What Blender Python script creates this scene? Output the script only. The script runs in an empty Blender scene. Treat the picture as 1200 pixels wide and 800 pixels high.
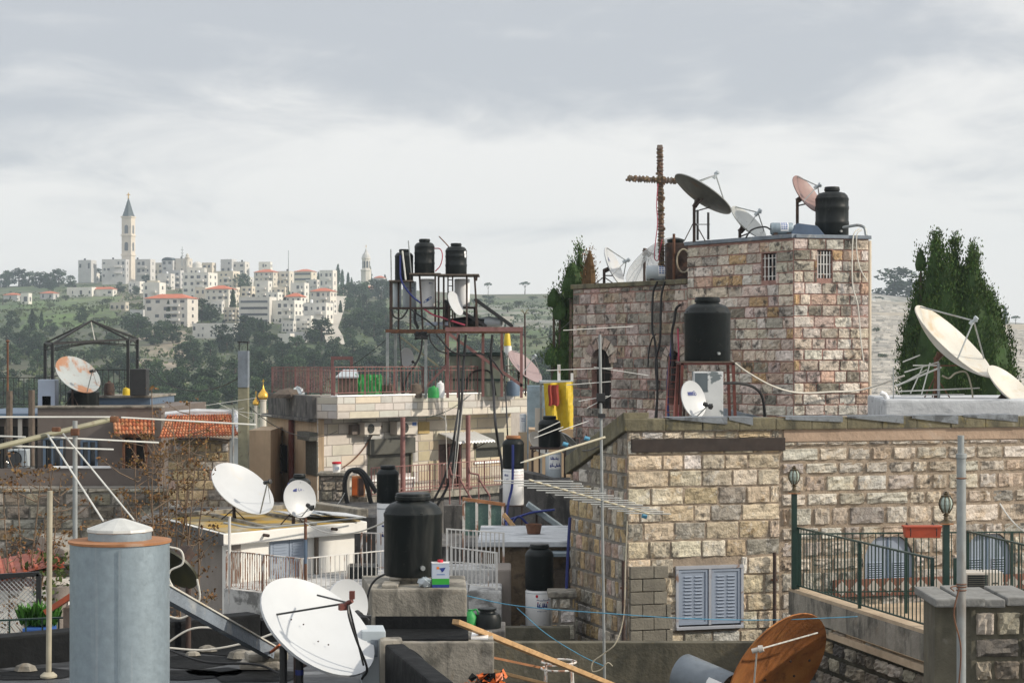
import bpy, math, random
from mathutils import Vector, Matrix, noise as mnoise
R = math.radians
random.seed(7)
scene = bpy.context.scene
COL = scene.collection
F, HZ = 2239.0, 420.0          # focal length in photo pixels, eye-level row
def P(px, py, D):
 """world point seen at photo pixel (px, py) at distance D; the camera is at the origin looking along +Y"""
 return Vector(((px - 600.0) * D / F, D, (HZ - py) * D / F))
def PZ(px, D, z):
 return Vector(((px - 600.0) * D / F, D, z))
def S(n, D):
 return n * D / F
def OL(px, A, B):
 """plan point where the sight line of column px crosses the plan line A-B; also distance from A"""
 k = (px - 600.0) / F
 dx, dy = B[0] - A[0], B[1] - A[1]
 t = (k * A[1] - A[0]) / (dx - k * dy)
 x, y = A[0] + t * dx, A[1] + t * dy
 return x, y, t * math.hypot(dx, dy)
WL = {}
class MB:
 def __init__(self):
  self.v, self.f, self.c = [], [], []
  self.col = (1, 1, 1)
 def face(self, idx, col=None):
  self.f.append(tuple(idx))
  self.c.append(col or self.col)
 def poly(self, pts, col=None):
  n = len(self.v)
  self.v += [Vector(p) for p in pts]
  self.face(range(n, n + len(pts)), col)
 def xf(self, M, i0=0):
  for i in range(i0, len(self.v)):
   self.v[i] = M @ self.v[i]
  return self
 def box(self, c, s, rz=0.0, M=None, col=None):
  n = len(self.v)
  x, y, z = s[0] / 2, s[1] / 2, s[2] / 2
  T = Matrix.Translation(Vector(c)) @ Matrix.Rotation(rz, 4, 'Z')
  if M is not None:
   T = Matrix.Translation(Vector(c)) @ M
  for a in ((-x, -y, -z), (x, -y, -z), (x, y, -z), (-x, y, -z), (-x, -y, z), (x, -y, z), (x, y, z), (-x, y, z)):
   self.v.append(T @ Vector(a))
  for q in ((0, 3, 2, 1), (4, 5, 6, 7), (0, 1, 5, 4), (1, 2, 6, 5), (2, 3, 7, 6), (3, 0, 4, 7)):
   self.face([n + k for k in q], col)
  return self
 def box2(self, a, b, col=None):
  a, b = Vector(a), Vector(b)
  return self.box((a + b) / 2, [abs(b[k] - a[k]) for k in range(3)], col=col)
 def bar(self, p0, p1, w, h=None, col=None):
  """rectangular bar from p0 to p1"""
  p0, p1 = Vector(p0), Vector(p1)
  h = h or w
  d = (p1 - p0)
  L = d.length
  if L < 1e-6:
   return self
  d.normalize()
  up = Vector((0, 0, 1)) if abs(d.z) < .95 else Vector((0, 1, 0))
  sx = d.cross(up).normalized()
  uy = sx.cross(d)
  M = Matrix((sx, d, uy)).transposed().to_4x4()
  return self.box((p0 + p1) / 2, (w, L, h), M=M, col=col)
 def tube(self, pts, r, n=8, cap=True, col=None):
  pts = [Vector(p) for p in pts]
  m = len(pts)
  rs = r if isinstance(r, (list, tuple)) else [r] * m
  t0 = (pts[1] - pts[0]).normalized()
  a = Vector((0, 0, 1)) if abs(t0.z) < .9 else Vector((1, 0, 0))
  u = (a - t0 * a.dot(t0)).normalized()
  base = len(self.v)
  for i, p in enumerate(pts):
   t = (pts[min(i + 1, m - 1)] - pts[max(i - 1, 0)])
   t = t.normalized() if t.length > 1e-9 else t0
   u = (u - t * u.dot(t))
   u = u.normalized() if u.length > 1e-6 else t.orthogonal().normalized()
   w = t.cross(u)
   for k in range(n):
    an = 2 * math.pi * k / n
    self.v.append(p + (u * math.cos(an) + w * math.sin(an)) * rs[i])
  for i in range(m - 1):
   for k in range(n):
    k2 = (k + 1) % n
    self.face((base + i * n + k, base + i * n + k2, base + (i + 1) * n + k2, base + (i + 1) * n + k), col)
  if cap:
   self.face([base + k for k in range(n)][::-1], col)
   self.face([base + (m - 1) * n + k for k in range(n)], col)
  return self
 def lathe(self, prof, n=24, M=None, col=None):
  i0 = len(self.v)
  rings = []
  for (r, z) in prof:
   if r < 1e-5:
    rings.append([len(self.v)])
    self.v.append(Vector((0, 0, z)))
   else:
    rings.append(list(range(len(self.v), len(self.v) + n)))
    for k in range(n):
     a = 2 * math.pi * k / n
     self.v.append(Vector((r * math.cos(a), r * math.sin(a), z)))
  for A, B in zip(rings[:-1], rings[1:]):
   for k in range(n):
    k2 = (k + 1) % n
    if len(A) == 1 and len(B) == 1:
     continue
    if len(A) == 1:
     self.face((A[0], B[k2], B[k])[::-1], col)
    elif len(B) == 1:
     self.face((A[k], A[k2], B[0]), col)
    else:
     self.face((A[k], A[k2], B[k2], B[k]), col)
  if M is not None:
   self.xf(M, i0)
  return self
 def prism(self, pts, z0, z1, col=None):
  """plan polygon (counter-clockwise) from z0 to z1; z1 may be a list per point"""
  n = len(self.v)
  m = len(pts)
  z1l = z1 if isinstance(z1, (list, tuple)) else [z1] * m
  for p in pts:
   self.v.append(Vector((p[0], p[1], z0)))
  for p, z in zip(pts, z1l):
   self.v.append(Vector((p[0], p[1], z)))
  self.face([n + k for k in range(m)][::-1], col)
  self.face([n + m + k for k in range(m)], col)
  for k in range(m):
   k2 = (k + 1) % m
   self.face((n + k, n + k2, n + m + k2, n + m + k), col)
  return self
 def build(self, name, mat, parent=None, smooth=False, bevel=0.0, loc=None, label=None, cat=None, group=None, kind=None, seg=2):
  if loc is None:
   if parent is not None:
    loc = WL[parent.name]
   else:
    xs = [v.x for v in self.v]; ys = [v.y for v in self.v]; zs = [v.z for v in self.v]
    loc = Vector(((min(xs) + max(xs)) / 2, (min(ys) + max(ys)) / 2, min(zs)))
  me = bpy.data.meshes.new(name)
  me.from_pydata([tuple(v - loc) for v in self.v], [], self.f)
  ca = me.color_attributes.new('Col', 'FLOAT_COLOR', 'CORNER')
  buf = []
  for f, c in zip(self.f, self.c):
   buf += [c[0], c[1], c[2], 1.0] * len(f)
  ca.data.foreach_set('color', buf)
  me.update()
  if bevel:
   import bmesh
   bm = bmesh.new(); bm.from_mesh(me)
   bmesh.ops.remove_doubles(bm, verts=bm.verts, dist=1e-5)
   es = [e for e in bm.edges if len(e.link_faces) == 2 and e.calc_face_angle(0) > .6]
   bmesh.ops.bevel(bm, geom=es, offset=bevel, segments=seg, affect='EDGES', clamp_overlap=True, profile=.6)
   bm.to_mesh(me); bm.free()
  if smooth:
   me.polygons.foreach_set('use_smooth', [True] * len(me.polygons))
   me.set_sharp_from_angle(angle=R(38))
  me.materials.append(mat)
  o = bpy.data.objects.new(name, me)
  COL.objects.link(o)
  if parent is not None:
   o.parent = parent
   o.location = loc - WL[parent.name]
  else:
   o.location = loc
  WL[o.name] = Vector(loc)
  tag(o, label, cat, group, kind)
  return o
def tag(o, label=None, cat=None, group=None, kind=None):
 if label: o['label'] = label
 if cat: o['category'] = cat
 if group: o['group'] = group
 if kind: o['kind'] = kind
 return o
def thing(name, label, cat, loc, group=None):
 o = bpy.data.objects.new(name, None)
 o.empty_display_size = .2
 COL.objects.link(o)
 o.location = loc
 WL[o.name] = Vector(loc)
 return tag(o, label, cat, group)
def copy_tree(o, loc=None, rz=None, scale=None, label=None, parent=None):
 c = o.copy()
 COL.objects.link(c)
 if parent is not None:
  c.parent = parent
 for ch in o.children:
  copy_tree(ch, parent=c)
 if loc is not None:
  c.location = loc
  WL[c.name] = Vector(loc)
 if rz is not None: c.rotation_euler = (0, 0, rz)
 if scale is not None: c.scale = scale
 if label: c['label'] = label
 return c
def nd(t, k, **kw):
 n = t.nodes.new(k)
 for a, b in kw.items():
  setattr(n, a, b)
 return n
def mat(name, base, rough=.75, metal=0.0, var=.25, scale=4.0, bump=0.0, bscale=30.0, stains=(), attr=False, spec=.5, coat=0, trans=0, detail=6.0, tex='Object', ov=0):
 """procedural material: base colour (times the 'Col' attribute) with value noise, shaped stains [(colour, scale xyz, lo, hi, strength)], bump"""
 m = bpy.data.materials.new(name)
 m.use_nodes = True
 t = m.node_tree
 L = t.links.new
 bs = t.nodes['Principled BSDF']
 tc = nd(t, 'ShaderNodeTexCoord')
 oi = nd(t, 'ShaderNodeObjectInfo')
 mul = nd(t, 'ShaderNodeMath', operation='MULTIPLY'); mul.inputs[1].default_value = 37.0
 L(oi.outputs['Random'], mul.inputs[0])
 add = nd(t, 'ShaderNodeVectorMath', operation='ADD')
 L(tc.outputs[tex], add.inputs[0]); L(mul.outputs[0], add.inputs[1])
 vec = add.outputs[0]
 def noise(sc, det=detail, rgh=.6, dist=0):
  n = nd(t, 'ShaderNodeTexNoise'); n.inputs['Detail'].default_value = det; n.inputs['Roughness'].default_value = rgh
  n.inputs['Distortion'].default_value = dist
  if isinstance(sc, (tuple, list)):
   mp = nd(t, 'ShaderNodeMapping'); mp.inputs['Scale'].default_value = sc
   L(vec, mp.inputs['Vector']); L(mp.outputs[0], n.inputs['Vector']); n.inputs['Scale'].default_value = 1
  else:
   L(vec, n.inputs['Vector']); n.inputs['Scale'].default_value = sc
  return n.outputs['Fac']
 def rng(fac, a, b, c, d):
  r = nd(t, 'ShaderNodeMapRange'); r.clamp = True
  for k, x in zip((1, 2, 3, 4), (a, b, c, d)): r.inputs[k].default_value = x
  L(fac, r.inputs[0]); return r.outputs[0]
 def mix(fac, A, B, blend='MIX'):
  x = nd(t, 'ShaderNodeMix', data_type='RGBA', blend_type=blend)
  if isinstance(fac, float): x.inputs['Factor'].default_value = fac
  else: L(fac, x.inputs['Factor'])
  for i, q in ((6, A), (7, B)):
   if isinstance(q, tuple): x.inputs[i].default_value = (*q, 1)
   else: L(q, x.inputs[i])
  return x.outputs[2]
 if attr:
  at = nd(t, 'ShaderNodeAttribute'); at.attribute_name = 'Col'
  c = mix(1.0, at.outputs['Color'], tuple(base), 'MULTIPLY')
 else:
  c = tuple(base)
 if var:
  v = rng(noise(scale), .25, .75, 1 - var, 1 + var)
  cb = nd(t, 'ShaderNodeCombineColor')
  for k in range(3): L(v, cb.inputs[k])
  c = mix(1.0, c, cb.outputs[0], 'MULTIPLY')
 if ov:
  cb = nd(t, 'ShaderNodeCombineColor')
  for k, f in enumerate((1.15, 1.0, .8)): L(rng(oi.outputs['Random'], 0, 1, 1 - ov, 1 + ov * f), cb.inputs[k])
  c = mix(1.0, c, cb.outputs[0], 'MULTIPLY')
 for (sc_col, sc, lo, hi, st) in stains:
  c = mix(rng(noise(sc, dist=.4), lo, hi, 0.0, st), c, tuple(sc_col))
 if isinstance(c, tuple): bs.inputs['Base Color'].default_value = (*c, 1)
 else: L(c, bs.inputs['Base Color'])
 if var:
  L(rng(noise(scale * 2.3), .3, .7, max(.05, rough - .12), min(1, rough + .12)), bs.inputs['Roughness'])
 else:
  bs.inputs['Roughness'].default_value = rough
 bs.inputs['Metallic'].default_value = metal
 bs.inputs['Specular IOR Level'].default_value = spec
 if coat: bs.inputs['Coat Weight'].default_value = coat
 if trans: bs.inputs['Transmission Weight'].default_value = trans
 if bump:
  b = nd(t, 'ShaderNodeBump'); b.inputs['Strength'].default_value = bump; b.inputs['Distance'].default_value = .03
  L(noise(bscale, 5), b.inputs['Height']); L(b.outputs[0], bs.inputs['Normal'])
 return m
BLK = (.02, .02, .018)
M = {}
M['stone_house'] = mat('weathered limestone', (1, 1, 1), .9, var=.32, scale=11, bump=1.0, bscale=22, attr=True, stains=[((.05, .046, .04), 4.0, .55, .66, .8), ((.42, .27, .11), 3.1, .58, .72, .45), ((.62, .6, .55), 7.0, .57, .68, .6), ((.06, .055, .05), 17.0, .6, .7, .6), ((.1, .085, .07), (1.3, 1.3, .25), .55, .7, .5)])
M['stone_tower'] = mat('pink jointed limestone', (1, 1, 1), .9, var=.3, scale=11, bump=1.0, bscale=22, attr=True, stains=[((.045, .042, .038), 4.2, .52, .64, .85), ((.45, .22, .1), 2.6, .6, .72, .4), ((.64, .6, .55), 6.0, .57, .68, .55), ((.06, .05, .045), 15.0, .6, .7, .6), ((.08, .07, .06), (1.3, 1.3, .25), .55, .7, .55)])
M['mortar_pink'] = mat('red pointing mortar', (.31, .18, .15), .95, var=.25, scale=6, bump=.5, stains=[((.06, .04, .04), 2.0, .55, .75, .5)])
M['mortar_grey'] = mat('grey brown mortar', (.29, .235, .18), .95, var=.25, scale=5, bump=.6, stains=[((.4, .31, .22), 1.5, .5, .7, .6)])
M['mortar_dark'] = mat('grey mortar', (.2, .185, .16), .95, var=.25, scale=5, bump=.6)
M['rubble'] = mat('rubble stone', (1, 1, 1), .92, var=.3, scale=8, bump=.9, bscale=20, attr=True, stains=[((.04, .037, .032), 3.5, .5, .66, .8)])
M['clad'] = mat('sawn stone cladding', (1, 1, 1), .8, var=.1, scale=3, attr=True, bump=.12, stains=[((.33, .3, .26), (1.5, 1.5, .5), .58, .8, .4)])
M['joint'] = mat('cladding joint', (.33, .3, .27), .95, var=.15)
M['concrete'] = mat('weathered concrete', (.27, .25, .21), .92, var=.3, scale=2.2, bump=.45, bscale=22, stains=[((.055, .053, .045), (2.6, 2.6, 1.3), .49, .63, .8), ((.4, .37, .32), 2.8, .56, .7, .6), ((.2, .14, .08), 3.4, .58, .7, .5), ((.03, .03, .028), (9, 9, .8), .6, .7, .6)])
M['concrete_olive'] = mat('mossy concrete', (.115, .105, .075), .92, var=.3, scale=2.0, bump=.45, bscale=20, stains=[((.035, .036, .026), (2.5, 2.5, .9), .5, .7, .75), ((.2, .15, .06), 3.0, .6, .75, .5), ((.24, .22, .19), 4.0, .62, .74, .4)])
M['coping'] = mat('lichened concrete coping', (.15, .135, .085), .92, var=.35, scale=3.0, bump=.5, bscale=18, stains=[((.04, .04, .03), (3, 3, 1.2), .5, .66, .75), ((.24, .19, .06), 4, .58, .72, .6), ((.3, .28, .24), 5, .62, .72, .5)])
M['concrete_dark'] = mat('blackened concrete', (.11, .105, .1), .92, var=.35, scale=1.6, bump=.4, stains=[((.03, .03, .03), (3, 3, .6), .48, .6, .85), ((.25, .24, .21), 2.4, .56, .68, .7)])
M['earth_wall'] = mat('brown rough render', (.17, .125, .08), .95, var=.35, scale=5, bump=.9, bscale=14, stains=[((.05, .042, .034), 4.5, .5, .64, .75)])
M['bitumen'] = mat('tar coating', (.009, .01, .011), .75, var=.35, scale=3, bump=.35, bscale=12, spec=.15)
M['tar_roof'] = mat('worn tar roof', (.055, .06, .066), .55, var=.4, scale=1.2, bump=.4, bscale=8, stains=[((.015, .016, .018), (1.6, 4.5, 1), .45, .56, .9), ((.2, .21, .22), (2, 5, 2), .56, .68, .7), ((.02, .02, .02), 9, .6, .68, .8)])
M['patch'] = mat('silver bitumen patch', (.16, .18, .2), .6, var=.3, scale=4, bump=.3, stains=[((.04, .045, .05), 3, .5, .6, .8)])
M['whitewash'] = mat('whitewashed slab', (.5, .52, .54), .85, var=.2, scale=3, bump=.5, bscale=9, stains=[((.11, .13, .15), (1.0, 3, 4), .54, .66, .75), ((.05, .05, .05), 5, .66, .74, .8)])
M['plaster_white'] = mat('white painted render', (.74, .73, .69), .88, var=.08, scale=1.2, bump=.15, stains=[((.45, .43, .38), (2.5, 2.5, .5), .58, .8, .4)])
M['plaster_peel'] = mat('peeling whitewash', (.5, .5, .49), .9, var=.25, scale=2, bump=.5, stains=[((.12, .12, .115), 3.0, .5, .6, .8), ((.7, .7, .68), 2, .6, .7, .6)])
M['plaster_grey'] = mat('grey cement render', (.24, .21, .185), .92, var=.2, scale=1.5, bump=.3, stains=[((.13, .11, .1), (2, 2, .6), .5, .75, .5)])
M['plaster_beige'] = mat('stained beige render', (.52, .39, .26), .92, var=.15, scale=1.5, bump=.25, stains=[((.17, .125, .085), (3, 3, .25), .52, .72, .6), ((.48, .4, .3), 1.8, .6, .75, .4)])
M['panel_grey'] = mat('brown grey panel', (.155, .13, .115), .85, var=.12, scale=2, bump=.2, stains=[((.09, .075, .065), (2, 2, .5), .55, .75, .5)])
M['roof_yellow'] = mat('lichen roof screed', (.3, .25, .15), .92, var=.25, scale=2, bump=.5, stains=[((.4, .24, .02), 1.2, .42, .56, .9), ((.42, .4, .36), 1.7, .58, .7, .8)])
M['tank'] = mat('black polyethylene', (.009, .012, .0125), .45, var=.25, scale=2.5, spec=.22, bump=.06, bscale=6, stains=[((.065, .066, .06), (4, 4, .5), .54, .74, .6), ((.09, .088, .08), (9, 9, 9), .62, .74, .4)])
M['enamel'] = mat('white enamel', (.78, .79, .79), .35, var=.05, scale=3, stains=[((.55, .53, .48), (4, 4, .5), .62, .8, .5)])
M['enamel_grey'] = mat('grey enamel', (.42, .47, .5), .4, var=.1, scale=3)
M['dish_white'] = mat('white dish paint', (.5, .52, .535), .42, var=.05, scale=3, stains=[((.55, .47, .33), 2.2, .6, .78, .45), ((.5, .5, .48), (6, 6, 2), .62, .8, .3)])
M['dish_cream'] = mat('aged dish paint', (.55, .53, .47), .45, var=.1, scale=2, stains=[((.45, .3, .12), 1.6, .54, .72, .6), ((.6, .6, .58), 3, .6, .7, .5)])
M['dish_grey'] = mat('grey dish aluminium', (.42, .43, .41), .36, metal=.45, var=.12, scale=2)
M['dish_dark'] = mat('dark olive dish', (.04, .04, .022), .5, var=.35, scale=2, stains=[((.085, .075, .025), 2.0, .5, .7, .8)])
M['dish_back'] = mat('dark dish back', (.12, .12, .105), .5, metal=.2, var=.25, stains=[((.16, .09, .05), 3, .58, .7, .6)])
M['dish_pink'] = mat('faded pink dish', (.3, .225, .225), .55, var=.12, scale=3, stains=[((.22, .14, .13), 3, .55, .7, .5)])
M['dish_red'] = mat('brown red dish', (.24, .15, .135), .5, var=.2, scale=3, stains=[((.14, .06, .04), 4, .55, .7, .6)])
M['dish_rusty'] = mat('rust eaten dish', (.33, .36, .36), .6, var=.12, scale=2, stains=[((.33, .14, .055), (1.1, 1.1, .7), .5, .56, .9), ((.2, .08, .035), 5, .58, .7, .5)])
M['rust_dish'] = mat('fully rusted steel', (.34, .125, .032), .85, metal=0, var=.4, scale=3, bump=.2, stains=[((.48, .22, .06), (1.2, 1, 2), .52, .7, .7), ((.07, .03, .016), 4.0, .56, .7, .7)])
M['rust'] = mat('rusty iron', (.13, .06, .035), .85, var=.4, scale=8, bump=.3, stains=[((.24, .11, .05), 7, .5, .65, .6)])
M['rust_dark'] = mat('dark rusty steel', (.05, .032, .026), .8, var=.4, scale=8, stains=[((.15, .07, .04), 6, .55, .7, .6)])
M['rust_rim'] = mat('orange rust', (.33, .15, .065), .8, var=.3, scale=7, stains=[((.5, .42, .34), 5, .58, .7, .5)])
M['galv'] = mat('galvanised steel', (.27, .33, .37), .48, metal=.55, var=.14, scale=16, bump=.05, bscale=40, stains=[((.2, .24, .27), (7, 7, .5), .56, .72, .55), ((.6, .61, .6), (12, 12, .4), .6, .74, .35)])
M['galv_cap'] = mat('dull galvanised cap', (.52, .53, .51), .6, metal=.25, var=.15, scale=10, stains=[((.38, .3, .2), 6, .62, .72, .5)])
M['pipe'] = mat('grey steel pipe', (.3, .32, .32), .5, metal=.4, var=.2, scale=7, stains=[((.17, .12, .085), (5, 5, 1.2), .57, .7, .6)])
M['pipe_tan'] = mat('pale painted pipe', (.36, .33, .25), .65, var=.25, scale=6, stains=[((.16, .1, .06), (5, 5, 1.5), .55, .68, .7)])
M['alu'] = mat('dull aluminium rod', (.62, .62, .58), .5, metal=.2, var=.12, scale=8)
M['alu_dirty'] = mat('yellowed rod', (.5, .46, .34), .6, var=.25, scale=10, stains=[((.2, .17, .1), 9, .55, .7, .6)])
M['boom'] = mat('olive antenna boom', (.22, .21, .14), .6, var=.25, scale=6, stains=[((.1, .05, .03), 9, .6, .7, .7)])
M['black_steel'] = mat('black painted steel', (.016, .017, .018), .5, var=.3, scale=6)
M['pink_steel'] = mat('dusty pink painted steel', (.24, .115, .105), .65, var=.2, scale=5, stains=[((.13, .06, .045), 6, .56, .7, .6)])
M['red_steel'] = mat('red oxide steel', (.13, .035, .025), .65, var=.3, scale=6, stains=[((.05, .03, .025), 6, .55, .7, .6)])
M['green_steel'] = mat('dark green gloss steel', (.008, .034, .026), .4, var=.2, scale=6)
M['white_steel'] = mat('white painted steel', (.66, .65, .62), .55, var=.1, scale=6, stains=[((.27, .12, .055), (7, 7, 2.2), .58, .66, .85)])
M['white_rusty'] = mat('white steel with rust runs', (.68, .66, .62), .6, var=.1, scale=6, stains=[((.26, .1, .04), (9, 9, 3), .47, .55, .9)])
M['blue_shutter'] = mat('blue grey painted shutter', (.27, .32, .4), .5, var=.08, scale=3, stains=[((.2, .11, .06), (5, 5, 2), .64, .72, .7)])
M['blue_dark'] = mat('slate blue paint', (.1, .15, .22), .5, var=.12, scale=3)
M['roller'] = mat('grey green roller shutter', (.075, .075, .062), .55, var=.12, scale=4)
M['brown_door'] = mat('dark brown door', (.055, .028, .022), .6, var=.3, scale=6)
M['wood'] = mat('raw timber', (.46, .29, .14), .75, var=.22, scale=(6), bump=.2, bscale=18, stains=[((.28, .16, .07), (22, 3, 22), .5, .66, .6)])
M['wood_old'] = mat('grey weathered timber', (.12, .095, .075), .9, var=.35, scale=8, bump=.4)
M['terra'] = mat('terracotta plastic', (.38, .065, .03), .55, var=.12, scale=6)
M['tile'] = mat('red roof tile', (1, 1, 1), .8, var=.25, scale=5, bump=.3, attr=True, stains=[((.12, .06, .035), 3.0, .58, .72, .6)])
M['red_sheet'] = mat('red painted sheet roof', (.38, .085, .035), .6, var=.15, scale=3, stains=[((.2, .06, .04), 4, .56, .7, .6)])
M['tarp_yellow'] = mat('yellow tarpaulin', (.62, .45, .02), .55, var=.12, scale=3, bump=.4, bscale=6)
M['tarp_green'] = mat('green tarpaulin', (.02, .27, .06), .5, var=.15, scale=4, bump=.4, bscale=9)
M['red_cloth'] = mat('red cloth', (.3, .045, .03), .9, var=.15, scale=6)
M['cable'] = mat('black cable', (.012, .012, .013), .55, var=.1)
M['cable_white'] = mat('white cable', (.6, .58, .52), .6, var=.12)
M['cable_blue'] = mat('blue hose', (.012, .024, .15), .5, var=.1)
M['cable_cyan'] = mat('light blue line', (.07, .26, .4), .6, var=.1)
M['cable_red'] = mat('pink red cable', (.38, .05, .09), .6, var=.1)
M['orange'] = mat('orange hose', (.55, .12, .02), .5, var=.1)
M['glass'] = mat('dark window glass', (.02, .025, .03), .12, var=.1, spec=.6)
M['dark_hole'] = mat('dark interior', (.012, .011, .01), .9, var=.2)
M['green_glass'] = mat('green tinted panel', (.09, .16, .14), .25, var=.15)
M['solar'] = mat('black solar collector', (.012, .014, .02), .5, var=.2, spec=.15)
M['shed'] = mat('pale green shed panel', (.22, .25, .2), .6, var=.12, scale=2, stains=[((.13, .1, .06), (3, 3, .8), .6, .74, .5)])
M['blue_paint'] = mat('blue paint', (.03, .1, .33), .5, var=.1)
M['navy'] = mat('navy print', (.01, .03, .2), .5, var=0)
M['red_print'] = mat('red print', (.55, .01, .03), .5, var=0)
M['orange_print'] = mat('orange print', (.75, .2, .02), .5, var=0)
M['green_print'] = mat('green print', (.02, .3, .03), .5, var=0)
M['black_print'] = mat('black print', (.02, .02, .02), .6, var=0)
M['grey_print'] = mat('grey label', (.4, .46, .56), .5, var=.06)
M['gold'] = mat('gold leaf', (.72, .42, .06), .3, metal=.8, var=.1)
M['bark'] = mat('bark', (.07, .05, .035), .95, var=.3, scale=6, bump=.6)
M['leaf_cypress'] = mat('cypress foliage', (.046, .09, .026), .8, var=.4, scale=1.4, attr=True, spec=.2)
M['leaf_pine'] = mat('pine foliage', (.037, .066, .033), .85, var=.35, scale=.5, attr=True, spec=.15, ov=.42)
M['leaf_olive'] = mat('olive foliage', (.07, .095, .045), .85, var=.35, scale=.5, attr=True, spec=.15, ov=.3)
M['leaf_pot'] = mat('strappy green leaves', (.045, .13, .02), .6, var=.3, scale=5, attr=True, spec=.3)
M['dry'] = mat('dry brown seed heads', (.14, .088, .045), .9, var=.35, scale=8, attr=True, spec=.1)
M['dry_stem'] = mat('dry grey stem', (.17, .12, .08), .9, var=.3, scale=8)
M['hill_wall'] = mat('pale limestone facing', (.66, .635, .59), .9, var=.12, scale=.3, attr=True, stains=[((.35, .33, .3), (.6, .6, .2), .58, .75, .4)])
M['hill_roof'] = mat('flat roof screed', (.42, .41, .39), .9, var=.2, scale=.4)
M['hill_tile'] = mat('distant red tiles', (.5, .15, .08), .85, var=.15, scale=.6)
M['hill_glass'] = mat('distant dark window', (.085, .095, .11), .3, var=.2, ov=.5)
M['slate'] = mat('dark lead spire', (.045, .065, .075), .6, var=.2, scale=.6)
def rnd(a, b): return random.uniform(a, b)
def jit(c, v=.12):
 k = rnd(1 - v, 1 + v)
 return (max(0, c[0] * k * rnd(.95, 1.05)), max(0, c[1] * k), max(0, c[2] * k * rnd(.95, 1.05)))
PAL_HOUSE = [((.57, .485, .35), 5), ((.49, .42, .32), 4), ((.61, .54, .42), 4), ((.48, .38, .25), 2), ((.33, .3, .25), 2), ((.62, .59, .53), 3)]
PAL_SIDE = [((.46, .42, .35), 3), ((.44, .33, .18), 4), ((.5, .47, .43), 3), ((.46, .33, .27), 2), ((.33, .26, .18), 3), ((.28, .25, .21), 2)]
PAL_TOWER = [((.56, .49, .4), 6), ((.62, .57, .5), 5), ((.52, .37, .28), 2), ((.58, .47, .42), 3), ((.44, .4, .34), 3), ((.24, .22, .18), 2), ((.45, .31, .17), 2)]
PAL_WING = [((.46, .4, .34), 4), ((.5, .42, .38), 3), ((.46, .33, .29), 2), ((.3, .27, .23), 4), ((.17, .155, .135), 3), ((.4, .33, .24), 2)]
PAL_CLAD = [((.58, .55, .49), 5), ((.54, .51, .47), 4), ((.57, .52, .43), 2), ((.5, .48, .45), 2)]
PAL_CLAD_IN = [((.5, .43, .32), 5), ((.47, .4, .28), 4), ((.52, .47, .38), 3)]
PAL_RUBBLE = [((.3, .27, .21), 4), ((.38, .34, .28), 3), ((.2, .175, .14), 4), ((.33, .25, .16), 2), ((.12, .11, .095), 2)]
def pick(pal):
 t = random.random() * sum(w for _, w in pal)
 for c, w in pal:
  t -= w
  if t <= 0: return c
 return pal[-1][0]
def stones(mb, O, U, W, top, course=.27, lmin=.28, lmax=.62, joint=.022, depth=.035, holes=(), pal=PAL_HOUSE, rough=.014, bottom=0.0, nx=5, ny=4, cvar=.14, cjit=.15, proud=.0):
 """individually cut and coloured stones laid in courses on the plane O + u*U + v*Z; 'top' is a height or a function of u"""
 U = Vector((U[0], U[1], 0)).normalized()
 Nn = Vector((U.y, -U.x, 0))
 O = Vector(O)
 topf = top if callable(top) else (lambda u: top)
 vmax = max(topf(0), topf(W), topf(W / 2))
 v = bottom
 while v < vmax - .06:
  h = min(course * rnd(1 - cjit, 1 + cjit), vmax - v)
  u = -rnd(0, lmin)
  while u < W:
   l = rnd(lmin, lmax)
   if rnd(0, 1) < .15: l *= 1.35
   a, b = max(u, 0), min(u + l, W)
   u += l
   if W - u < lmin * .5:
    b = W; u = W + 1
   segs = [(a, b)]
   for (h0, h1, k0, k1) in holes:
    if v + h * .55 > k0 and v + h * .45 < k1:
     ns = []
     for (p, q) in segs:
      if q <= h0 or p >= h1: ns.append((p, q))
      else:
       if p < h0: ns.append((p, h0))
       if q > h1: ns.append((h1, q))
     segs = ns
   for (p, q) in segs:
    if q - p < .07: continue
    hh = min(h, topf((p + q) / 2) - v)
    if hh < .08: continue
    stone(mb, O, U, Nn, p, q, v, v + hh, joint, depth * rnd(.6, 1.4), rough, jit(pick(pal), cvar), nx, ny, proud)
  v += h
def stone(mb, O, U, Nn, p, q, a, b, joint, depth, rough, col, nx, ny, proud=0):
 i0 = len(mb.v)
 j = joint / 2
 us = [p + j, p + j + .012] + [p + j + (q - p - joint) * k / nx for k in range(1, nx)] + [q - j - .012, q - j]
 vs = [a + j, a + j + .012] + [a + j + (b - a - joint) * k / ny for k in range(1, ny)] + [b - j - .012, b - j]
 sk = (rnd(-.5, .5), rnd(-.5, .5))
 nu, nv = len(us), len(vs)
 for y, vv in enumerate(vs):
  for x, uu in enumerate(us):
   if x in (0, nu - 1) or y in (0, nv - 1):
    d = -.006
    du, dv = rnd(-.007, .007), rnd(-.007, .007)
   else:
    e = 1 if x in (1, nu - 2) or y in (1, nv - 2) else 0
    d = depth * (.8 if e else 1.0) + rnd(-rough, rough) + rough * (sk[0] * (x / nu - .5) + sk[1] * (y / nv - .5)) * 3
    du = dv = rnd(-.004, .004)
   mb.v.append(O + U * (uu + du) + Vector((0, 0, vv + dv)) + Nn * (d + proud))
 for y in range(nv - 1):
  for x in range(nu - 1):
   k = i0 + y * nu + x
   mb.face((k, k + 1, k + nu + 1, k + nu), col)
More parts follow.
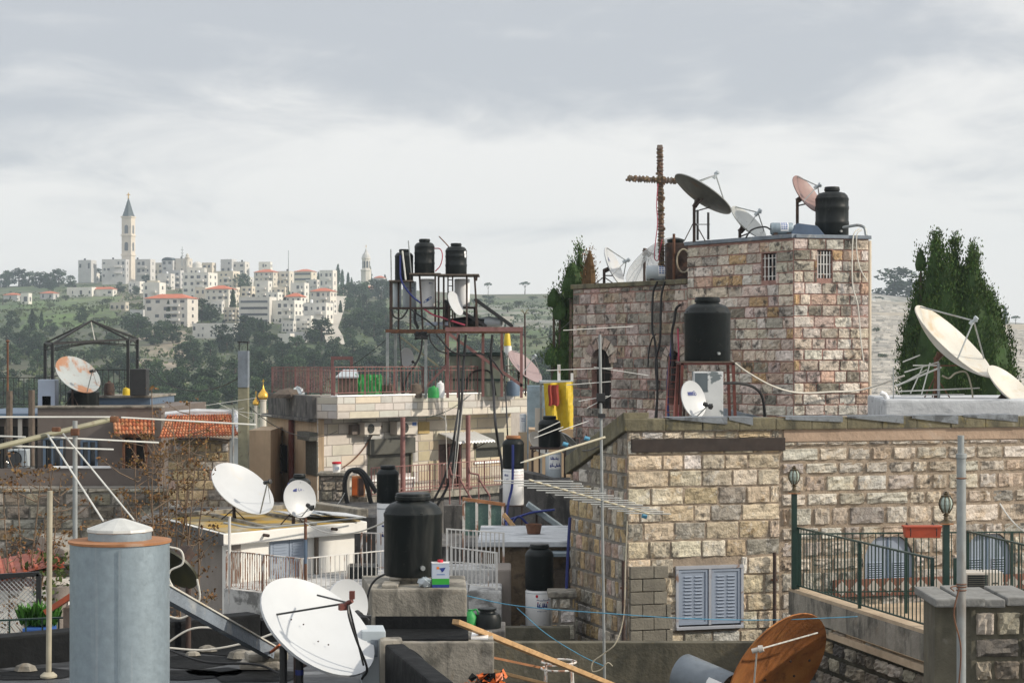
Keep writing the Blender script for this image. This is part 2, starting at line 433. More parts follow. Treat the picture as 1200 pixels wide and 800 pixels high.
def holed(mb, O, U, W, H, holes, deep=.28):
 """a wall face with rectangular openings: front cells, reveals; O base left, outward normal is right-hand of U"""
 U = Vector((U[0], U[1], 0)).normalized()
 Nn = Vector((U.y, -U.x, 0))
 O = Vector(O)
 q = lambda u, v, d=0: O + U * u + Vector((0, 0, v)) - Nn * d
 us = sorted({0, W, *[x for h in holes for x in h[:2]]})
 vs = sorted({0, H, *[x for h in holes for x in h[2:4]]})
 for a, b in zip(us[:-1], us[1:]):
  for c, d in zip(vs[:-1], vs[1:]):
   if any(h[0] <= a and h[1] >= b and h[2] <= c and h[3] >= d for h in holes): continue
   mb.poly([q(a, c), q(b, c), q(b, d), q(a, d)])
 for (a, b, c, d) in [h[:4] for h in holes]:
  mb.poly([q(a, c), q(a, d), q(a, d, deep), q(a, c, deep)])
  mb.poly([q(b, c, deep), q(b, d, deep), q(b, d), q(b, c)])
  mb.poly([q(a, c, deep), q(b, c, deep), q(b, c), q(a, c)])
  mb.poly([q(a, d), q(b, d), q(b, d, deep), q(a, d, deep)])
  mb.poly([q(a, c, deep), q(b, c, deep), q(b, d, deep), q(a, d, deep)])
def panel(mb, O, U, u0, u1, v0, v1, d, t):
 """a slab on a wall plane: from d (proud of the plane) back by t"""
 U = Vector((U[0], U[1], 0)).normalized(); Nn = Vector((U.y, -U.x, 0)); O = Vector(O)
 rz = math.atan2(U.y, U.x)
 c = O + U * (u0 + u1) / 2 + Vector((0, 0, (v0 + v1) / 2)) + Nn * (d - t / 2)
 mb.box(c, (u1 - u0, t, v1 - v0), rz)
def arch_pts(w, h, n=10):
 """outline of an arched opening, local u, v; full half-circle head"""
 r = w / 2
 pts = [(-r, 0), (r, 0)]
 for k in range(n + 1):
  a = math.pi * k / n
  pts.append((r * math.cos(a), h - r + r * math.sin(a)))
 return pts
def plate(mb, O, U, pts, d, t, col=None):
 """extruded outline (u, v) lying on a wall plane"""
 U = Vector((U[0], U[1], 0)).normalized(); Nn = Vector((U.y, -U.x, 0)); O = Vector(O)
 f = [O + U * u + Vector((0, 0, v)) + Nn * d for u, v in pts]
 b = [p - Nn * t for p in f]
 n = len(mb.v); m = len(pts)
 mb.v += f + b
 mb.face(range(n, n + m), col)
 mb.face([n + m + k for k in range(m)][::-1], col)
 for k in range(m):
  k2 = (k + 1) % m
  mb.face((n + k, n + m + k, n + m + k2, n + k2), col)
def catenary(a, b, sag, n=14):
 a, b = Vector(a), Vector(b)
 return [a.lerp(b, k / n) - Vector((0, 0, sag * 4 * (k / n) * (1 - k / n))) for k in range(n + 1)]
def smoothpts(pts, n=5):
 """Catmull-Rom through points"""
 pts = [Vector(p) for p in pts]
 q = [pts[0] * 2 - pts[1]] + pts + [pts[-1] * 2 - pts[-2]]
 out = []
 for i in range(1, len(q) - 2):
  for k in range(n):
   t = k / n
   a, b, c, d = q[i - 1], q[i], q[i + 1], q[i + 2]
   out.append(.5 * ((2 * b) + (c - a) * t + (2 * a - 5 * b + 4 * c - d) * t * t + (3 * b - a - 3 * c + d) * t ** 3))
 out.append(pts[-1])
 return out
def cable(name, label, cat, pts, r, m, group=None, n=6):
 mb = MB().tube(smoothpts(pts, 6) if len(pts) > 2 else pts, r, n)
 return mb.build(name, m, label=label, cat=cat, group=group, smooth=True)
def axis_M(origin, n, up=Vector((0, 0, 1))):
 """matrix whose local Z is n"""
 n = Vector(n).normalized()
 x = up.cross(n)
 x = x.normalized() if x.length > 1e-4 else Vector((1, 0, 0))
 y = n.cross(x)
 Mx = Matrix((x, y, n)).transposed().to_4x4()
 Mx.translation = Vector(origin)
 return Mx
def text_mesh(mb, s, size, Mx, ext=.0, col=None):
 """lettering as mesh: Mx maps local x right / y up / z out"""
 cu = bpy.data.curves.new('lettering', 'FONT')
 cu.body = s; cu.size = size; cu.resolution_u = 3
 cu.align_x = 'CENTER'; cu.align_y = 'CENTER'
 o = bpy.data.objects.new('lettering', cu)
 COL.objects.link(o)
 dg = bpy.context.evaluated_depsgraph_get(); dg.update()
 me = bpy.data.meshes.new_from_object(o.evaluated_get(dg))
 n = len(mb.v)
 for v in me.vertices:
  mb.v.append(Mx @ v.co)
 for p in me.polygons:
  mb.face([n + k for k in p.vertices], col)
 bpy.data.objects.remove(o); bpy.data.curves.remove(cu); bpy.data.meshes.remove(me)
def dish(label, A, B, D, ratio, mface, base_z, facing=1, side=1, feed='tri', name='satellite_dish', mback=None, depth=.1, group='satellite dishes', mpole=None, lean=0, squash=1.0, focus=.42, pole_off=(0, 0), tripod=True):
 """A, B: pixel ends of the rim's long axis; ratio: short/long axis; facing 1 shows the bowl, -1 its back; side flips the way it looks"""
 a, b = P(A[0], A[1], D), P(B[0], B[1], D)
 C = (a + b) / 2
 m = (b - a); dia = m.length; m.normalize()
 p = Vector((-m.z, 0, m.x))
 if p.z < 0: p = -p
 p *= side
 n = (p * math.sqrt(1 - ratio * ratio) + Vector((0, -1, 0)) * ratio * facing).normalized()
 Rr = dia / 2
 dep = depth * dia
 V = C - n * dep
 root = thing(name, label, 'satellite dish', Vector((V.x, V.y, base_z)), group)
 T = axis_M(V, n)
 if squash != 1.0:
  T = T @ Matrix.Diagonal((squash, 1, 1, 1))
 prof = [(Rr * k / 9, dep * (k / 9) ** 2) for k in range(10)]
 lip = [(Rr + .012, dep + .004), (Rr + .012, dep - .018), (Rr - .006, dep - .02)]
 back = [(Rr * k / 9, dep * (k / 9) ** 2 - .02) for k in range(8, -1, -1)]
 MB().lathe(prof + lip + back, 40, T).build('reflector', mface, root, smooth=True)
 if mback:
  MB().lathe([(Rr * k / 9, dep * (k / 9) ** 2 - .025) for k in range(9, -1, -1)], 40, T).build('back_skin', mback, root, smooth=True)
 Fp = V + n * focus * dia
 fa = MB()
 down = (Vector((0, 0, -1)) - n * n.dot(Vector((0, 0, -1))))
 down = down.normalized() if down.length > .05 else Vector((1, 0, 0))
 sidev = n.cross(down)
 if feed:
  if feed == 'tri':
   for k in (0, 1, 2):
    an = 2 * math.pi * k / 3 + R(60 if facing > 0 else 0)
    q = C + (down * math.cos(an) + sidev * math.sin(an)) * Rr * .97
    fa.tube([q, Fp], .012 + dia * .002, 6)
  else:
   Fp = C + n * .42 * dia + down * Rr * .55
   q = C + down * Rr * .98
   fa.tube([q - n * .03, Fp], .012 + dia * .003, 6)
   fa.tube([C + down * Rr * .6 + sidev * Rr * .75 - n * .05 * dia, Fp], .008, 5)
  fa.build('feed_arm', M['pipe'], root, smooth=True)
  d = (V + n * dep - Fp).normalized()
  lb = MB().lathe([(0, .1), (.045, .1), (.05, .04), (.03, .03), (.03, -.05), (.055, -.055), (.05, -.1), (0, -.11)], 12, axis_M(Fp, d))
  lb.box(Fp - d * .03 + sidev * .06, (.07, .07, .09))
  lb.build('feed_head', M['enamel_grey'] if feed == 'tri' else M['black_steel'], root, smooth=True)
 back_pt = V - n * (.16 + .05 * dia)
 pole_top = Vector((back_pt.x + pole_off[0], back_pt.y + pole_off[1], back_pt.z - .02))
 mp = mpole or M['rust_dark']
 br = MB()
 br.bar(V - n * .02, back_pt, .12, .1)
 br.bar(V - n * .03 + sidev * Rr * .35, back_pt, .03); br.bar(V - n * .03 - sidev * Rr * .35, back_pt, .03)
 br.bar(V - n * .03 + down * Rr * .4 + n * dep * .1, back_pt - Vector((0, 0, .12)), .03)
 br.build('bracket', mp, root)
 po = MB()
 h = pole_top.z - base_z
 po.tube([Vector((pole_top.x, pole_top.y, base_z)), Vector((pole_top.x, pole_top.y, pole_top.z + .06))], .038 if dia > .8 else .025, 10)
 po.build('pole', mp, root, smooth=True)
 if tripod and h > .25:
  for k in range(3):
   an = R(90) + 2 * math.pi * k / 3
   MB().tube([Vector((pole_top.x, pole_top.y, base_z + min(.55, h * .6))), Vector((pole_top.x + .3 * math.cos(an), pole_top.y + .3 * math.sin(an), base_z + .012))], .014, 6).build('stay', mp, root, smooth=True)
 root['_'] = 0
 del root['_']
 return root, dict(C=C, V=V, n=n, Rr=Rr, dep=dep, down=down, side=sidev, F=Fp)
def dish_mark(root, info, s, fx, fy, size, m, extra=None):
 """print on the bowl: fx right, fy up as fractions of the radius"""
 n = info['n']; up = -info['down']; right = up.cross(n)
 r = math.hypot(fx, fy)
 c = info['V'] + (right * fx + up * fy) * info['Rr'] + n * (info['dep'] * r * r + .012)
 Mx = Matrix((right, up, n)).transposed().to_4x4(); Mx.translation = c
 mb = MB()
 if s: text_mesh(mb, s, size, Mx)
 if extra: extra(mb, Mx)
 return mb.build('logo', m, root)
def tank_profile(r, h, lid_r, ribs=0):
 sh = min(.22 * h, .5 * r)
 pr = [(0, 0), (r * .96, 0), (r, .03)]
 if ribs:
  for k in range(ribs):
   z = h * .16 + (h - sh - h * .2) * (k + .5) / ribs
   pr += [(r, z - .05), (r * 1.025, z - .025), (r * 1.025, z + .025), (r, z + .05)]
 hb = h - sh
 pr += [(r, hb - .05), (r * 1.015, hb - .035), (r * 1.015, hb), (r * .985, hb + .012)]
 pr += [(r * .93, hb + sh * .35), (r * .78, hb + sh * .65), (lid_r * 1.04, hb + sh * .82), (lid_r * 1.0, hb + sh * .84), (lid_r, h - .02), (0, h - .02)]
 return pr
def water_tank(label, px, ytop, ybot, wpx, D, group='black rooftop water tanks', ribs=0, lid=.5, flat=False, lidmat=None, lugs=True, base_z=None):
 zb = P(px, ybot, D).z if base_z is None else base_z
 zt = P(px, ytop, D).z
 c = PZ(px, D, zb)
 r, h = S(wpx, D) / 2, zt - zb
 hl = max(.06, h * .07)
 root = thing('water_tank', label, 'water tank', c, group)
 T = Matrix.Translation(c)
 hb = h - hl
 lr = r * lid
 MB().lathe(tank_profile(r, hb, lr, ribs), 40, T).build('body', M['tank'], root, smooth=True)
 lm = MB().lathe([(0, hb - .025), (lr * 1.0, hb - .025), (lr * 1.12, hb - .01), (lr * 1.14, hb + hl * .35), (lr * 1.08, hb + hl * .5), (lr * 1.06, hb + hl * .62), (lr * 1.1, hb + hl * .7), (lr * 1.04, hb + hl * .95), (lr * .5, hb + hl), (0, hb + hl)], 32, T)
 lm.build('lid', lidmat or M['tank'], root, smooth=True)
 if lugs:
  sh = min(.22 * hb, .5 * r)
  for k in range(4):
   a = R(-70 + 90 * k)
   MB().bar(c + Vector((math.cos(a) * r * .55, math.sin(a) * r * .55, hb - sh * .3)), c + Vector((math.cos(a) * r * .985, math.sin(a) * r * .985, hb - sh + .01)), r * .1, r * .07).build('shoulder_rib', M['tank'], root, bevel=.006)
  MB().tube([c + Vector((r * .35, -r * .9, h * .12)), c + Vector((r * .4, -r * 1.09, h * .12))], .03, 10).build('outlet', M['pipe'], root, smooth=True)
 return root
def boiler(label, px, ytop, ybot, wpx, D, m='enamel', group='upright water boilers', mark=None, cap=True, name='water_boiler', cat='water boiler', base_z=None, yaw=0):
 zb = P(px, ybot, D).z if base_z is None else base_z
 zt = P(px, ytop, D).z
 c = PZ(px, D, zb); r, h = S(wpx, D) / 2, zt - zb
 root = thing(name, label, cat, c, group)
 T = Matrix.Translation(c)
 MB().lathe([(0, 0), (r * .94, 0), (r, .02), (r, h - .02), (r * .95, h), (0, h + .015)], 36, T).build('shell', M[m], root, smooth=True)
 MB().lathe([(r * 1.0, h * .93), (r * 1.012, h * .93), (r * 1.012, h * .945), (r, h * .945)], 36, T).build('band', M['enamel_grey'], root, smooth=True)
 if mark: mark(root, c, r, h)
 return root
def on_cyl(mb, c, r, quads, col=None):
 """marks wrapped on a cylinder: list of polygons [(angle position in metres right of the camera-facing line, z)]"""
 for q in quads:
  pts = []
  for (s, z) in q:
   a = -math.pi / 2 + s / r
   pts.append(c + Vector((math.cos(a) * (r + .006), math.sin(a) * (r + .006), z)))
  mb.poly(pts, col)
def cyl_text(mb, s, size, c, r, s0, z0, slant=0):
 i0 = len(mb.v)
 text_mesh(mb, s, size, Matrix.Identity(4))
 for i in range(i0, len(mb.v)):
  v = mb.v[i]
  x = s0 + v.x + slant * v.y
  a = -math.pi / 2 + x / r
  mb.v[i] = c + Vector((math.cos(a) * (r + .007), math.sin(a) * (r + .007), z0 + v.y))
def scribble(mb, c, r, s0, z0, w, h, seed, thick=.3):
 """flowing script strokes printed on a cylinder"""
 rr = random.Random(seed)
 x = s0
 while x < s0 + w:
  k = rr.uniform(.12, .3) * w
  t = h * thick
  y = z0 + rr.uniform(0, .3) * h
  on_cyl(mb, c, r, [[(x, y), (x + k, y + rr.uniform(-.1, .1) * h), (x + k, y + t), (x, y + t)]])
  if rr.random() < .75:
   on_cyl(mb, c, r + .001, [[(x, y), (x + t * .8, y), (x + t * 1.1, y + h * rr.uniform(.6, 1)), (x + t * .3, y + h * .9)]])
  if rr.random() < .5:
   on_cyl(mb, c, r + .001, [[(x + k * .4, z0 + h * 1.02), (x + k * .4 + t * .5, z0 + h * 1.02), (x + k * .4 + t * .5, z0 + h * 1.02 + t * .5), (x + k * .4, z0 + h * 1.02 + t * .5)]])
  x += k * 1.08
def railing(name, label, path, h, m, spacing=.12, bar=.008, rail=.02, post_every=None, group='railings', posts=True, low=.06, top_flat=True, cat='railing', mid=None, square=False, mbar=None):
 """path: base points; each run is straight"""
 path = [Vector(p) for p in path]
 c0 = path[0].copy()
 root = thing(name, label, cat, Vector((sum(p.x for p in path) / len(path), sum(p.y for p in path) / len(path), min(p.z for p in path))), group)
 up = Vector((0, 0, 1))
 total = sum((b - a).length for a, b in zip(path[:-1], path[1:]))
 spacing = max(spacing, total / 98)
 for a, b in zip(path[:-1], path[1:]):
  if top_flat: MB().bar(a + up * h, b + up * h, rail * 2.2, rail * 1.2).build('top_rail', m, root)
  else: MB().tube([a + up * h, b + up * h], rail, 8).build('top_rail', m, root, smooth=True)
  MB().bar(a + up * low, b + up * low, rail * 1.6, rail).build('bottom_rail', m, root)
  if mid: MB().bar(a + up * mid, b + up * mid, rail * 1.4, rail).build('middle_rail', m, root)
  L = (b - a).length
  nb = max(2, int(L / spacing))
  proto = None
  for k in range(1, nb):
   q = a.lerp(b, k / nb)
   o = None
   if proto is None:
    mb = MB()
    if square: mb.box(q + up * (low + h) / 2, (bar * 2, bar * 2, h - low))
    else: mb.tube([q + up * low, q + up * h], bar, 6)
    o = mb.build('baluster', mbar or m, root)
    proto = (o, q)
   else:
    o = proto[0].copy(); COL.objects.link(o); o.parent = root
    o.location = proto[0].location + (q - proto[1])
  if posts:
   npst = max(1, round(L / (post_every or 1.6)))
   for k in range(npst + 1):
    if k == 0 and a is not path[0]: continue
    q = a.lerp(b, k / npst)
    MB().box(q + up * (h + .01) / 2, (rail * 2.3, rail * 2.3, h + .01)).build('post', m, root)
 return root
def leaf(mb, p, size, col, rng=random, elong=1.0, up=None):
 a = Vector((rng.gauss(0, 1), rng.gauss(0, 1), rng.gauss(0, 1))).normalized()
 if up is not None:
  a = (a * .5 + up).normalized()
 b = a.orthogonal().normalized()
 b = Matrix.Rotation(rng.uniform(0, 6.28), 3, a) @ b
 c = a.cross(b)
 s = size * rng.uniform(.6, 1.3)
 n = len(mb.v)
 mb.v += [p - a * s * elong * .5, p + b * s * .38, p + a * s * elong * .6, p - b * s * .38 + c * s * .15]
 mb.face((n, n + 1, n + 2, n + 3), col)
def clump(mb, c, rad, n, size, rng, base=1.0, elong=1.0, up=None, shell=.55):
 tint = rng.uniform(.72, 1.3) * base
 for _ in range(n):
  d = Vector((rng.gauss(0, 1), rng.gauss(0, 1), rng.gauss(0, 1))).normalized() * rng.uniform(shell, 1.05)
  k = tint * rng.uniform(.8, 1.25)
  leaf(mb, c + Vector((d.x * rad[0], d.y * rad[1], d.z * rad[2])), size, (k * rng.uniform(.9, 1.15), k, k * rng.uniform(.85, 1.1)), rng, elong, up)
def pine_proto(name, seed, kind, label, group):
 rng = random.Random(seed)
 root = thing(name, label, 'tree', Vector((0, 0, 0)), group)
 tr, cr = MB(), MB()
 if kind == 'cypress':
  tr.tube([(0, 0, -.5), (0, 0, 3)], [.3, .15], 6)
  H = 10
  for k in range(34):
   z = 1.2 + (H - 1.4) * (k / 33)
   w = 1.25 * (1 - ((z - 3.2) / (H - 2.6)) ** 2 * .9) if z > 3.2 else 1.25 * (.6 + .4 * z / 3.2)
   w = max(w, .2)
   clump(cr, Vector((rng.uniform(-.3, .3) * w, rng.uniform(-.3, .3) * w, z)), (w * .8, w * .8, .8), 34, .5, rng, elong=1.7, up=Vector((0, 0, 1)))
 elif kind == 'umbrella':
  tr.tube([(0, 0, -.5), (.2, 0, 3), (.1, .1, 6.5)], [.35, .28, .16], 6)
  for a, b in ((2.4, 7.4), (-2.2, 7.6), (.5, 8.3), (-.8, 7.9), (1.2, 7.7)):
   tr.tube([(.1, .1, 4.6 + rng.uniform(0, 1)), (a, rng.uniform(-1.5, 1.5), b)], [.14, .05], 5)
  for k in range(26):
   an = rng.uniform(0, 6.28); q = math.sqrt(rng.random()) * 3.6
   clump(cr, Vector((q * math.cos(an), q * math.sin(an), 7.6 + (1 - (q / 3.9) ** 2) * 1.7 + rng.uniform(-.4, .3))), (1.0, 1.0, .6), 46, .42, rng)
 elif kind == 'olive':
  tr.tube([(0, 0, -.4), (.1, 0, 1.3), (-.1, .1, 2.2)], [.3, .22, .12], 6)
  for k in range(15):
   an = rng.uniform(0, 6.28); q = math.sqrt(rng.random()) * 1.9
   clump(cr, Vector((q * math.cos(an), q * math.sin(an), 2.4 + rng.uniform(-.7, 1.3) * (1 - q / 2.8))), (.9, .9, .7), 42, .4, rng)
 else:
  tr.tube([(0, 0, -.6), (.15, 0, 2.5), (-.1, 0, 6)], [.34, .26, .12], 6)
  for a, b in ((1.6, 4.4), (-1.7, 4.8), (.7, 6.2)):
   tr.tube([(0, 0, rng.uniform(2.4, 4)), (a, rng.uniform(-1, 1), b)], [.13, .05], 5)
  for k in range(30):
   z = rng.uniform(1.1, 8.2)
   w = 3.3 * math.sqrt(max(.05, 1 - ((z - 4.0) / 4.6) ** 2))
   an = rng.uniform(0, 6.28); q = math.sqrt(rng.random()) * w
   clump(cr, Vector((q * math.cos(an), q * math.sin(an), z)), (1.3, 1.3, .95), 46, .62, rng)
 tr.build('trunk', M['bark'], root)
 cr.build('crown', M['leaf_olive' if kind == 'olive' else 'leaf_pine'], root)
 return root
def tile_roof(mb, A, B, Cc, Dd, ncol, nrow, amp=.045, seed=1):
 """A-B eave left to right, Dd-Cc ridge left to right; rows of barrel tiles"""
 rng = random.Random(seed)
 A, B, Cc, Dd = [Vector(q) for q in (A, B, Cc, Dd)]
 nrm = (B - A).cross(Dd - A).normalized()
 if nrm.z < 0: nrm = -nrm
 pt = lambda s, t: A.lerp(B, s).lerp(Dd.lerp(Cc, s), t)
 m = 6
 for r in range(nrow):
  t0, t1 = r / nrow, min(1, (r + 1.12) / nrow)
  for c in range(ncol):
   k = rng.uniform(.72, 1.2)
   col = rng.choice([(.42, .13, .05), (.46, .17, .07), (.36, .1, .04), (.44, .2, .1)])
   col = tuple(x * k for x in col)
   i0 = len(mb.v)
   off = rng.uniform(-.006, .006)
   for (t, lift) in ((t0, .035), (t1, .0)):
    for q in range(m + 1):
     s = (c + q / m) / ncol
     mb.v.append(pt(min(s, 1), t) + nrm * (amp * math.sin(math.pi * q / m) + lift + off))
   for q in range(m):
    mb.face((i0 + q, i0 + q + 1, i0 + m + 2 + q, i0 + m + 1 + q), col)
   i1 = len(mb.v)
   for q in range(m + 1):
    s = (c + q / m) / ncol
    mb.v.append(pt(min(s, 1), t0) + nrm * (amp * math.sin(math.pi * q / m) - .005))
   for q in range(m):
    mb.face((i1 + q, i1 + q + 1, i0 + q + 1, i0 + q), tuple(x * .9 for x in col))
def aerial(name, label, boom, elems, mboom='alu_dirty', melem='alu', rb=.012, re=.006, mast=None, mmast='pipe', rm=.02, group='rooftop TV aerials', extra=None):
 """boom: (p0, p1); elems: list of (p0, p1); mast: (p0, p1)"""
 b = [Vector(q) for q in (mast or boom)]
 base = min(b, key=lambda q: q.z)
 root = thing(name, label, 'TV aerial', base, group)
 if boom: MB().tube(boom, rb, 8).build('boom', M[mboom], root, smooth=True)
 for (p, q) in elems:
  MB().tube([p, q], re, 6).build('element', M[melem], root)
 if mast: MB().tube(mast, rm, 10).build('mast', M[mmast], root, smooth=True)
 if boom and mast:
  k = Vector(boom[0]).lerp(Vector(boom[1]), .5)
 return root
cam = bpy.data.cameras.new('camera')
cam.sensor_width = 36.0
cam.lens = 36.0 * F / 1200.0
cam.shift_y = (HZ - 400.0) / 1200.0 * 1.0
cam.clip_start, cam.clip_end = .2, 12000
camo = bpy.data.objects.new('camera', cam)
COL.objects.link(camo)
camo.rotation_euler = (R(90), 0, 0)
scene.camera = camo
scene.view_settings.view_transform = 'Standard'
scene.view_settings.look = 'None'
scene.view_settings.exposure = 0.0
scene.view_settings.gamma = 1
scene.view_settings.use_curve_mapping = False
scene.cycles.use_denoising = True
scene.cycles.max_bounces = 6
scene.cycles.diffuse_bounces = 3
scene.cycles.volume_bounces = 0
scene.cycles.transparent_max_bounces = 8
SUN = Vector((.84, -.2, .5)).normalized()
sl = bpy.data.lights.new('sun', 'SUN')
sl.energy = 3.9; sl.angle = R(2.0); sl.color = (1.0, .9, .76)
so = bpy.data.objects.new('sun', sl)
COL.objects.link(so)
so.rotation_euler = SUN.to_track_quat('Z', 'Y').to_euler()
so.location = (30, -20, 60)
w = bpy.data.worlds.new('World'); scene.world = w; w.use_nodes = True
t = w.node_tree; t.nodes.clear(); L = t.links.new
out = nd(t, 'ShaderNodeOutputWorld')
sky = nd(t, 'ShaderNodeTexSky', sky_type='NISHITA', sun_disc=False)
sky.sun_elevation = math.asin(SUN.z); sky.sun_rotation = math.atan2(SUN.x, SUN.y)
b1 = nd(t, 'ShaderNodeBackground'); b1.inputs[1].default_value = .1; L(sky.outputs[0], b1.inputs[0])
tc = nd(t, 'ShaderNodeTexCoord')
def wnoise(sc, det, rgh, off):
 mp = nd(t, 'ShaderNodeMapping'); mp.inputs['Scale'].default_value = sc; mp.inputs['Location'].default_value = off
 L(tc.outputs['Generated'], mp.inputs[0])
 n = nd(t, 'ShaderNodeTexNoise'); n.inputs['Scale'].default_value = 1; n.inputs['Detail'].default_value = det; n.inputs['Roughness'].default_value = rgh
 n.inputs['Distortion'].default_value = .5
 L(mp.outputs[0], n.inputs['Vector']); return n.outputs['Fac']
def wr(f, a, b, c, d, smooth=True):
 r = nd(t, 'ShaderNodeMapRange'); r.clamp = True
 if smooth: r.interpolation_type = 'SMOOTHSTEP'
 for k, x in zip((1, 2, 3, 4), (a, b, c, d)): r.inputs[k].default_value = x
 L(f, r.inputs[0]); return r.outputs[0]
def wm(op, a, b):
 m = nd(t, 'ShaderNodeMath', operation=op)
 for i, q in enumerate((a, b)):
  if isinstance(q, (int, float)): m.inputs[i].default_value = q
  else: L(q, m.inputs[i])
 return m.outputs[0]
sep = nd(t, 'ShaderNodeSeparateXYZ'); L(tc.outputs['Generated'], sep.inputs[0])
el = sep.outputs['Z']
broad = wnoise((2.6, 2.6, 11), 4, .5, (1.3, 2.1, .4))
fine = wnoise((9, 9, 27), 6, .6, (4, 7, 3))
amount = wm('ADD', wr(el, .045, .19, -.05, .34), wm('ADD', wm('MULTIPLY', wm('SUBTRACT', broad, .5), 2.1), wm('MULTIPLY', wm('SUBTRACT', fine, .5), .95)))
dark = wr(amount, .0, .55, 0, 1)
cm = nd(t, 'ShaderNodeMix', data_type='RGBA')
L(dark, cm.inputs['Factor'])
vb = wr(el, .22, .75, 1.0, 1.45)
cm.inputs[6].default_value = (1.02, 1.0, .97, 1)
cm.inputs[7].default_value = (.6, .622, .66, 1)
b2 = nd(t, 'ShaderNodeBackground'); L(vb, b2.inputs[1]); L(cm.outputs[2], b2.inputs[0])
mx = nd(t, 'ShaderNodeMixShader'); mx.inputs[0].default_value = .9
L(b1.outputs[0], mx.inputs[1]); L(b2.outputs[0], mx.inputs[2]); L(mx.outputs[0], out.inputs['Surface'])
def interp(x, tab):
 if x <= tab[0][0]: return tab[0][1]
 for (a, p), (b, q) in zip(tab[:-1], tab[1:]):
  if x <= b: return p + (q - p) * (x - a) / (b - a)
 return tab[-1][1]
CREST = [(-600, 348), (0, 336), (120, 330), (200, 327), (300, 330), (400, 333), (470, 339), (560, 345), (700, 344), (1020, 343), (1090, 351), (1180, 377), (1300, 385), (1800, 390)]
CD = [(-600, 1250), (700, 1250), (1000, 950), (2000, 900)]
D0, Z0 = 330.0, -16.0
def terrain(x, y):
 if y < 120: return -14.0
 if y < 230: return -14 - 10 * (y - 120) / 110
 if y < D0: return -24 + 8 * (y - 230) / 100
 px = 600 + x / y * F
 dc = interp(px, CD)
 zc = (HZ - interp(px, CREST)) * dc / F
 n = mnoise.noise(Vector((x * .006, y * .008, .3))) * 5 + mnoise.noise(Vector((x * .02, y * .025, 7.3))) * 1.8
 if y <= dc:
  q = (y - D0) / (dc - D0)
  return Z0 + (zc - Z0) * q + n * min(1, 6 * q * (1 - q))
 return zc - (y - dc) * .07
def hit(px, py):
 y = 250.0
 while y < 1700:
  if (HZ - py) * y / F <= terrain((px - 600) * y / F, y): return y
  y += 4
 return None
def land_col(x, y):
 px = 600 + x / max(y, 1) * F
 dc = interp(px, CD); q = (y - D0) / (dc - D0)
 n1 = mnoise.noise(Vector((x * .012, y * .012, 2.0)))
 n2 = mnoise.noise(Vector((x * .05, y * .05, 5.0)))
 scrub, grass, earth, pale = Vector((.06, .075, .04)), Vector((.075, .135, .03)), Vector((.22, .18, .125)), Vector((.43, .42, .395))
 c = scrub.lerp(earth, min(1, max(0, .35 + n1 * .9 + n2 * .5)))
 c = c.lerp(grass, min(1, max(0, .3 - n1 * 1.1 + n2 * .6)))
 if px < 500 and q < .55: c = c.lerp(Vector((.045, .06, .03)), .6)
 if px > 690:
  k = min(1, (px - 690) / 120) * .9
  c = c.lerp(pale * (.85 + .3 * n2), k)
 elif px > 520:
  if q > .5 and q < .78:
   c = c.lerp(Vector((.27, .26, .235)), .55 + .35 * math.sin(y * .16))
  elif q < .5:
   c = c.lerp(grass, .3)
 if 20 < px < 135 and .42 < q < .78:
  c = c.lerp(Vector((.1, .17, .035)), .6 + n2 * .5)
 if 150 < px < 215 and .1 < q < .4:
  c = c.lerp(Vector((.3, .25, .19)), max(0, .5 + n2 * 1.4 + n1 * .6))
 return tuple(max(.01, v) for v in c)
mb = MB()
ys = [-60, 0, 60, 118, 122, 175, 228, 232, 280, 330] + [330 + 9.2 * k for k in range(1, 112)] + [1380 + 60 * k for k in range(0, 8)]
NK = 330
for y in ys:
 for k in range(NK + 1):
  kk = -.5 + k / NK
  x = kk * (y + 300)
  mb.v.append(Vector((x, y, terrain(x, y))))
for j in range(len(ys) - 1):
 for k in range(NK):
  i = j * (NK + 1) + k
  v = mb.v[i]
  mb.face((i, i + 1, i + NK + 2, i + NK + 1), land_col(v.x, v.y))
M['land'] = mat('grassy limestone hillside', (1, 1, 1), .95, var=.35, scale=.12, attr=True, bump=.6, bscale=.4, stains=[((.05, .065, .035), .09, .5, .62, .75), ((.3, .27, .22), .16, .6, .68, .5), ((.05, .06, .035), .4, .6, .68, .6)])
mb.build('ground', M['land'], kind='structure', smooth=True, loc=Vector((0, 0, 0)))
hz = MB().box2((-1080, -90, -62), (1080, 1880, 124))
mh = bpy.data.materials.new('valley haze'); mh.use_nodes = True
th = mh.node_tree; th.nodes.clear()
ho = nd(th, 'ShaderNodeOutputMaterial'); hv = nd(th, 'ShaderNodeVolumePrincipled')
hv.inputs['Color'].default_value = (.74, .87, .98, 1); hv.inputs['Density'].default_value = .00026; hv.inputs['Anisotropy'].default_value = .1
th.links.new(hv.outputs[0], ho.inputs['Volume'])
ho_ = hz.build('haze', mh, kind='stuff')
ho_['label'] = 'thin blue air haze over the valley'; ho_['category'] = 'haze'
lane = MB()
pts = [(399, 352), (397, 362), (394, 371), (390, 381), (386, 392), (391, 402), (393, 412)]
prev = None
for (a, b) in pts:
 D = hit(a, b) or 1100
 x, y = (a - 600) * D / F, D
 q = (Vector((x - 3.0, y, terrain(x - 3.0, y) + 2.2)), Vector((x + 3.0, y, terrain(x + 3.0, y) + 2.2)))
 if prev: lane.poly([q[0], q[1], prev[1], prev[0]])
 prev = q
lane.build('lane', mat('pale lane paving', (.5, .46, .39), .9, var=.15, scale=.3), kind='structure')
HRECT = []
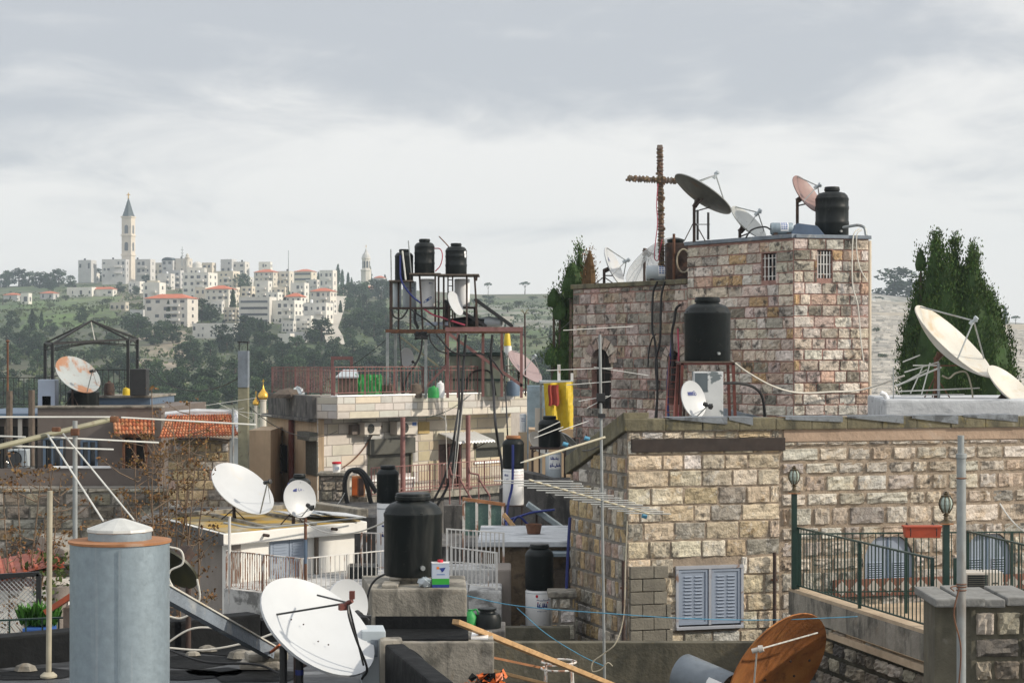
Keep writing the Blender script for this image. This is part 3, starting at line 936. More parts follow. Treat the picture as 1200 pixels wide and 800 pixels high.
def hill_house(label, x0, x1, yt, yb, floors=2, cols=3, roof='flat', tint=(1, 1, 1), yaw=-.3, D=None, name='hill_house', cat='house', depth=.75, win=True, band=False, arch=False, rx=None, sink=7, parapet=True, group='houses on the far hill'):
 D = D or hit((x0 + x1) / 2, yb) or 1190
 zb, zt = (HZ - yb) * D / F, (HZ - yt) * D / F
 Wt = S(x1 - x0, D)
 Wd = Wt / (math.cos(yaw) + depth * abs(math.sin(yaw)))
 dp = Wd * depth
 cx, cy = ((x0 + x1) / 2 - 600) * D / F, D + dp * .5
 h = zt - zb
 HRECT.append((x0, x1, yt, yb))
 root = thing(name, label, cat, Vector((cx, cy, zb)), group)
 cols = max(1, cols - (1 if cols > 4 else 0))
 Rm = Matrix.Translation(Vector((cx, cy, zb))) @ Matrix.Rotation(yaw, 4, 'Z')
 mb = MB(); mb.col = tint
 rh = h if roof == 'flat' else h * (.86 if floors > 1 else .75)
 mb.box((0, 0, (rh - sink) / 2), (Wd, dp, rh + sink))
 if roof == 'flat' and parapet:
  for (c, s) in (((0, -dp / 2 + .15, rh + .35), (Wd, .3, .7)), ((0, dp / 2 - .15, rh + .35), (Wd, .3, .7)), ((Wd / 2 - .15, 0, rh + .35), (.3, dp - .6, .7)), ((-Wd / 2 + .15, 0, rh + .35), (.3, dp - .6, .7))):
   mb.box(c, s)
 mb.xf(Rm).build('wall', M['hill_wall'], root)
 if roof == 'red':
  rb = MB()
  e = .5; a, b = Wd / 2 + e, dp / 2 + e
  top = h - rh
  k = max(.0, a - b)
  v = [Vector(q) for q in ((-a, -b, rh), (a, -b, rh), (a, b, rh), (-a, b, rh), (-k, 0, rh + top), (k + .01, 0, rh + top))]
  for f in ((0, 1, 5, 4), (1, 2, 5), (2, 3, 4, 5), (3, 0, 4), (0, 3, 2, 1)):
   rb.poly([v[i] for i in f])
  rb.xf(Rm).build('roof', M['hill_tile'], root)
 elif roof == 'flat':
  MB().box((0, 0, rh + .12), (Wd - .62, dp - .62, .2)).xf(Rm).build('roof', M['hill_roof'], root)
  if Wd > 8 and cat == 'house':
   MB().lathe([(0, 0), (.6, 0), (.6, 1.5), (.3, 1.75), (0, 1.75)], 10, Matrix.Translation(Vector((rnd(-.3, .3) * Wd, 0, rh + .2)))).xf(Rm).build('roof_tank', M['tank'] if random.random() < .7 else M['enamel'], root)
 elif roof == 'arched':
  rb = MB()
  q = [(-Wd / 2 * math.cos(math.pi * k / 8), math.sin(math.pi * k / 8) * h * .25) for k in range(9)]
  plate(rb, (0, -dp / 2 - .2, rh), (1, 0, 0), q[::-1], 0, dp + .4)
  rb.xf(Rm).build('roof', M['slate'], root)
 if win:
  def wdw(c, s):
   MB().box(c, s).xf(Rm).build('window', M['hill_glass'], root)
  fh = rh / floors
  for f in range(floors):
   z = fh * (f + .55)
   if band:
    wdw((0, -dp / 2 - .02, z), (Wd * .88, .1, fh * .36))
   else:
    for k in range(cols):
     if random.random() < .22: continue
     u = -Wd / 2 + Wd * (k + .5) / cols + rnd(-.1, .1) * Wd / cols
     wdw((u, -dp / 2 - .02, z), (min(1.4, Wd / cols * .4) * rnd(.55, 1.5), .1, fh * rnd(.3, .55)))
   nside = max(1, int(cols * depth * .7))
   for k in range(nside):
    u = -dp / 2 + dp * (k + .5) / nside
    sgn = 1 if yaw < 0 else -1
    wdw((sgn * (Wd / 2 + .02), u, z), (.1, min(1.2, dp / nside * .4), fh * .42))
  if floors >= 3 and not band:
   for f in range(1, floors):
    MB().box((Wd * .18, -dp / 2 - .6, fh * f), (Wd * .3, 1.2, .9)).xf(Rm).build('balcony', M['hill_wall'], root)
 return root
G, Wm, Y = (.8, .82, .86), (1.12, 1.12, 1.1), (1.05, .98, .86)
HH = [
 ('wide grey convent block at the foot of the tall bell tower', 119, 149, 305, 327, dict(floors=3, cols=6, tint=G, yaw=-.1, depth=.5)),
 ('grey block with two dark window rows just right of the bell tower base', 148, 180, 305, 330, dict(floors=3, cols=6, tint=(.9, .9, .92), yaw=-.22, depth=.5)),
 ('small pale house half behind the trees left of the bell tower', 91, 111, 306, 318, dict(floors=1, cols=3, tint=G)),
 ('small white flat roofed box house in front of the dark treetops', 97, 115, 321, 332, dict(floors=1, cols=3, tint=Wm)),
 ('long low white house with blue openings on the green slope', 77, 112, 338, 348, dict(floors=1, cols=7, tint=Wm, depth=.35)),
 ('low house with a flat red roof at the end of the long white house', 104, 136, 336, 347, dict(floors=1, cols=5, roof='red', tint=Wm, depth=.35)),
 ('low red roofed house at the far left edge of the hill', 3, 25, 343, 353, dict(floors=1, cols=3, roof='red', tint=G)),
 ('small white cube house beside the low red roofed house on the far left', 24, 36, 345, 357, dict(floors=1, cols=1, tint=Wm)),
 ('tiny red roofed cottage above the terraced grass', 46, 67, 341, 351, dict(floors=1, cols=2, roof='red', tint=G)),
 ('pale house with dark balconies right of the convent block', 180, 198, 309, 328, dict(floors=3, cols=3, tint=Y)),
 ('house with a dark arched roof on the ridge', 189, 206, 303, 318, dict(floors=2, cols=2, roof='arched', tint=G)),
 ('pale stone house left of the domed prayer hall', 205, 224, 304, 322, dict(floors=2, cols=3, tint=(.95, .92, .88))),
 ('big white stepped house in the middle of the village', 213, 252, 321, 352, dict(floors=4, cols=4, tint=Wm)),
 ('upper pale house with a black tank below the ridge domes', 250, 279, 319, 346, dict(floors=4, cols=4, tint=Y)),
 ('ridge house with a round white reservoir on its roof', 271, 291, 308, 322, dict(floors=2, cols=2, tint=(.95, .95, .95))),
 ('tall red roofed house beside the dark cypress pair', 240, 275, 334, 367, dict(floors=4, cols=4, roof='red', tint=(1, .98, .93))),
 ('large apartment house with a long red roof and balconies behind two cypresses', 168, 229, 344, 383, dict(floors=4, cols=6, roof='red', tint=(1, .98, .95), depth=.5)),
 ('white wing stepping up behind the large red roofed apartment house', 167, 192, 333, 360, dict(floors=3, cols=3, tint=Wm)),
 ('grey block with long horizontal window bands', 279, 322, 350, 380, dict(floors=4, band=True, tint=(.95, .95, .94), yaw=-.25, depth=.6)),
 ('wide apartment house with two red roof slopes high on the ridge', 297, 326, 315, 342, dict(floors=4, cols=4, roof='red', tint=(1, .95, .87))),
 ('plain pale apartment block joined to the wide red roofed house', 323, 343, 319, 342, dict(floors=3, cols=3, tint=(1, .95, .88))),
 ('dark fronted villa with a hipped red roof on the ridge', 344, 370, 315, 337, dict(floors=3, band=True, roof='red', tint=Y)),
 ('tall white corner house at the upper end of the lane', 374, 394, 318, 346, dict(floors=3, cols=3, tint=Wm)),
 ('white house with stepped terraces below the dark fronted villa', 340, 361, 333, 356, dict(floors=3, cols=3, tint=Wm)),
 ('narrow house with a small red pyramid roof', 334, 357, 343, 376, dict(floors=4, cols=3, roof='red', tint=Wm)),
 ('red roofed house beside the top of the stepped lane', 363, 393, 337, 367, dict(floors=3, cols=4, roof='red', tint=(1.05, 1.02, .97))),
 ('plain white block lowest in the cluster with small square windows', 317, 352, 354, 380, dict(floors=3, cols=4, tint=Wm)),
 ('white house with three arched windows by the stepped lane', 355, 389, 357, 386, dict(floors=3, cols=5, tint=Wm)),
 ('long low grey school building at the top edge of the pine wood', 225, 277, 381, 397, dict(floors=2, cols=11, tint=(.85, .87, .88), depth=.3, yaw=-.12)),
 ('low white shed house among the pines below the lane', 325, 344, 393, 403, dict(floors=1, cols=2, tint=Wm)),
 ('low wide white house tucked into the pines', 336, 361, 391, 402, dict(floors=1, cols=4, tint=G, depth=.4)),
 ('long monastery building with a red roof behind trees right of the lane', 401, 446, 335, 348, dict(floors=1, cols=7, roof='red', tint=(.95, .88, .8), depth=.35, yaw=-.1)),
 ('low red roofed house on the ridge right of the pale church spire', 438, 452, 323, 333, dict(floors=1, cols=2, roof='red', tint=G)),
 ('pale house on the ridge left of the flagpole', 279, 296, 326, 345, dict(floors=3, cols=2, tint=(.92, .92, .92))),
 ('cream house behind the dark cypress pair in the centre', 228, 244, 338, 356, dict(floors=2, cols=2, tint=Y)),
 ('small white house above the long grey school', 299, 318, 331, 352, dict(floors=3, cols=2, tint=Wm)),
 ('pale garden house at the foot of the terraced grass', 128, 150, 356, 364, dict(floors=1, cols=3, tint=(.8, .76, .68), depth=.4)),
 ('pale low building beside the apartment house balconies', 152, 172, 365, 377, dict(floors=1, cols=3, tint=G)),
]
rg = random.Random(2)
for (x0, x1, yt, yb) in ((258, 276, 305, 320), (236, 252, 309, 323), (198, 214, 318, 338), (184, 203, 322, 340), (262, 280, 338, 356), (318, 336, 338, 356), (282, 298, 337, 353), (358, 374, 329, 345), (369, 388, 346, 366), (312, 330, 344, 360), (150, 168, 331, 344), (172, 186, 330, 342), (303, 318, 308, 322), (247, 262, 355, 368), (262, 280, 362, 378), (346, 366, 372, 388), (330, 346, 378, 390), (380, 394, 356, 374)):
 HH.append(('pale house squeezed between larger blocks in the crowded hill village', x0, x1, yt, yb, dict(floors=max(1, round((yb - yt) / 6)), cols=rg.choice((2, 3, 4)), tint=rg.choice((G, Wm, Y, (1, 1, 1))), yaw=rg.uniform(-.4, -.1))))
for (lab, x0, x1, yt, yb, kw) in HH:
 hill_house(lab, x0, x1, yt, yb, **kw)
for (lab, x0, x1, yt, yb, tint) in [
  ('long pale terrace wall high on the stony slope', 1017, 1078, 352, 359, (.85, .82, .76)),
  ('second pale terrace wall lower on the stony slope', 1020, 1073, 364, 372, (.95, .9, .82)),
  ('pale walled plot on the slope right of the tall cypress', 1172, 1215, 377, 388, (1, .94, .84)),
  ('small pale gable ruin on the slope above the lit terraces', 588, 602, 368, 378, (1, .96, .88))]:
 hill_house(lab, x0, x1, yt, yb, floors=1, win=False, tint=tint, depth=.2, yaw=-.05, name='terrace_wall', cat='wall', group='pale walls on the slope', parapet=False, sink=4, roof='none')
def hill_tower():
 D = 1200.0
 cx = (150.5 - 600) * D / F
 zb = (HZ - 330) * D / F
 zt = (HZ - 254) * D / F
 w = S(14.2, D)
 root = thing('bell_tower', 'tall square stone bell tower with a dark pointed spire and gold cross', 'bell tower', Vector((cx, D, zb)))
 yaw = -.22
 Rm = Matrix.Translation(Vector((cx, D, zb))) @ Matrix.Rotation(yaw, 4, 'Z')
 h = zt - zb
 mb = MB(); mb.col = (1, .93, .84)
 w0 = w / (math.cos(yaw) + abs(math.sin(yaw)))
 mb.box((0, 0, h / 2 - 3), (w0, w0, h + 6))
 mb.xf(Rm).build('shaft', M['hill_wall'], root)
 px = F / D
 for y in (254.5, 276, 299):
  z = (HZ - y) * D / F - zb
  c = MB(); c.col = (1.05, .97, .86)
  c.box((0, 0, z), (w0 + .9, w0 + .9, .8)).xf(Rm).build('cornice', M['hill_wall'], root)
 for y0, y1 in ((264, 274), (284, 294)):
  z0 = (HZ - y1) * D / F - zb; hh = S(y1 - y0, D)
  for k in range(4):
   c = MB()
   plate(c, (0, -w0 / 2, z0), (1, 0, 0), arch_pts(w0 * .38, hh), .06, .2)
   c.xf(Rm @ Matrix.Rotation(k * math.pi / 2, 4, 'Z')).build('belfry_opening', M['hill_glass'], root)
 zs = (HZ - 232.5) * D / F - zb
 MB().lathe([(w0 * .62, h), (w0 * .6, h + .4), (w0 * .42, h + (zs - h) * .3), (w0 * .16, h + (zs - h) * .8), (.25, zs), (0, zs)], 8, Matrix.Rotation(R(22.5), 4, 'Z')).xf(Rm).build('spire', M['slate'], root)
 cr = MB().box((0, 0, zs + 1.7), (.5, .5, 3.6)).box((0, 0, zs + 2.2), (2.2, .5, .5))
 cr.lathe([(0, zs - .4), (.7, zs), (0, zs + .6)], 8)
 cr.xf(Rm).build('cross', M['gold'], root)
hill_tower()
def church2():
 D = 1235.0
 cx = (429 - 600) * D / F
 z = lambda y: (HZ - y) * D / F
 root = thing('church_spire', 'pale stone church lantern with small pointed top on the ridge', 'church', Vector((cx, D, z(334))))
 mb = MB(); mb.col = (.95, .93, .9)
 T = Matrix.Translation(Vector((cx, D, 0)))
 w = S(9.5, D)
 mb.lathe([(w * .62, z(345)), (w * .62, z(318)), (w * .68, z(317.5)), (w * .68, z(316)), (w * .5, z(315.5)), (w * .5, z(304)), (w * .58, z(303.5)), (w * .55, z(302))], 8, T)
 mb.build('drum', M['hill_wall'], root)
 d = MB(); d.col = (.8, .82, .84)
 d.lathe([(w * .55, z(302)), (w * .4, z(298)), (w * .2, z(295.5)), (w * .14, z(293.5)), (.0, z(290))], 10, T)
 d.build('dome', M['hill_wall'], root)
 for k in range(4):
  a = R(22.5 + 45 * k + 180)
  c = MB(); plate(c, (0, -w * .475, z(314)), (1, 0, 0), arch_pts(1.2, S(8, D)), .06, .2)
  c.xf(T @ Matrix.Rotation(R(-67.5 + 45 * k), 4, 'Z')).build('opening', M['hill_glass'], root)
 MB().box((cx, D, z(289)), (.25, .25, 2.4)).box((cx, D, z(288.6)), (1, .25, .25)).build('cross', M['gold'], root)
church2()
def dome_hall():
 D = 1170.0
 z = lambda y: (HZ - y) * D / F
 cx = (231 - 600) * D / F
 root = thing('prayer_hall', 'low round domed prayer hall with a short minaret on the ridge', 'mosque', Vector((cx, D, z(330))))
 mb = MB(); mb.col = (.92, .92, .9)
 w = S(11, D)
 mb.box((cx, D, z(324)), (S(20, D), S(18, D), S(20, D)))
 mb.build('wall', M['hill_wall'], root)
 d = MB(); d.col = (.86, .87, .86)
 d.lathe([(w * .52, z(314.5)), (w * .52, z(311)), (w * .47, z(308.8)), (w * .3, z(307)), (0, z(306.3))], 20, Matrix.Translation(Vector((cx, D, 0))))
 d.build('dome', M['hill_wall'], root, smooth=True)
 mx_ = (219.5 - 600) * D / F
 m = MB(); m.col = (.85, .83, .78)
 m.lathe([(1.3, z(330)), (1.2, z(303)), (1.7, z(302.5)), (1.7, z(301.5)), (1.1, z(301)), (1.1, z(299)), (.6, z(297.5)), (0, z(296.5))], 10, Matrix.Translation(Vector((mx_, D, 0))))
 m.build('minaret', M['hill_wall'], root)
 for k in range(3):
  MB().box((cx - S(5, D) + S(5, D) * k, D - S(9, D) - .02, z(319)), (1, .1, 1.8)).build('window', M['hill_glass'], root)
dome_hall()
for lab, px, yt, yb, D, cross in [('thin ridge mast with cross arms beside the domed hall', 213.5, 289, 306, 1175, True), ('tall plain flagpole standing on the ridge houses', 338, 294, 318, 1180, False)]:
 r = thing('ridge_mast', lab, 'mast', P(px, yb, D), 'masts on the ridge')
 MB().tube([P(px, yb + 6, D), P(px, yt, D)], [.28, .16], 6).build('pole', M['pipe'], r)
 if cross:
  for y in (293, 296.5, 300):
   MB().bar(P(px - 1.6, y, D), P(px + 1.6, y, D), .25).build('crossarm', M['pipe'], r)
 else:
  MB().lathe([(0, -.3), (.35, 0), (0, .4)], 8, Matrix.Translation(P(px, yt, D))).build('finial', M['pipe'], r)
for lab, px, yt, yb, wpx in [('larger gold onion dome with cross rising behind the roof parapet', 308.5, 444, 478, 13), ('smaller gold onion dome half hidden left of the larger one', 300, 458, 482, 8)]:
 D = 210.0
 c = PZ(px, D, 0)
 r = S(wpx, D) / 2
 z = lambda y: (HZ - y) * D / F
 s = (yb - yt) / 34
 root = thing('onion_dome', lab, 'church dome', PZ(px, D, z(yb)), 'gold domes in the valley')
 T = Matrix.Translation(c)
 dm = MB().lathe([(r * .55, z(yt + 24 * s)), (r * .98, z(yt + 21.5 * s)), (r, z(yt + 19.5 * s)), (r * .8, z(yt + 16.5 * s)), (r * .4, z(yt + 13.5 * s)), (r * .12, z(yt + 10 * s)), (r * .06, z(yt + 7 * s)), (0, z(yt + 6 * s))], 18, T)
 dm.build('dome', M['gold'], root, smooth=True)
 dr = MB(); dr.col = (.9, .86, .8)
 dr.lathe([(r * .55, -24), (r * .55, z(yt + 25.5 * s)), (r * .68, z(yt + 25 * s)), (r * .66, z(yt + 24 * s))], 14, T)
 dr.build('drum', M['hill_wall'], root)
 MB().bar(PZ(px, D, z(yt + 7 * s)), PZ(px, D, z(yt)), .07).bar(P(px - 1.6 * s, yt + 2.4 * s, D), P(px + 1.6 * s, yt + 2.4 * s, D), .06).build('cross', M['gold'], root)
rg = random.Random(11)
TREE_TXT = {
 'pine': ('pine_tree', 'dark round crowned pine in the wood covering the lower slope', 'pines on the far slope'),
 'olive': ('olive_tree', 'small grey green olive tree dotted on the open slope', 'olive trees on the far slope'),
 'cypress': ('cypress_tree', 'slim dark cypress spire among the hill houses', 'cypresses on the far hill'),
}
PROTO = {}
for kind in ('pine', 'olive', 'cypress'):
 PROTO[kind] = [[pine_proto(TREE_TXT[kind][0], 100 + 7 * k + len(kind), kind, TREE_TXT[kind][1], TREE_TXT[kind][2]), False] for k in range(3)]
def put_tree(kind, px, py, hpx, label=None, wide=1.0, dy=0):
 D = hit(px, py)
 if D is None: D = interp(px, CD) + 12
 p = rg.choice(PROTO[kind])
 H0 = {'pine': 9.0, 'olive': 4.4, 'cypress': 10.3}[kind]
 x = (px - 600) * D / F
 loc = Vector((x, D, terrain(x, D) - .3 + dy))
 s = S(hpx, D) / H0
 if not p[1]:
  o = p[0]; p[1] = True
  o.location = loc; WL[o.name] = loc
 else:
  o = copy_tree(p[0], loc)
 o.rotation_euler = (0, 0, rg.uniform(0, 6.28))
 o.scale = (s * wide, s * wide, s)
 o['label'] = label or TREE_TXT[kind][1]
 return o
def inside(px, py, m=0):
 return any(a - m < px < b + m and c - m < py < d + m for a, b, c, d in HRECT)
for (px, py, h, lab) in [
  (197.5, 383, 31, 'left cypress of the pair in front of the long red roofed apartment house'), (209.5, 382, 28, 'right cypress of the pair in front of the long red roofed apartment house'),
  (273, 376, 37, 'tall cypress at the right corner of the tall red roofed house'), (37.5, 388, 26, 'left cypress of the two on the terraced grass'), (48.5, 387, 22, 'right cypress of the two on the terraced grass'),
  (373, 324, 16, 'short cypress on the ridge beside the white corner house'), (396, 334, 24, None), (401, 336, 20, None), (408, 336, 17, None), (433, 334, 27, 'cypress standing directly in front of the pale church spire'),
  (451, 336, 18, None), (421, 372, 26, None), (291, 398, 25, None), (306, 402, 28, None), (399, 372, 20, None), (434, 378, 18, None), (1093, 372, 12, None), (1178, 384, 24, 'narrow cypress on the skyline right of the big near cypress'), (1166, 384, 18, None), (283, 378, 22, None), (412, 338, 13, None), (592, 395, 16, None), (645, 402, 18, None)]:
 put_tree('cypress', px, py, h, lab, 1.15 if h < 30 else .95)
npine = 23
for (px, py, h) in [(236, 379, 30), (226, 378, 25), (247, 380, 26), (214, 316, 14), (171, 333, 12), (197, 334, 9), (282, 346, 26), (291, 346, 24), (10, 336, 20), (22, 336, 23), (34, 336, 19), (47, 338, 22), (58, 338, 20), (69, 337, 23), (82, 338, 16), (101, 330, 18), (115, 330, 19), (125, 331, 14), (60, 340, 14), (5, 337, 18), (141, 343, 13), (153, 343, 15), (160, 345, 12), (121, 343, 11), (414, 350, 22), (424, 352, 26), (436, 350, 24), (447, 352, 26), (404, 352, 20), (410, 366, 20), (456, 350, 22), (430, 366, 22), (444, 368, 20), (424, 386, 24), (438, 390, 26), (452, 384, 24), (410, 388, 24), (264, 388, 15), (332, 355, 10), (313, 352, 12)]:
 if py < 331 or not inside(px, py - 3, -2):
  put_tree('pine', px, py, h, 'bushy dark pine standing between the hill houses', 1.1)
  npine += 1
n = 0
tries = 0
placed = []
while n < 235 and tries < 20000:
 tries += 1
 px, py = rg.uniform(-15, 700), rg.uniform(377, 500)
 if px < 150 and py < 402 and rg.random() < .75: continue
 if px < 150 and 385 < py < 480 and rg.random() < .35: continue
 if 160 < px < 212 and 405 < py < 440: continue
 if 176 < px < 300 and 438 < py < 452 and rg.random() < .75: continue
 if 250 < px < 400 and py > 480: continue
 if px > 455 and rg.random() < .55: continue
 if px > 545 and py < 410: continue
 if inside(px, py, 1) or inside(px, py - 12, -1): continue
 if 383 < px < 397 and py < 408: continue
 if any(abs(px - a) < 10 and abs(py - b) < 5 for a, b in placed): continue
 placed.append((px, py))
 hh = rg.uniform(18, 30) * (1 + (py - 400) / 400)
 if px < 150: hh *= .8
 put_tree('pine', px, py, hh, None, rg.uniform(1.0, 1.3))
 n += 1
n = 0
while n < 130:
 px, py = (rg.uniform(0, 160), rg.uniform(350, 478)) if rg.random() < .4 else (rg.uniform(540, 700), rg.uniform(352, 470))
 if rg.random() < .2: px, py = rg.uniform(1020, 1200), rg.uniform(388, 470)
 if inside(px, py, 1): continue
 if px > 1020 and rg.random() < .8: continue
 if 560 < px < 690 and 372 < py < 396 and rg.random() < .8: continue
 put_tree('olive', px, py, rg.uniform(7, 12), None, rg.uniform(1, 1.5))
 n += 1
um = pine_proto('umbrella_pine', 41, 'umbrella', 'flat topped umbrella pine alone on the skyline right of the water tanks', 'umbrella pines on the skyline')
um.location = (S(615 - 600, 1230), 1230, (HZ - 344) * 1230 / F); um.scale = (.95, .95, .8)
WL[um.name] = Vector(um.location)
u2 = copy_tree(PROTO['pine'][1][0], Vector(((1048 - 600) * 940 / F, 940, (HZ - 351) * 940 / F)), 2.0, (3.1, 3.1, 1.75), 'broad dark round pine on the ridge between the stone tower and the big cypress')
u3 = copy_tree(um, Vector(((572 - 600) * 1230 / F, 1230, (HZ - 346) * 1230 / F)), 1.0, (.6, .6, .85), 'small ragged pine on the skyline beside the solar panels')
u4 = copy_tree(um, Vector(((1190 - 600) * 905 / F, 905, (HZ - 382) * 905 / F)), .4, (.55, .55, .5), 'low dark bush pine on the skyline at the far right')
u5 = copy_tree(um, Vector(((1028 - 600) * 900 / F, 900, (HZ - 362) * 900 / F)), .9, (.8, .8, .6), 'dark pine below the ridge hugging the stone tower edge')
gs = MB()
for _ in range(5200):
 px, py = rg.uniform(1010, 1230), rg.uniform(366, 505)
 D = 400 + (505 - py) / 140 * 480 + rg.uniform(-30, 30)
 x = (px - 600) * D / F
 if terrain(x, D) < -18: continue
 s = rg.uniform(.8, 1.5)
 k = rg.uniform(.6, 1.15)
 gs.box((x, D, terrain(x, D) + .2), (2.2 * s, 1.0 * s, rg.uniform(.7, 1.5)), rg.uniform(-.15, .15), col=(k, k * .98, k * .95))
o = gs.build('gravestones', M['hill_wall'], kind='stuff', label='pale jumble of gravestones covering the stony slope', cat='gravestones')
sc = MB()
for _ in range(5200):
 px, py = rg.uniform(-30, 720), rg.uniform(352, 490)
 D = 340 + (495 - py) / 145 * 800 + rg.uniform(-40, 40)
 x = (px - 600) * D / F
 if mnoise.noise(Vector((x * .03, D * .03, 3))) < rg.uniform(-.4, .3): continue
 k = rg.uniform(.6, 1.3)
 c = Vector((x, D, terrain(x, D) + .4))
 for _ in range(6):
  leaf(sc, c + Vector((rg.gauss(0, .9), rg.gauss(0, .9), rg.uniform(0, 1.0))), 1.1, (k, k, k * .9), rg)
sc.build('scrub', M['leaf_olive'], kind='stuff', label='low grey green scrub scattered over the hillside', cat='scrub')
DECK = -4.95
HA, HB, HL = (1.93, 32.0), (10.9, 34.5), (1.06, 34.6)     # front corner, far right end of the front, left end of the gable side
UF = Vector((HB[0] - HA[0], HB[1] - HA[1], 0)); WF = UF.length; UF.normalize()
NF = Vector((UF.y, -UF.x, 0))
UL = Vector((HA[0] - HL[0], HA[1] - HL[1], 0)); WLs = UL.length; UL.normalize()
NL = Vector((UL.y, -UL.x, 0))
ZTOP = -1.22           # stone top under the coping
BASE = -5.2
def zof(py, D): return (HZ - py) * D / F
def on_front(px, py):
 x, y, u = OL(px, HA, HB)
 return u, zof(py, y) - BASE, Vector((x, y, zof(py, y)))
house = thing('stone_house', 'old stone house with a mossy concrete coping and shuttered windows in front of the tower', 'house', Vector((HA[0], HA[1], -14)))
hb = MB()
HR, HRL = Vector((12.5, 43.6, 0)), Vector((2.3, 43.6, 0))
i = .3
poly = [Vector((*HL, 0)) - NL * i, Vector((*HA, 0)) - NF * i - NL * i * .6, Vector((*HB, 0)) - NF * i, HR, HRL]
slope = lambda u: (zof(556, HL[1]) - BASE) + ((ZTOP - BASE) - (zof(556, HL[1]) - BASE)) * (u / WLs)
hb.prism(poly, -14, [zof(556, HL[1]), ZTOP - .3, ZTOP - .3, ZTOP - .3, zof(556, HL[1]) - .1])
hb.build('body', M['mortar_dark'], house)
u0, v0, _ = on_front(793, 734); u1, v1, _ = on_front(868, 662)
WIN = (u0, u1, v0, v1)
arches = []
for a, b, yt, yb in ((1013, 1071, 624, 694), (1131, 1186, 621, 692)):
 p0, q0, _ = on_front(a, yb); p1, q1, _ = on_front(b, yt)
 arches.append((p0, p1, q0, q1))
fb = MB()
HF = ZTOP - BASE
holed(fb, (HA[0], HA[1], BASE), UF, WF, HF, [WIN] + arches, .22)
fb.build('front_joints', M['mortar_grey'], house)
fs = MB()
usplit = on_front(915, 600)[0]
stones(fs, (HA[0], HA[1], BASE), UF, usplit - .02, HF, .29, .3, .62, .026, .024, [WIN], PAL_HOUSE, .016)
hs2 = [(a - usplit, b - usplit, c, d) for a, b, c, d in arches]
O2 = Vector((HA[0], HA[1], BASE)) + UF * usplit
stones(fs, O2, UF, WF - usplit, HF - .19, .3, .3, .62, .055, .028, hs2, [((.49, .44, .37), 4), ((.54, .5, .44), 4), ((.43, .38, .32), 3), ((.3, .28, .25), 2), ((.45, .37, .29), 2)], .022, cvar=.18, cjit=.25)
fs.build('front_stones', M['stone_house'], house)
rp = MB()
panel(rp, (HA[0], HA[1], BASE), UF, usplit + .05, WF - .1, HF - .2, HF, .02, .06)
M['render_pink'] = mat('sandy pink render', (.36, .265, .195), .95, var=.2, scale=2, bump=.8, bscale=9, stains=[((.44, .36, .29), 1.6, .55, .68, .6), ((.2, .14, .1), 2.5, .62, .75, .5)])
rp.build('render_band', M['render_pink'], house)
lb = MB()
lb.poly([(HL[0], HL[1], BASE), (HA[0], HA[1], BASE), (HA[0], HA[1], BASE + slope(WLs)), (HL[0], HL[1], BASE + slope(0))])
lb.build('side_joints', M['mortar_dark'], house)
ls = MB()
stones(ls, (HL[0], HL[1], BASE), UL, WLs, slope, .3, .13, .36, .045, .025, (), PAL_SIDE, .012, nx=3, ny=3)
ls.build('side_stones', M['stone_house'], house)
cp = MB()
Zc = zof(491, 32)
cw, co = .4, .07
OF = Vector((HA[0], HA[1], 0))
n = 14
for k in range(n):
 a, b = WF * k / n, WF * (k + 1) / n - .004
 panel(cp, OF, UF, a - (.06 if k == 0 else 0), b, ZTOP + .005, Zc + rnd(-.012, .012), co + rnd(-.012, .012), cw)
cp.build('coping', M['coping'], house, bevel=.018)
cs = MB()
zl0, zl1 = zof(556, HL[1]), ZTOP
o = NL * co
A0 = Vector((HL[0], HL[1], 0)) - UL * .1
B0 = Vector((HA[0], HA[1], 0)) + UL * .0
for k in range(5):
 a, b = A0.lerp(B0, k / 5), A0.lerp(B0, (k + 1) / 5 - .004)
 za, zb = zl0 + (zl1 - zl0) * k / 5 - .01, zl0 + (zl1 - zl0) * (k + 1) / 5 - .01
 t = .33
 q = [a + o, b + o, b - NL * cw, a - NL * cw]
 i0 = len(cs.v)
 for p, z in zip(q, (za, zb, zb, za)): cs.v.append(Vector((p.x, p.y, z + .01)))
 for p, z in zip(q, (za, zb, zb, za)): cs.v.append(Vector((p.x, p.y, z + t)))
 for f in ((0, 3, 2, 1), (4, 5, 6, 7), (0, 1, 5, 4), (1, 2, 6, 5), (2, 3, 7, 6), (3, 0, 4, 7)): cs.face([i0 + x for x in f])
cs.build('side_coping', M['coping'], house, bevel=.015)
pm = MB()
for (a, b) in ((782, 850), (852, 880), (918, 985), (990, 1056), (1066, 1120), (1126, 1190)):
 ua, ub = on_front(a, 490)[0], on_front(b, 490)[0]
 h = .1
 c = OF + NF * (co + .022)
 z1 = Zc + .022
 p = lambda u, d, z: OF + UF * u + NF * d + Vector((0, 0, z))
 pm.poly([p(ua, co + .022, z1 - rnd(.02, .05)), p(ub, co + .024, z1 - rnd(.1, .16)), p(ub, co + .022, z1), p(ua, co + .022, z1)])
 pm.poly([p(ua, co + .022, z1), p(ub, co + .022, z1), p(ub, -.34, z1 + .006), p(ua, -.34, z1 + .006)])
pm.build('roof_patch', M['patch'], house)
lt = MB()
panel(lt, (HA[0], HA[1], 0), UF, .06, on_front(919, 520)[0], zof(530, 32), zof(514.5, 32), .055, .05)
lt.build('lintel_beam', mat('charred lintel', (.03, .021, .017), .8, var=.4, scale=6), house, bevel=.01)
M['frame_blue'] = mat('blue grey frame with rust', (.36, .38, .42), .55, var=.1, scale=4, stains=[((.2, .1, .05), (5, 5, 3), .58, .66, .85)])
U0 = Vector((HA[0], HA[1], BASE))
um = (u0 + u1) / 2
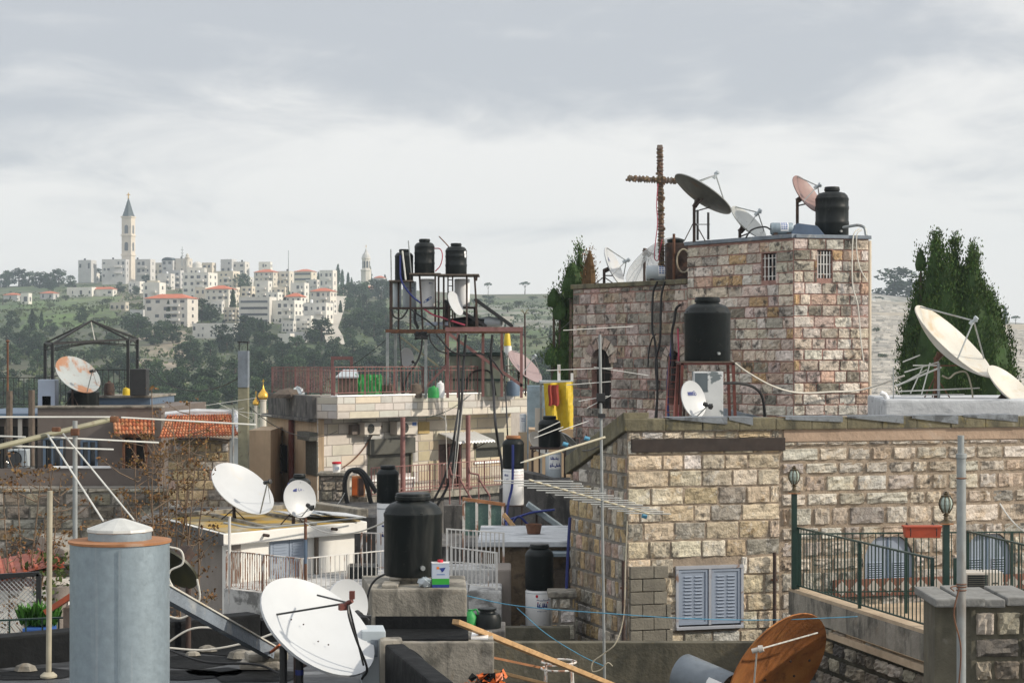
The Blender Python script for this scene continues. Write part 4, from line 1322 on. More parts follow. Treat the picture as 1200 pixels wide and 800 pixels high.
for (a, b) in ((u0 + .02, um - .03), (um + .03, u1 - .02)):
 sh = MB()
 panel(sh, U0, UF, a, b, v0 + .03, v1 - .04, .03, .05)
 fr = 0.045
 for (p, q, r_, s_) in ((a, b, v0 + .03, v0 + .03 + fr), (a, b, v1 - .04 - fr, v1 - .04), (a, a + fr, v0 + .03 + fr, v1 - .04 - fr), (b - fr, b, v0 + .03 + fr, v1 - .04 - fr)):
  panel(sh, U0, UF, p, q, r_, s_, .045, .02)
 so_ = sh.build('shutter', M['blue_shutter'], house, bevel=.004)
 for col in (0, 1):
  lv = MB()
  cu = a + (b - a) * (.32 + .36 * col)
  for k in range(13):
   z = v0 + .12 + (v1 - v0 - .26) * (k + .5) / 13
   c = U0 + UF * cu + Vector((0, 0, z)) + NF * .035
   lv.box(c, ((b - a) * .24, .03, .018), M=Matrix.Rotation(math.atan2(UF.y, UF.x), 4, 'Z') @ Matrix.Rotation(R(-38), 4, 'X'))
  lv.build('louvre', M['blue_shutter'], so_)
fm = MB()
for (p, q, r_, s_) in ((u0 - .03, u1 + .03, v1 - .035, v1 + .02), (u0 - .03, u0 + .015, v0, v1 - .04), (u1 - .015, u1 + .03, v0, v1 - .04), (um - .022, um + .022, v0 + .02, v1 - .04)):
 panel(fm, U0, UF, p, q, r_, s_, .06, .06)
fm.build('window_frame', M['frame_blue'], house)
si = MB(); panel(si, U0, UF, u0 - .03, u1 + .02, v0 - .05, v0, .09, .2)
si.build('sill', M['frame_blue'], house, bevel=.006)
for ai, (a, b, c, d) in enumerate(arches):
 cu = (a + b) / 2; w_, h_ = b - a, d - c
 sp = MB()
 rr = w_ / 2
 ar = arch_pts(w_ - .01, h_ - .005, 14)
 O3 = U0 + UF * cu + Vector((0, 0, c))
 for sgn in (-1, 1):           # the stone spandrels that round the opening's head
  pts = [(sgn * rr, h_ - rr)] + [(sgn * rr * math.cos(math.pi / 2 * k / 7), h_ - rr + rr * math.sin(math.pi / 2 * k / 7)) for k in range(1, 8)] + [(sgn * rr, h_)]
  plate(sp, O3, UF, pts if sgn > 0 else pts[::-1], .004, .2, (.36, .3, .23))
 sp.build('arch_head', M['stone_house'], house)
 bl = MB(); plate(bl, O3, UF, arch_pts(w_ - .02, h_ - .01, 14), -.06, .05)
 bo = bl.build('arched_shutter', M['blue_shutter'], house)
 for sgn in (-1, 1):
  lv = MB()
  for k in range(11):
   z = .1 + (h_ - rr - .12) * (k + .5) / 11
   cc = O3 + UF * (sgn * w_ * .25) + Vector((0, 0, z)) - NF * .05
   lv.box(cc, (w_ * .27, .03, .02), M=Matrix.Rotation(math.atan2(UF.y, UF.x), 4, 'Z') @ Matrix.Rotation(R(-40), 4, 'X'))
  lv.build('louvre', M['blue_shutter'], bo)
 ml = MB(); panel(ml, O3, UF, -.012, .012, .02, h_ - .05, -.045, .03)
 ml.build('meeting_rail', M['blue_dark'], bo)
bi = MB()
wu0, wu1 = on_front(727, 700)[0], on_front(776, 700)[0]
zt, zb_ = zof(663, 32), BASE + .1
rng = random.Random(3)
z = zt; row = 0
lay = [(.0, .70), (.0, .70), (.0, .68), (.0, .75), (.0, .78), (.0, .78)]
while z > zb_ + .2 and row < 6:
 s, e = lay[row]
 x = .02 - (.2 if row % 2 else 0)
 while x < e:
  a, b = max(x, .02), min(x + .42, e)
  if b - a > .06:
   k = rng.uniform(.85, 1.12)
   i0 = len(bi.v)
   panel(bi, (HA[0], HA[1], 0), UF, a + .006, b - .006, z - .21 + .006, z - .006, .1 + rng.uniform(-.006, .006), .14)
   for f in range(len(bi.c) - 6, len(bi.c)): bi.c[f] = (k, k, k)
  x += .42
 z -= .215; row += 1
M['block'] = mat('grey concrete block', (.2, .185, .15), .95, var=.2, scale=5, bump=.5, bscale=30, attr=True, stains=[((.1, .09, .075), 3, .55, .7, .6)])
bi.build('block_infill', M['block'], house, bevel=.008)
for lab, px, yt, yb in (('thin black drainpipe standing against the concrete block infill', 725.5, 656, 757), ('black iron drainpipe on the stone front right of the shutters', 905, 646, 742)):
 p = on_front(px, yt)[2] + NF * (.16 if px < 800 else .1)
 if px < 740: p = Vector((HA[0] - .07, HA[1] - .12, p.z))
 rt = thing('drainpipe', lab, 'pipe', Vector((p.x, p.y, BASE)), 'pipes on the stone house')
 MB().tube([(p.x, p.y, BASE), p], .032, 10).build('pipe', M['rust_dark'], rt, smooth=True)
 for z in (.25, .75):
  MB().box((p.x, p.y + .04, BASE + (p.z - BASE) * z), (.1, .1, .03)).build('clip', M['rust'], rt)
dk = MB().prism([(-.9, 12.2), (9.8, 12.2), (9.8, 31.2), (-3.2, 31.2), (-3.2, 18.6), (-.9, 18.6)], -14, DECK)
yard = dk.build('flat_roof_building', M['concrete_dark'], label='low flat roofed building whose dark roof carries the rusty dish and drum', cat='building')
gw = MB()
x0, x1 = PZ(577, 29.2, 0).x, PZ(929, 29.2, 0).x
segs = 1
for k in range(segs):
 a, b = x0 + (x1 - x0) * k / segs, x0 + (x1 - x0) * (k + 1) / segs
 gw.box2((a, 29.2, DECK), (b - .004, 29.42, zof(753 - 2.0 * k / segs, 29.2) + rnd(-.008, .008)))
M['wall_olive'] = M['concrete_olive']
gw.build('parapet_wall', M['concrete_olive'], bevel=.012, label='long olive grey concrete parapet below the blue steel shutters', cat='wall', group='concrete walls')
TZ = -3.64      # kerb the front railing stands on
FZ = -4.12       # terrace floor
ta, tb = Vector((4.45, 30.35, 0)), Vector((5.66, 25.4, 0))
tw = thing('terrace', 'raised tiled terrace with a plastered rubble flank in front of the arched shutters', 'terrace', Vector((6.5, 28, -14)))
tp = MB().prism([(4.45 + .1, 30.4), (5.66 + .1, 25.4), (6.3, 25.4), (6.95, 29.7), (7.3, 27.2), (7.75, 24.9), (10.4, 24.9), (10.4, 33.6), (5.3, 31.9)], -14, FZ - .1)
tp.build('base', M['concrete_olive'], tw)
ed = MB().prism([(4.40, 30.4), (5.60, 25.33), (6.35, 25.33), (6.98, 29.7), (7.28, 27.15), (7.7, 24.8), (10.4, 24.8), (10.4, 33.4), (5.3, 31.85)], FZ - .098, FZ)
for a_, b_ in (((4.40, 30.4), (5.60, 25.33)), ((6.98, 29.7), (7.28, 27.15)), ((7.28, 27.15), (7.7, 24.8))):
 d_ = (Vector((*b_, 0)) - Vector((*a_, 0))).normalized(); n_ = Vector((-d_.y, d_.x, 0))
 q_ = [Vector((*a_, 0)), Vector((*b_, 0)) - d_ * .004, Vector((*b_, 0)) + n_ * .24 - d_ * .004, Vector((*a_, 0)) + n_ * .24]
 ed.prism(q_, TZ - .05, TZ)
 MB().prism(q_, TZ - .42, TZ - .052).build('kerb', M['concrete'], tw)
M['sand_tile'] = mat('sandy terrace edge tiles', (.46, .36, .25), .85, var=.2, scale=4, bump=.2, stains=[((.3, .2, .13), 3, .55, .7, .5)])
ed.build('paving', M['sand_tile'], tw)
UT = (tb - ta); WT = UT.length; UT.normalize()
rs = MB()
stones(rs, ta + Vector((0, 0, DECK - .3)), UT, WT, lambda u: 1.62 - .42 * u / WT * 0 - .38 - .1 * u / WT, .26, .22, .5, .07, .04, (), PAL_RUBBLE, .02)
rs.build('rubble_flank', M['rubble'], tw)
pl = MB()
panel(pl, ta, UT, 0, WT, TZ - .46, TZ - .1, .05, .1)
dd = MB(); du0, du1 = on_front(975, 690)[0], WF - .05
zz0, zz1 = FZ - BASE + .005, FZ - BASE + .305
k = 0
u = du0
while u < du1 - .3:
 a = u; b = u + .3
 O3 = U0 + UF * (a + .15) + Vector((0, 0, (zz0 + zz1) / 2))
 plate(dd, O3, UF, [(-.148, -.148), (.148, -.148), (.148, .148), (-.148, .148)], .075, .06, (.2, .09, .06))
 plate(dd, O3, UF, [(0, -.13), (.13, 0), (0, .13), (-.13, 0)], .082, .006, (.42, .38, .34))
 u += .3
M['vcol'] = mat('glazed wall tiles', (1, 1, 1), .4, var=.12, scale=6, attr=True)
dd.build('tile_dado', M['vcol'], tw)
pr = thing('gate_pier', 'broad rough pier of plastered stone topped with flat slabs beside the tall pipe', 'pier', Vector((5.75, 24, DECK)))
x0, x1 = PZ(1093, 24, 0).x, PZ(1212, 24, 0).x
zt = zof(709, 24)
MB().prism([(x0 + .03, 24.03), (x0 + .45, 23.85), (x1, 24.0), (x1, 25.2), (x0 + .1, 25.0)], -14, zt).build('core', M['concrete_olive'], pr)
ps = MB()
stones(ps, (x0 + .48, 23.86, DECK), (1, .13, 0), x1 - x0 - .5, zt - DECK, .3, .25, .55, .06, .05, (), PAL_RUBBLE, .03)
ps.build('facing', M['rubble'], pr)
sl_ = MB()
for (a, b, z0, yy) in ((1091, 1122, 0, 23.75), (1122, 1150, .01, 23.7), (1149, 1176, -.012, 23.8), (1176, 1216, .005, 23.85)):
 q0, q1 = PZ(a, 24, 0).x, PZ(b, 24, 0).x
 sl_.prism([(q0, yy + rnd(0, .05)), (q1 - .02, yy + rnd(0, .05)), (q1 - .015, 25.15), (q0 + .02, 25.1)], zt + .005 + z0, zt + .1 + z0 + rnd(0, .02))
M['slab'] = mat('dark paving slab', (.2, .2, .19), .85, var=.3, scale=3, bump=.6, bscale=10, stains=[((.07, .07, .06), 3, .55, .68, .7)])
sl_.build('cap_slab', M['slab'], pr, bevel=.02)
gA, gB = Vector((4.52, 30.2, TZ)), Vector((5.62, 25.55, TZ))
railing('terrace_railing', 'dark green sloping front railing between the two lantern posts', [gA, gB], .97, M['green_steel'], .12, .0085, .02, post_every=2.4, group='green terrace railings')
gC, gD = Vector((7.05, 29.55, TZ)), Vector((7.42, 26.9, TZ))
railing('terrace_railing', 'dark green railing piece right of the tall pipe running forward to the frame edge', [gC, gD, Vector((7.8, 24.95, TZ))], .97, M['green_steel'], .12, .0085, .02, post_every=2.6, group='green terrace railings')
railing('terrace_railing', 'long dark green back railing close to the house wall behind the flower box', [Vector((4.62, 30.75, FZ)), Vector((9.9, 31.3, FZ))], 1.3, M['green_steel'], .125, .008, .019, low=.36, post_every=1.9, group='green terrace railings')
for px in (960, 1007, 1078, 1145):
 pass
def lantern_post(label, x, y, z0, ztop, hl):
 rt = thing('lantern_post', label, 'lantern post', Vector((x, y, z0)), 'lantern posts on the terrace')
 T = Matrix.Translation(Vector((x, y, 0)))
 zl = ztop - hl
 MB().box((x, y, (z0 + zl) / 2), (.085, .085, zl - z0)).build('post', M['green_steel'], rt, bevel=.008)
 MB().box((x, y, zl + .008), (.17, .17, .016)).build('cap_plate', M['rust_rim'], rt)
 k = hl
 bz = mat_bronze
 MB().lathe([(.09, zl + .016), (.075, zl + .04), (.035, zl + k * .14), (.026, zl + k * .24), (.05, zl + k * .27), (.03, zl + k * .3), (.02, zl + k * .33), (0, zl + k * .33)], 12, T).build('stem', bz, rt, smooth=True)
 g0, g1 = zl + k * .33, zl + k * .83
 gl = MB().lathe([(.035, g0 + .01), (.075, g0 + (g1 - g0) * .3), (.088, g0 + (g1 - g0) * .55), (.08, g0 + (g1 - g0) * .8), (.05, g1)], 8, T)
 gl.build('glass', M['lamp_glass'], rt)
 fr = MB()
 for q in range(8):
  a = R(22.5 + 45 * q)
  fr.tube([Vector((x + math.cos(a) * r_, y + math.sin(a) * r_, z_)) for r_, z_ in ((.04, g0), (.08, g0 + (g1 - g0) * .3), (.094, g0 + (g1 - g0) * .55), (.086, g0 + (g1 - g0) * .8), (.055, g1 + .005))], .008, 5)
 fr.build('cage', bz, rt)
 MB().lathe([(.065, g1), (.07, g1 + .012), (.045, g1 + k * .05), (.03, g1 + k * .08), (.04, g1 + k * .1), (.014, g1 + k * .13), (.022, g1 + k * .15), (0, ztop)], 12, T).build('hood', bz, rt, smooth=True)
mat_bronze = mat('aged bronze lantern', (.11, .085, .05), .4, metal=.6, var=.3, scale=9)
M['lamp_glass'] = mat('pale lantern glass', (.42, .5, .44), .15, var=.1)
p = P(932, 545, 30.2)
lantern_post('lantern post at the left end of the green terrace railing', gA.x - .06, 30.2, TZ, p.z, S(33, 30.2))
p = P(1109, 575, 25.5)
lantern_post('taller looking lantern post at the gate pier beside the tall grey pipe', p.x, 25.52, TZ, p.z, S(39, 25.5))
rt = thing('gate_stile', 'narrow green gate post joined to the lantern post by short bars', 'gate post', Vector((P(1119, 0, 25.9).x, 25.9, TZ)))
x = P(1119.5, 0, 25.9).x
MB().box((x, 25.9, TZ + .47), (.05, .05, .94)).build('post', M['green_steel'], rt)
for z in (.1, .45): MB().bar((x - .1, 25.8, TZ + z), (x, 25.9, TZ + z), .03).build('bar', M['green_steel'], rt)
c = P(1077.5, 622, 30.85)
fl = thing('flower_box', 'red terracotta coloured flower box hooked on the back railing', 'flower box', c)
w_, h_ = S(43, 30.85), S(13, 30.85)
fbm = MB()
i0 = len(fbm.v)
fbm.box((0, 0, 0), (w_, .2, h_ * .92))
for vtx in fbm.v:
 if vtx.z < 0: vtx.x *= .93; vtx.y *= .8
fbm.box((0, 0, h_ * .46 + .012), (w_ + .03, .23, .025))
fbm.xf(Matrix.Translation(c + Vector((0, -.19, 0)))).build('trough', M['terra'], fl, bevel=.006)
for s in (-.35, .35):
 MB().tube(smoothpts([c + Vector((s * w_, .04, h_ * .3)), c + Vector((s * w_, .0, h_ * .75)), c + Vector((s * w_, -.1, h_ * .6)), c + Vector((s * w_, -.31, h_ * .3)), c + Vector((s * w_, -.31, -h_ * .3))], 4), .008, 6).build('hook', M['black_steel'], fl)
MB().box(c + Vector((0, -.19, h_ * .4)), (w_ * .92, .17, .03)).build('soil', M['earth_wall'], fl)
c = P(1154, 700, 28.9); c.z = FZ + .26
MB().box((c.x, 29.1, FZ + .13), (S(46, 28.9), .4, .258)).build('paver_block', M['block'], label='low grey plinth under the cream outdoor cooling unit', cat='plinth', bevel=.01)
c = c.copy()
ou = thing('air_conditioner', 'cream outdoor cooling unit behind the green railing right of the tall pipe', 'air conditioner', c, 'air conditioners')
ww, hh = S(44, 28.9), S(45, 28.9)
cream = M['cream'] = mat('cream enamel casing', (.58, .54, .48), .45, var=.06, scale=3)
MB().box(c + Vector((0, .2, hh / 2 + .05)), (ww, .36, hh)).build('casing', cream, ou, bevel=.015)
gm = MB()
for k in range(16):
 gm.box(c + Vector((-ww * .18, .013, .12 + hh * .8 * k / 15)), (ww * .5, .012, .012))
gm.build('grille', M['roller'], ou)
MB().box(c + Vector((-ww * .18, .0175, .05 + hh / 2)), (ww * .55, .004, hh * .86)).build('coil_panel', M['glass'], ou)
for s in (-.4, .4): MB().box(c + Vector((s * ww, .2, .025)), (.08, .34, .05)).build('foot', M['black_steel'], ou)
MB().box(c + Vector((ww * .3, .016, hh * .8)), (ww * .16, .006, .016)).build('badge', M['black_print'], ou)
c = P(1126.5, 700, 14)
rt = thing('pipe_mast', 'tall thick grey steel pipe standing free in the right foreground', 'pipe', Vector((c.x, 14, DECK)))
MB().tube([(c.x, 14, DECK), (c.x, 14, zof(534, 14))], .034, 16).build('lower_pipe', M['pipe'], rt, smooth=True)
MB().tube([(c.x - .003, 14, zof(534, 14)), (c.x - .003, 14, zof(510, 14))], .024, 14).build('upper_pipe', M['pipe'], rt, smooth=True)
MB().lathe([(.034, -.02), (.04, -.015), (.04, .015), (.026, .02)], 16, Matrix.Translation(Vector((c.x, 14, zof(534, 14))))).build('collar', M['pipe'], rt, smooth=True)
wr_ = MB()
for z in (560, 684, 687, 691):
 wr_.lathe([(.034, -.006), (.041, 0), (.034, .006)], 14, Matrix.Translation(Vector((c.x, 14, zof(z, 14)))))
wr_.tube(smoothpts([P(1121, 686, 13.96), P(1114, 688, 13.9), P(1118, 692, 13.96)], 4), .005, 5)
wr_.tube(smoothpts([P(1124, 688, 13.96), P(1118, 720, 13.95), P(1126, 760, 13.94), P(1122, 820, 13.95)], 6), .006, 5)
wr_.build('wire_tie', M['rust'], rt)
r_, inf = dish('huge completely rusty dish propped against the terrace flank', (866, 842), (958, 724), 27.2, .68, M['rust_dish'], DECK, 1, -1, feed=None, depth=.09, mpole=M['rust_dark'], tripod=False)
fd = MB()
hp = P(887, 761, 26.3)
fd.tube([P(958, 741, 27.2), hp], .012, 6); fd.tube([P(882, 820, 26.6), hp], .012, 6)
fd.build('feed_arm', M['alu'], r_, smooth=True)
MB().lathe([(0, .09), (.045, .09), (.055, .03), (.035, .02), (.035, -.07), (0, -.075)], 12, axis_M(hp, Vector((.8, -.2, .25)))).build('feed_head', M['cream'], r_, smooth=True)
bo = MB()
for (a, b) in ((926, 774), (930, 791), (896, 796), (905, 770), (948, 773)):
 bo.lathe([(.018, 0), (.018, .02), (0, .022)], 8, axis_M(P(a, b, 27.35), inf['n']))
bo.build('bolt', M['rust_dark'], r_)
dr = thing('drum', 'blue grey steel drum lying on its side with a torn white label', 'drum', P(828, 800, 27.5))
ax = Vector((.74, -.62, -.24)).normalized()
c = P(826, 800, 27.6)
T = axis_M(c - ax * .42, ax)
MB().lathe([(0, .03), (.27, .03), (.29, 0), (.3, .015), (.3, .84), (.29, .855)], 32, T).build('shell', mat('blue grey drum paint', (.17, .2, .23), .5, var=.2, scale=4, metal=.2, stains=[((.1, .08, .06), 4, .6, .72, .6)]), dr, smooth=True)
MB().lathe([(.29, .855), (.27, .84), (.25, .82), (0, .815)], 32, T).build('open_end', M['concrete_olive'], dr, smooth=True)
lbm = MB()
for k in range(10):
 a0, a1 = R(180 + 14 * k - 40), R(180 + 14 * (k + 1) - 40)
 q = lambda a, z: T @ Vector((.3025 * math.cos(a), .3025 * math.sin(a), z))
 lbm.poly([q(a0, .6 + rnd(0, .012)), q(a1, .6), q(a1, .83), q(a0, .83)])
lo = lbm.build('paper_label', M['enamel'], dr)
for m_, zz, rng_ in (('red_print', .7, (1, 9)), ('orange_print', .76, (2, 8))):
 pr_ = MB()
 for k in range(*rng_):
  a0 = R(140 + 14 * k); a1 = a0 + R(rnd(5, 10))
  q = lambda a, z: T @ Vector((.305 * math.cos(a), .305 * math.sin(a), z))
  h = rnd(.02, .04)
  pr_.poly([q(a0, zz), q(a1, zz), q(a1, zz + h), q(a0, zz + h)])
 pr_.build('print', M[m_], lo)
st = thing('stool_frame', 'rusty white round stool frame without a seat', 'stool', PZ(655, 26.5, DECK))
c = PZ(655, 26.5, 0); rr = .24
zt = zof(775, 26.5)
for z, k in ((zt, 1), (zt - .09, 1.02)):
 MB().tube([c + Vector((rr * k * math.cos(R(15 * q)), rr * k * math.sin(R(15 * q)), z)) for q in range(25)], .014, 8, cap=False).build('ring', M['white_rusty'], st, smooth=True)
for q in range(4):
 a = R(40 + 90 * q)
 MB().tube([c + Vector((rr * math.cos(a), rr * math.sin(a), zt)), c + Vector((rr * 1.25 * math.cos(a), rr * 1.25 * math.sin(a), DECK))], .014, 8).build('leg', M['white_rusty'], st, smooth=True)
MB().bar(P(578, 770, 26.2), P(640, 783, 26.6), .03).build('brace', M['rust_rim'], st)
lw = MB()
lw.box2(PZ(540, 33, DECK), Vector((PZ(668, 33, 0).x, 33.25, zof(735, 33))))
lw.build('low_wall', M['concrete_olive'], bevel=.015, label='short mossy wall with a lichened top in front of the white red lettered boiler', cat='wall', group='concrete walls')
lw2 = thing('pier_stub', 'narrow rough stone stub beside the gable side of the stone house', 'pier', PZ(655, 33.6, -6))
xx0, xx1 = PZ(646, 33.4, 0).x, PZ(668, 33.4, 0).x
MB().box2((xx0, 33.45, -14), (xx1 + .1, 34.0, zof(700, 33.4))).build('core', M['mortar_dark'], lw2)
ps = MB(); stones(ps, (xx0, 33.45, BASE), (1, 0, 0), xx1 - xx0 + .1, zof(700, 33.4) - BASE, .27, .15, .3, .04, .03, (), PAL_SIDE, .015, nx=3, ny=3)
ps.build('facing', M['stone_house'], lw2)
MB().box2((xx0 - .06, 33.38, zof(700, 33.4) + .003), (xx1 + .12, 34.05, zof(694, 33.4))).build('cap_slab', M['concrete'], lw2, bevel=.015)
TK, TR, TL = (6.63, 45.0), (8.49, 45.5), (1.67, 52.0)
tx, ty, tu = OL(806, TK, TL)
TM = (tx, ty)                                   # where the tower's left face gives way to the wing
TB0 = -2.4
z_tw, z_wg = zof(279, 45), zof(336, 50)
tow = thing('stone_tower', 'square tower of pink jointed stone with two barred windows and a lower wing', 'tower', Vector((TK[0], TK[1], -14)))
Utl = Vector((TK[0] - TL[0], TK[1] - TL[1], 0)); WTL = Utl.length; Utl.normalize(); Ntl = Vector((Utl.y, -Utl.x, 0))
Utr = Vector((TR[0] - TK[0], TR[1] - TK[1], 0)); WTR = Utr.length; Utr.normalize(); Ntr = Vector((Utr.y, -Utr.x, 0))
V = lambda q: Vector((q[0], q[1], 0))
back1, back2, back3 = Vector((9.1, 49.0, 0)), Vector((7.6, 51.6, 0)), Vector((5.0, 55.0, 0))
ins = .3
b_ = MB()
b_.prism([V(TM) - Ntl * ins + Utl * .05, V(TK) - Ntl * ins - Ntr * ins, V(TR) - Ntr * ins - Utr * .02, back1, back2], -14, z_tw - .02)
b_.prism([V(TL) - Ntl * ins + Utl * .02, V(TM) - Ntl * ins + Utl * .04, back2 - V((.02, 0)), back3], -14, z_wg - .02)
b_.build('body', M['mortar_dark'], tow)
def on_t(px, py, A, B):
 x, y, u = OL(px, A, B)
 return u, zof(py, y) - TB0
def hole(pa, pb, ya, yb, A, B):
 a, b = on_t(pa, yb, A, B), on_t(pb, ya, A, B)
 return (min(a[0], b[0]), max(a[0], b[0]), a[1], b[1])
h_r = hole(957.5, 975, 293, 326, TK, TR)
h_l = hole(892.5, 910, 296, 329, TL, TK)
h_a1 = hole(694, 716, 408, 482, TL, TK)
h_a2 = hole(783, 799, 411, 474, TL, TK)
um_ = WTL - tu
jl = MB()
holed(jl, (TL[0], TL[1], TB0), Utl, um_, z_wg - TB0, [h_a1, h_a2], .25)
i0 = len(jl.v)
O4 = Vector((TM[0], TM[1], TB0))
sh_l = (h_l[0] - um_, h_l[1] - um_, h_l[2], h_l[3])
holed(jl, O4, Utl, tu, z_tw - TB0, [sh_l], .25)
holed(jl, (TK[0], TK[1], TB0), Utr, WTR, z_tw - TB0, [h_r], .25)
jl.poly([O4 + Vector((0, 0, z_wg - TB0 - .3)), O4 + Vector((0, 0, z_tw - TB0)), back2 + Vector((0, 0, z_tw)), back2 + Vector((0, 0, z_wg - .3))])
jl.poly([Vector((TR[0], TR[1], TB0)), Vector((TR[0], TR[1], z_tw)), back1 + Vector((0, 0, z_tw)), back1 + Vector((0, 0, TB0))])
jl.poly([Vector((TL[0], TL[1], TB0)), back3 + Vector((0, 0, TB0)), back3 + Vector((0, 0, z_wg)), Vector((TL[0], TL[1], z_wg))])
jl.build('red_joints', M['mortar_pink'], tow)
s_ = MB()
random.seed(21)
stones(s_, (TL[0], TL[1], TB0), Utl, um_, z_wg - TB0, .27, .24, .55, .022, .026, [h_a1, h_a2], PAL_WING, .014, nx=4, ny=3, cvar=.2)
s_.build('wing_stones', M['stone_tower'], tow)
s_ = MB()
stones(s_, O4, Utl, tu, z_tw - TB0, .262, .3, .68, .021, .028, [sh_l], PAL_TOWER, .014, cjit=.06, cvar=.18)
stones(s_, (TK[0], TK[1], TB0), Utr, WTR, z_tw - TB0, .262, .26, .55, .021, .028, [h_r], PAL_TOWER, .014, cjit=.06, cvar=.18)
s_.build('tower_stones', M['stone_tower'], tow)
qn = MB()
i0 = len(qn.v)
qn.tube([Vector((TR[0] + .03, TR[1] + .03, TB0)), Vector((TR[0] + .03, TR[1] + .03, z_tw - .03))], .045, 8)
qn.build('downpipe', mat('cream painted pipe', (.55, .47, .36), .6, var=.12, scale=4), tow, smooth=True)
def bars(hol, O, U, nbar, name='barred_window'):
 O = Vector(O); Nn = Vector((U.y, -U.x, 0))
 f = MB()
 a, b, c, d = hol
 for k in range(nbar):
  u = a + (b - a) * (k + .5) / nbar
  q = O + U * u + Nn * (-.05)
  f.bar(q + Vector((0, 0, c)), q + Vector((0, 0, d - .03)), .028)
 for v in (c + .1, (c + d) / 2, d - .12):
  f.bar(O + U * a - Nn * .05 + Vector((0, 0, v)), O + U * b - Nn * .05 + Vector((0, 0, v)), .018)
 w = f.build('window_bars', M['white_steel'], tow)
 g = MB(); panel(g, O, U, a + .01, b - .01, c + .01, d - .01, -.2, .03)
 g.build('pane', M['glass'], w)
bars(sh_l, O4, Utl, 4)
bars(h_r, (TK[0], TK[1], TB0), Utr, 5)
for hh_ in (h_a1, h_a2):
 a, b, c, d = hh_
 w_ = b - a
 O5 = Vector((TL[0], TL[1], TB0)) + Utl * (a + b) / 2 + Vector((0, 0, c))
 sp = MB(); rr = w_ / 2
 for k in range(7):                     # voussoirs round the head
  a0, a1 = math.pi * k / 7, math.pi * (k + 1) / 7
  cc = jit(pick([((.46, .36, .3), 1), ((.5, .43, .37), 1), ((.4, .3, .26), 1)]), .15)
  q = [(r_ * math.cos(t_), d - c - rr + r_ * math.sin(t_)) for r_, t_ in ((rr, a0 + .04), (rr * 1.75, a0 + .04), (rr * 1.75, a1 - .04), (rr, a1 - .04))]
  plate(sp, O5, Utl, q, .055, .3, cc)
 for sgn in (-1, 1):
  pts = [(sgn * rr, d - c - rr)] + [(sgn * rr * math.cos(math.pi / 2 * k / 6), d - c - rr + rr * math.sin(math.pi / 2 * k / 6)) for k in range(1, 7)] + [(sgn * rr, d - c)]
  plate(sp, O5, Utl, pts if sgn > 0 else pts[::-1], .03, .2, (.4, .32, .28))
 sp.build('arch_stones', M['stone_tower'], tow)
 g = MB(); plate(g, O5, Utl, arch_pts(w_ - .02, d - c - .01), -.16, .03)
 wn = g.build('arched_window', M['dark_hole'], tow)
 f = MB()
 for u in (-.3, .0, .3): f.bar(O5 + Utl * (u * w_) - Ntl * .1 + Vector((0, 0, .02)), O5 + Utl * (u * w_) - Ntl * .1 + Vector((0, 0, d - c - rr * (.15 + abs(u)))), .02)
 f.bar(O5 - Utl * w_ * .48 - Ntl * .1 + Vector((0, 0, (d - c) * .62)), O5 + Utl * w_ * .48 - Ntl * .1 + Vector((0, 0, (d - c) * .62)), .025)
 f.build('glazing_bar', M['rust_dark'], wn)
cpm = MB()
panel(cpm, (TM[0], TM[1], 0), Utl, -.08, tu + .0, z_tw + .005, z_tw + .1, .06, .5)
panel(cpm, (TK[0], TK[1], 0), Utr, .05, WTR + .06, z_tw + .005, z_tw + .09, .05, .5)
M['membrane'] = mat('blue grey roof membrane', (.17, .2, .235), .65, var=.3, scale=4, bump=.3, stains=[((.4, .4, .38), 2.5, .56, .66, .7)])
cpm.build('tower_coping', M['membrane'], tow, bevel=.012)
tr_ = MB().prism([V(TM) - Ntl * .46 + Utl * .05, V(TK) - Ntl * .46 - Ntr * .46, V(TR) - Ntr * .46 - Utr * .02, back1, back2], z_tw - .018, z_tw + .06)
tr_.build('tower_roof', M['concrete'], tow)
wc = MB()
panel(wc, (TL[0], TL[1], 0), Utl, -.06, um_ - .02, z_wg + .004, z_wg + .13, .06, .45)
wc.build('wing_coping', M['coping'], tow, bevel=.02)
wr2 = MB().prism([V(TL) - Ntl * .42 + Utl * .03, V(TM) - Ntl * .42 - Utl * .05, back2 - V((.1, 0)), back3], z_wg - .018, z_wg + .08)
wr2.build('wing_roof', M['whitewash'], tow)
D = 50.5
ms = MB()
c = P(768, 332, D)
mm = bpy.data.materials.new('fine wire mesh'); mm.use_nodes = True
tt = mm.node_tree; bs_ = tt.nodes['Principled BSDF']; bs_.inputs['Base Color'].default_value = (.55, .56, .56, 1); bs_.inputs['Roughness'].default_value = .6
tr0 = nd(tt, 'ShaderNodeBsdfTransparent'); mxx = nd(tt, 'ShaderNodeMixShader'); mxx.inputs[0].default_value = .42
tt.links.new(tr0.outputs[0], mxx.inputs[1]); tt.links.new(bs_.outputs[0], mxx.inputs[2]); tt.links.new(mxx.outputs[0], tt.nodes['Material Output'].inputs[0])
rt, inf = dish('big see through mesh dish leaning behind the lagged boiler on the wing roof', (735, 331), (799, 283), 51.3, .42, mm, z_wg + .09, 1, -1, feed=None, depth=.12, mpole=M['rust_dark'], tripod=False)
rb = MB()
for k in range(12):
 a = R(30 * k)
 rb.tube([inf['V'] + (inf['down'] * math.cos(a) + inf['side'] * math.sin(a)) * inf['Rr'] * q + inf['n'] * inf['dep'] * q * q for q in (.1, .4, .7, 1)], .007, 4)
rb.build('rib', M['enamel_grey'], rt)
rt, inf = dish('white oval dish with a small blue mark at the left of the wing roof', (710, 290), (730, 334), 50.8, .34, M['dish_white'], z_wg + .09, 1, 1, feed='tri', depth=.09, mback=M['dish_back'], squash=.9)
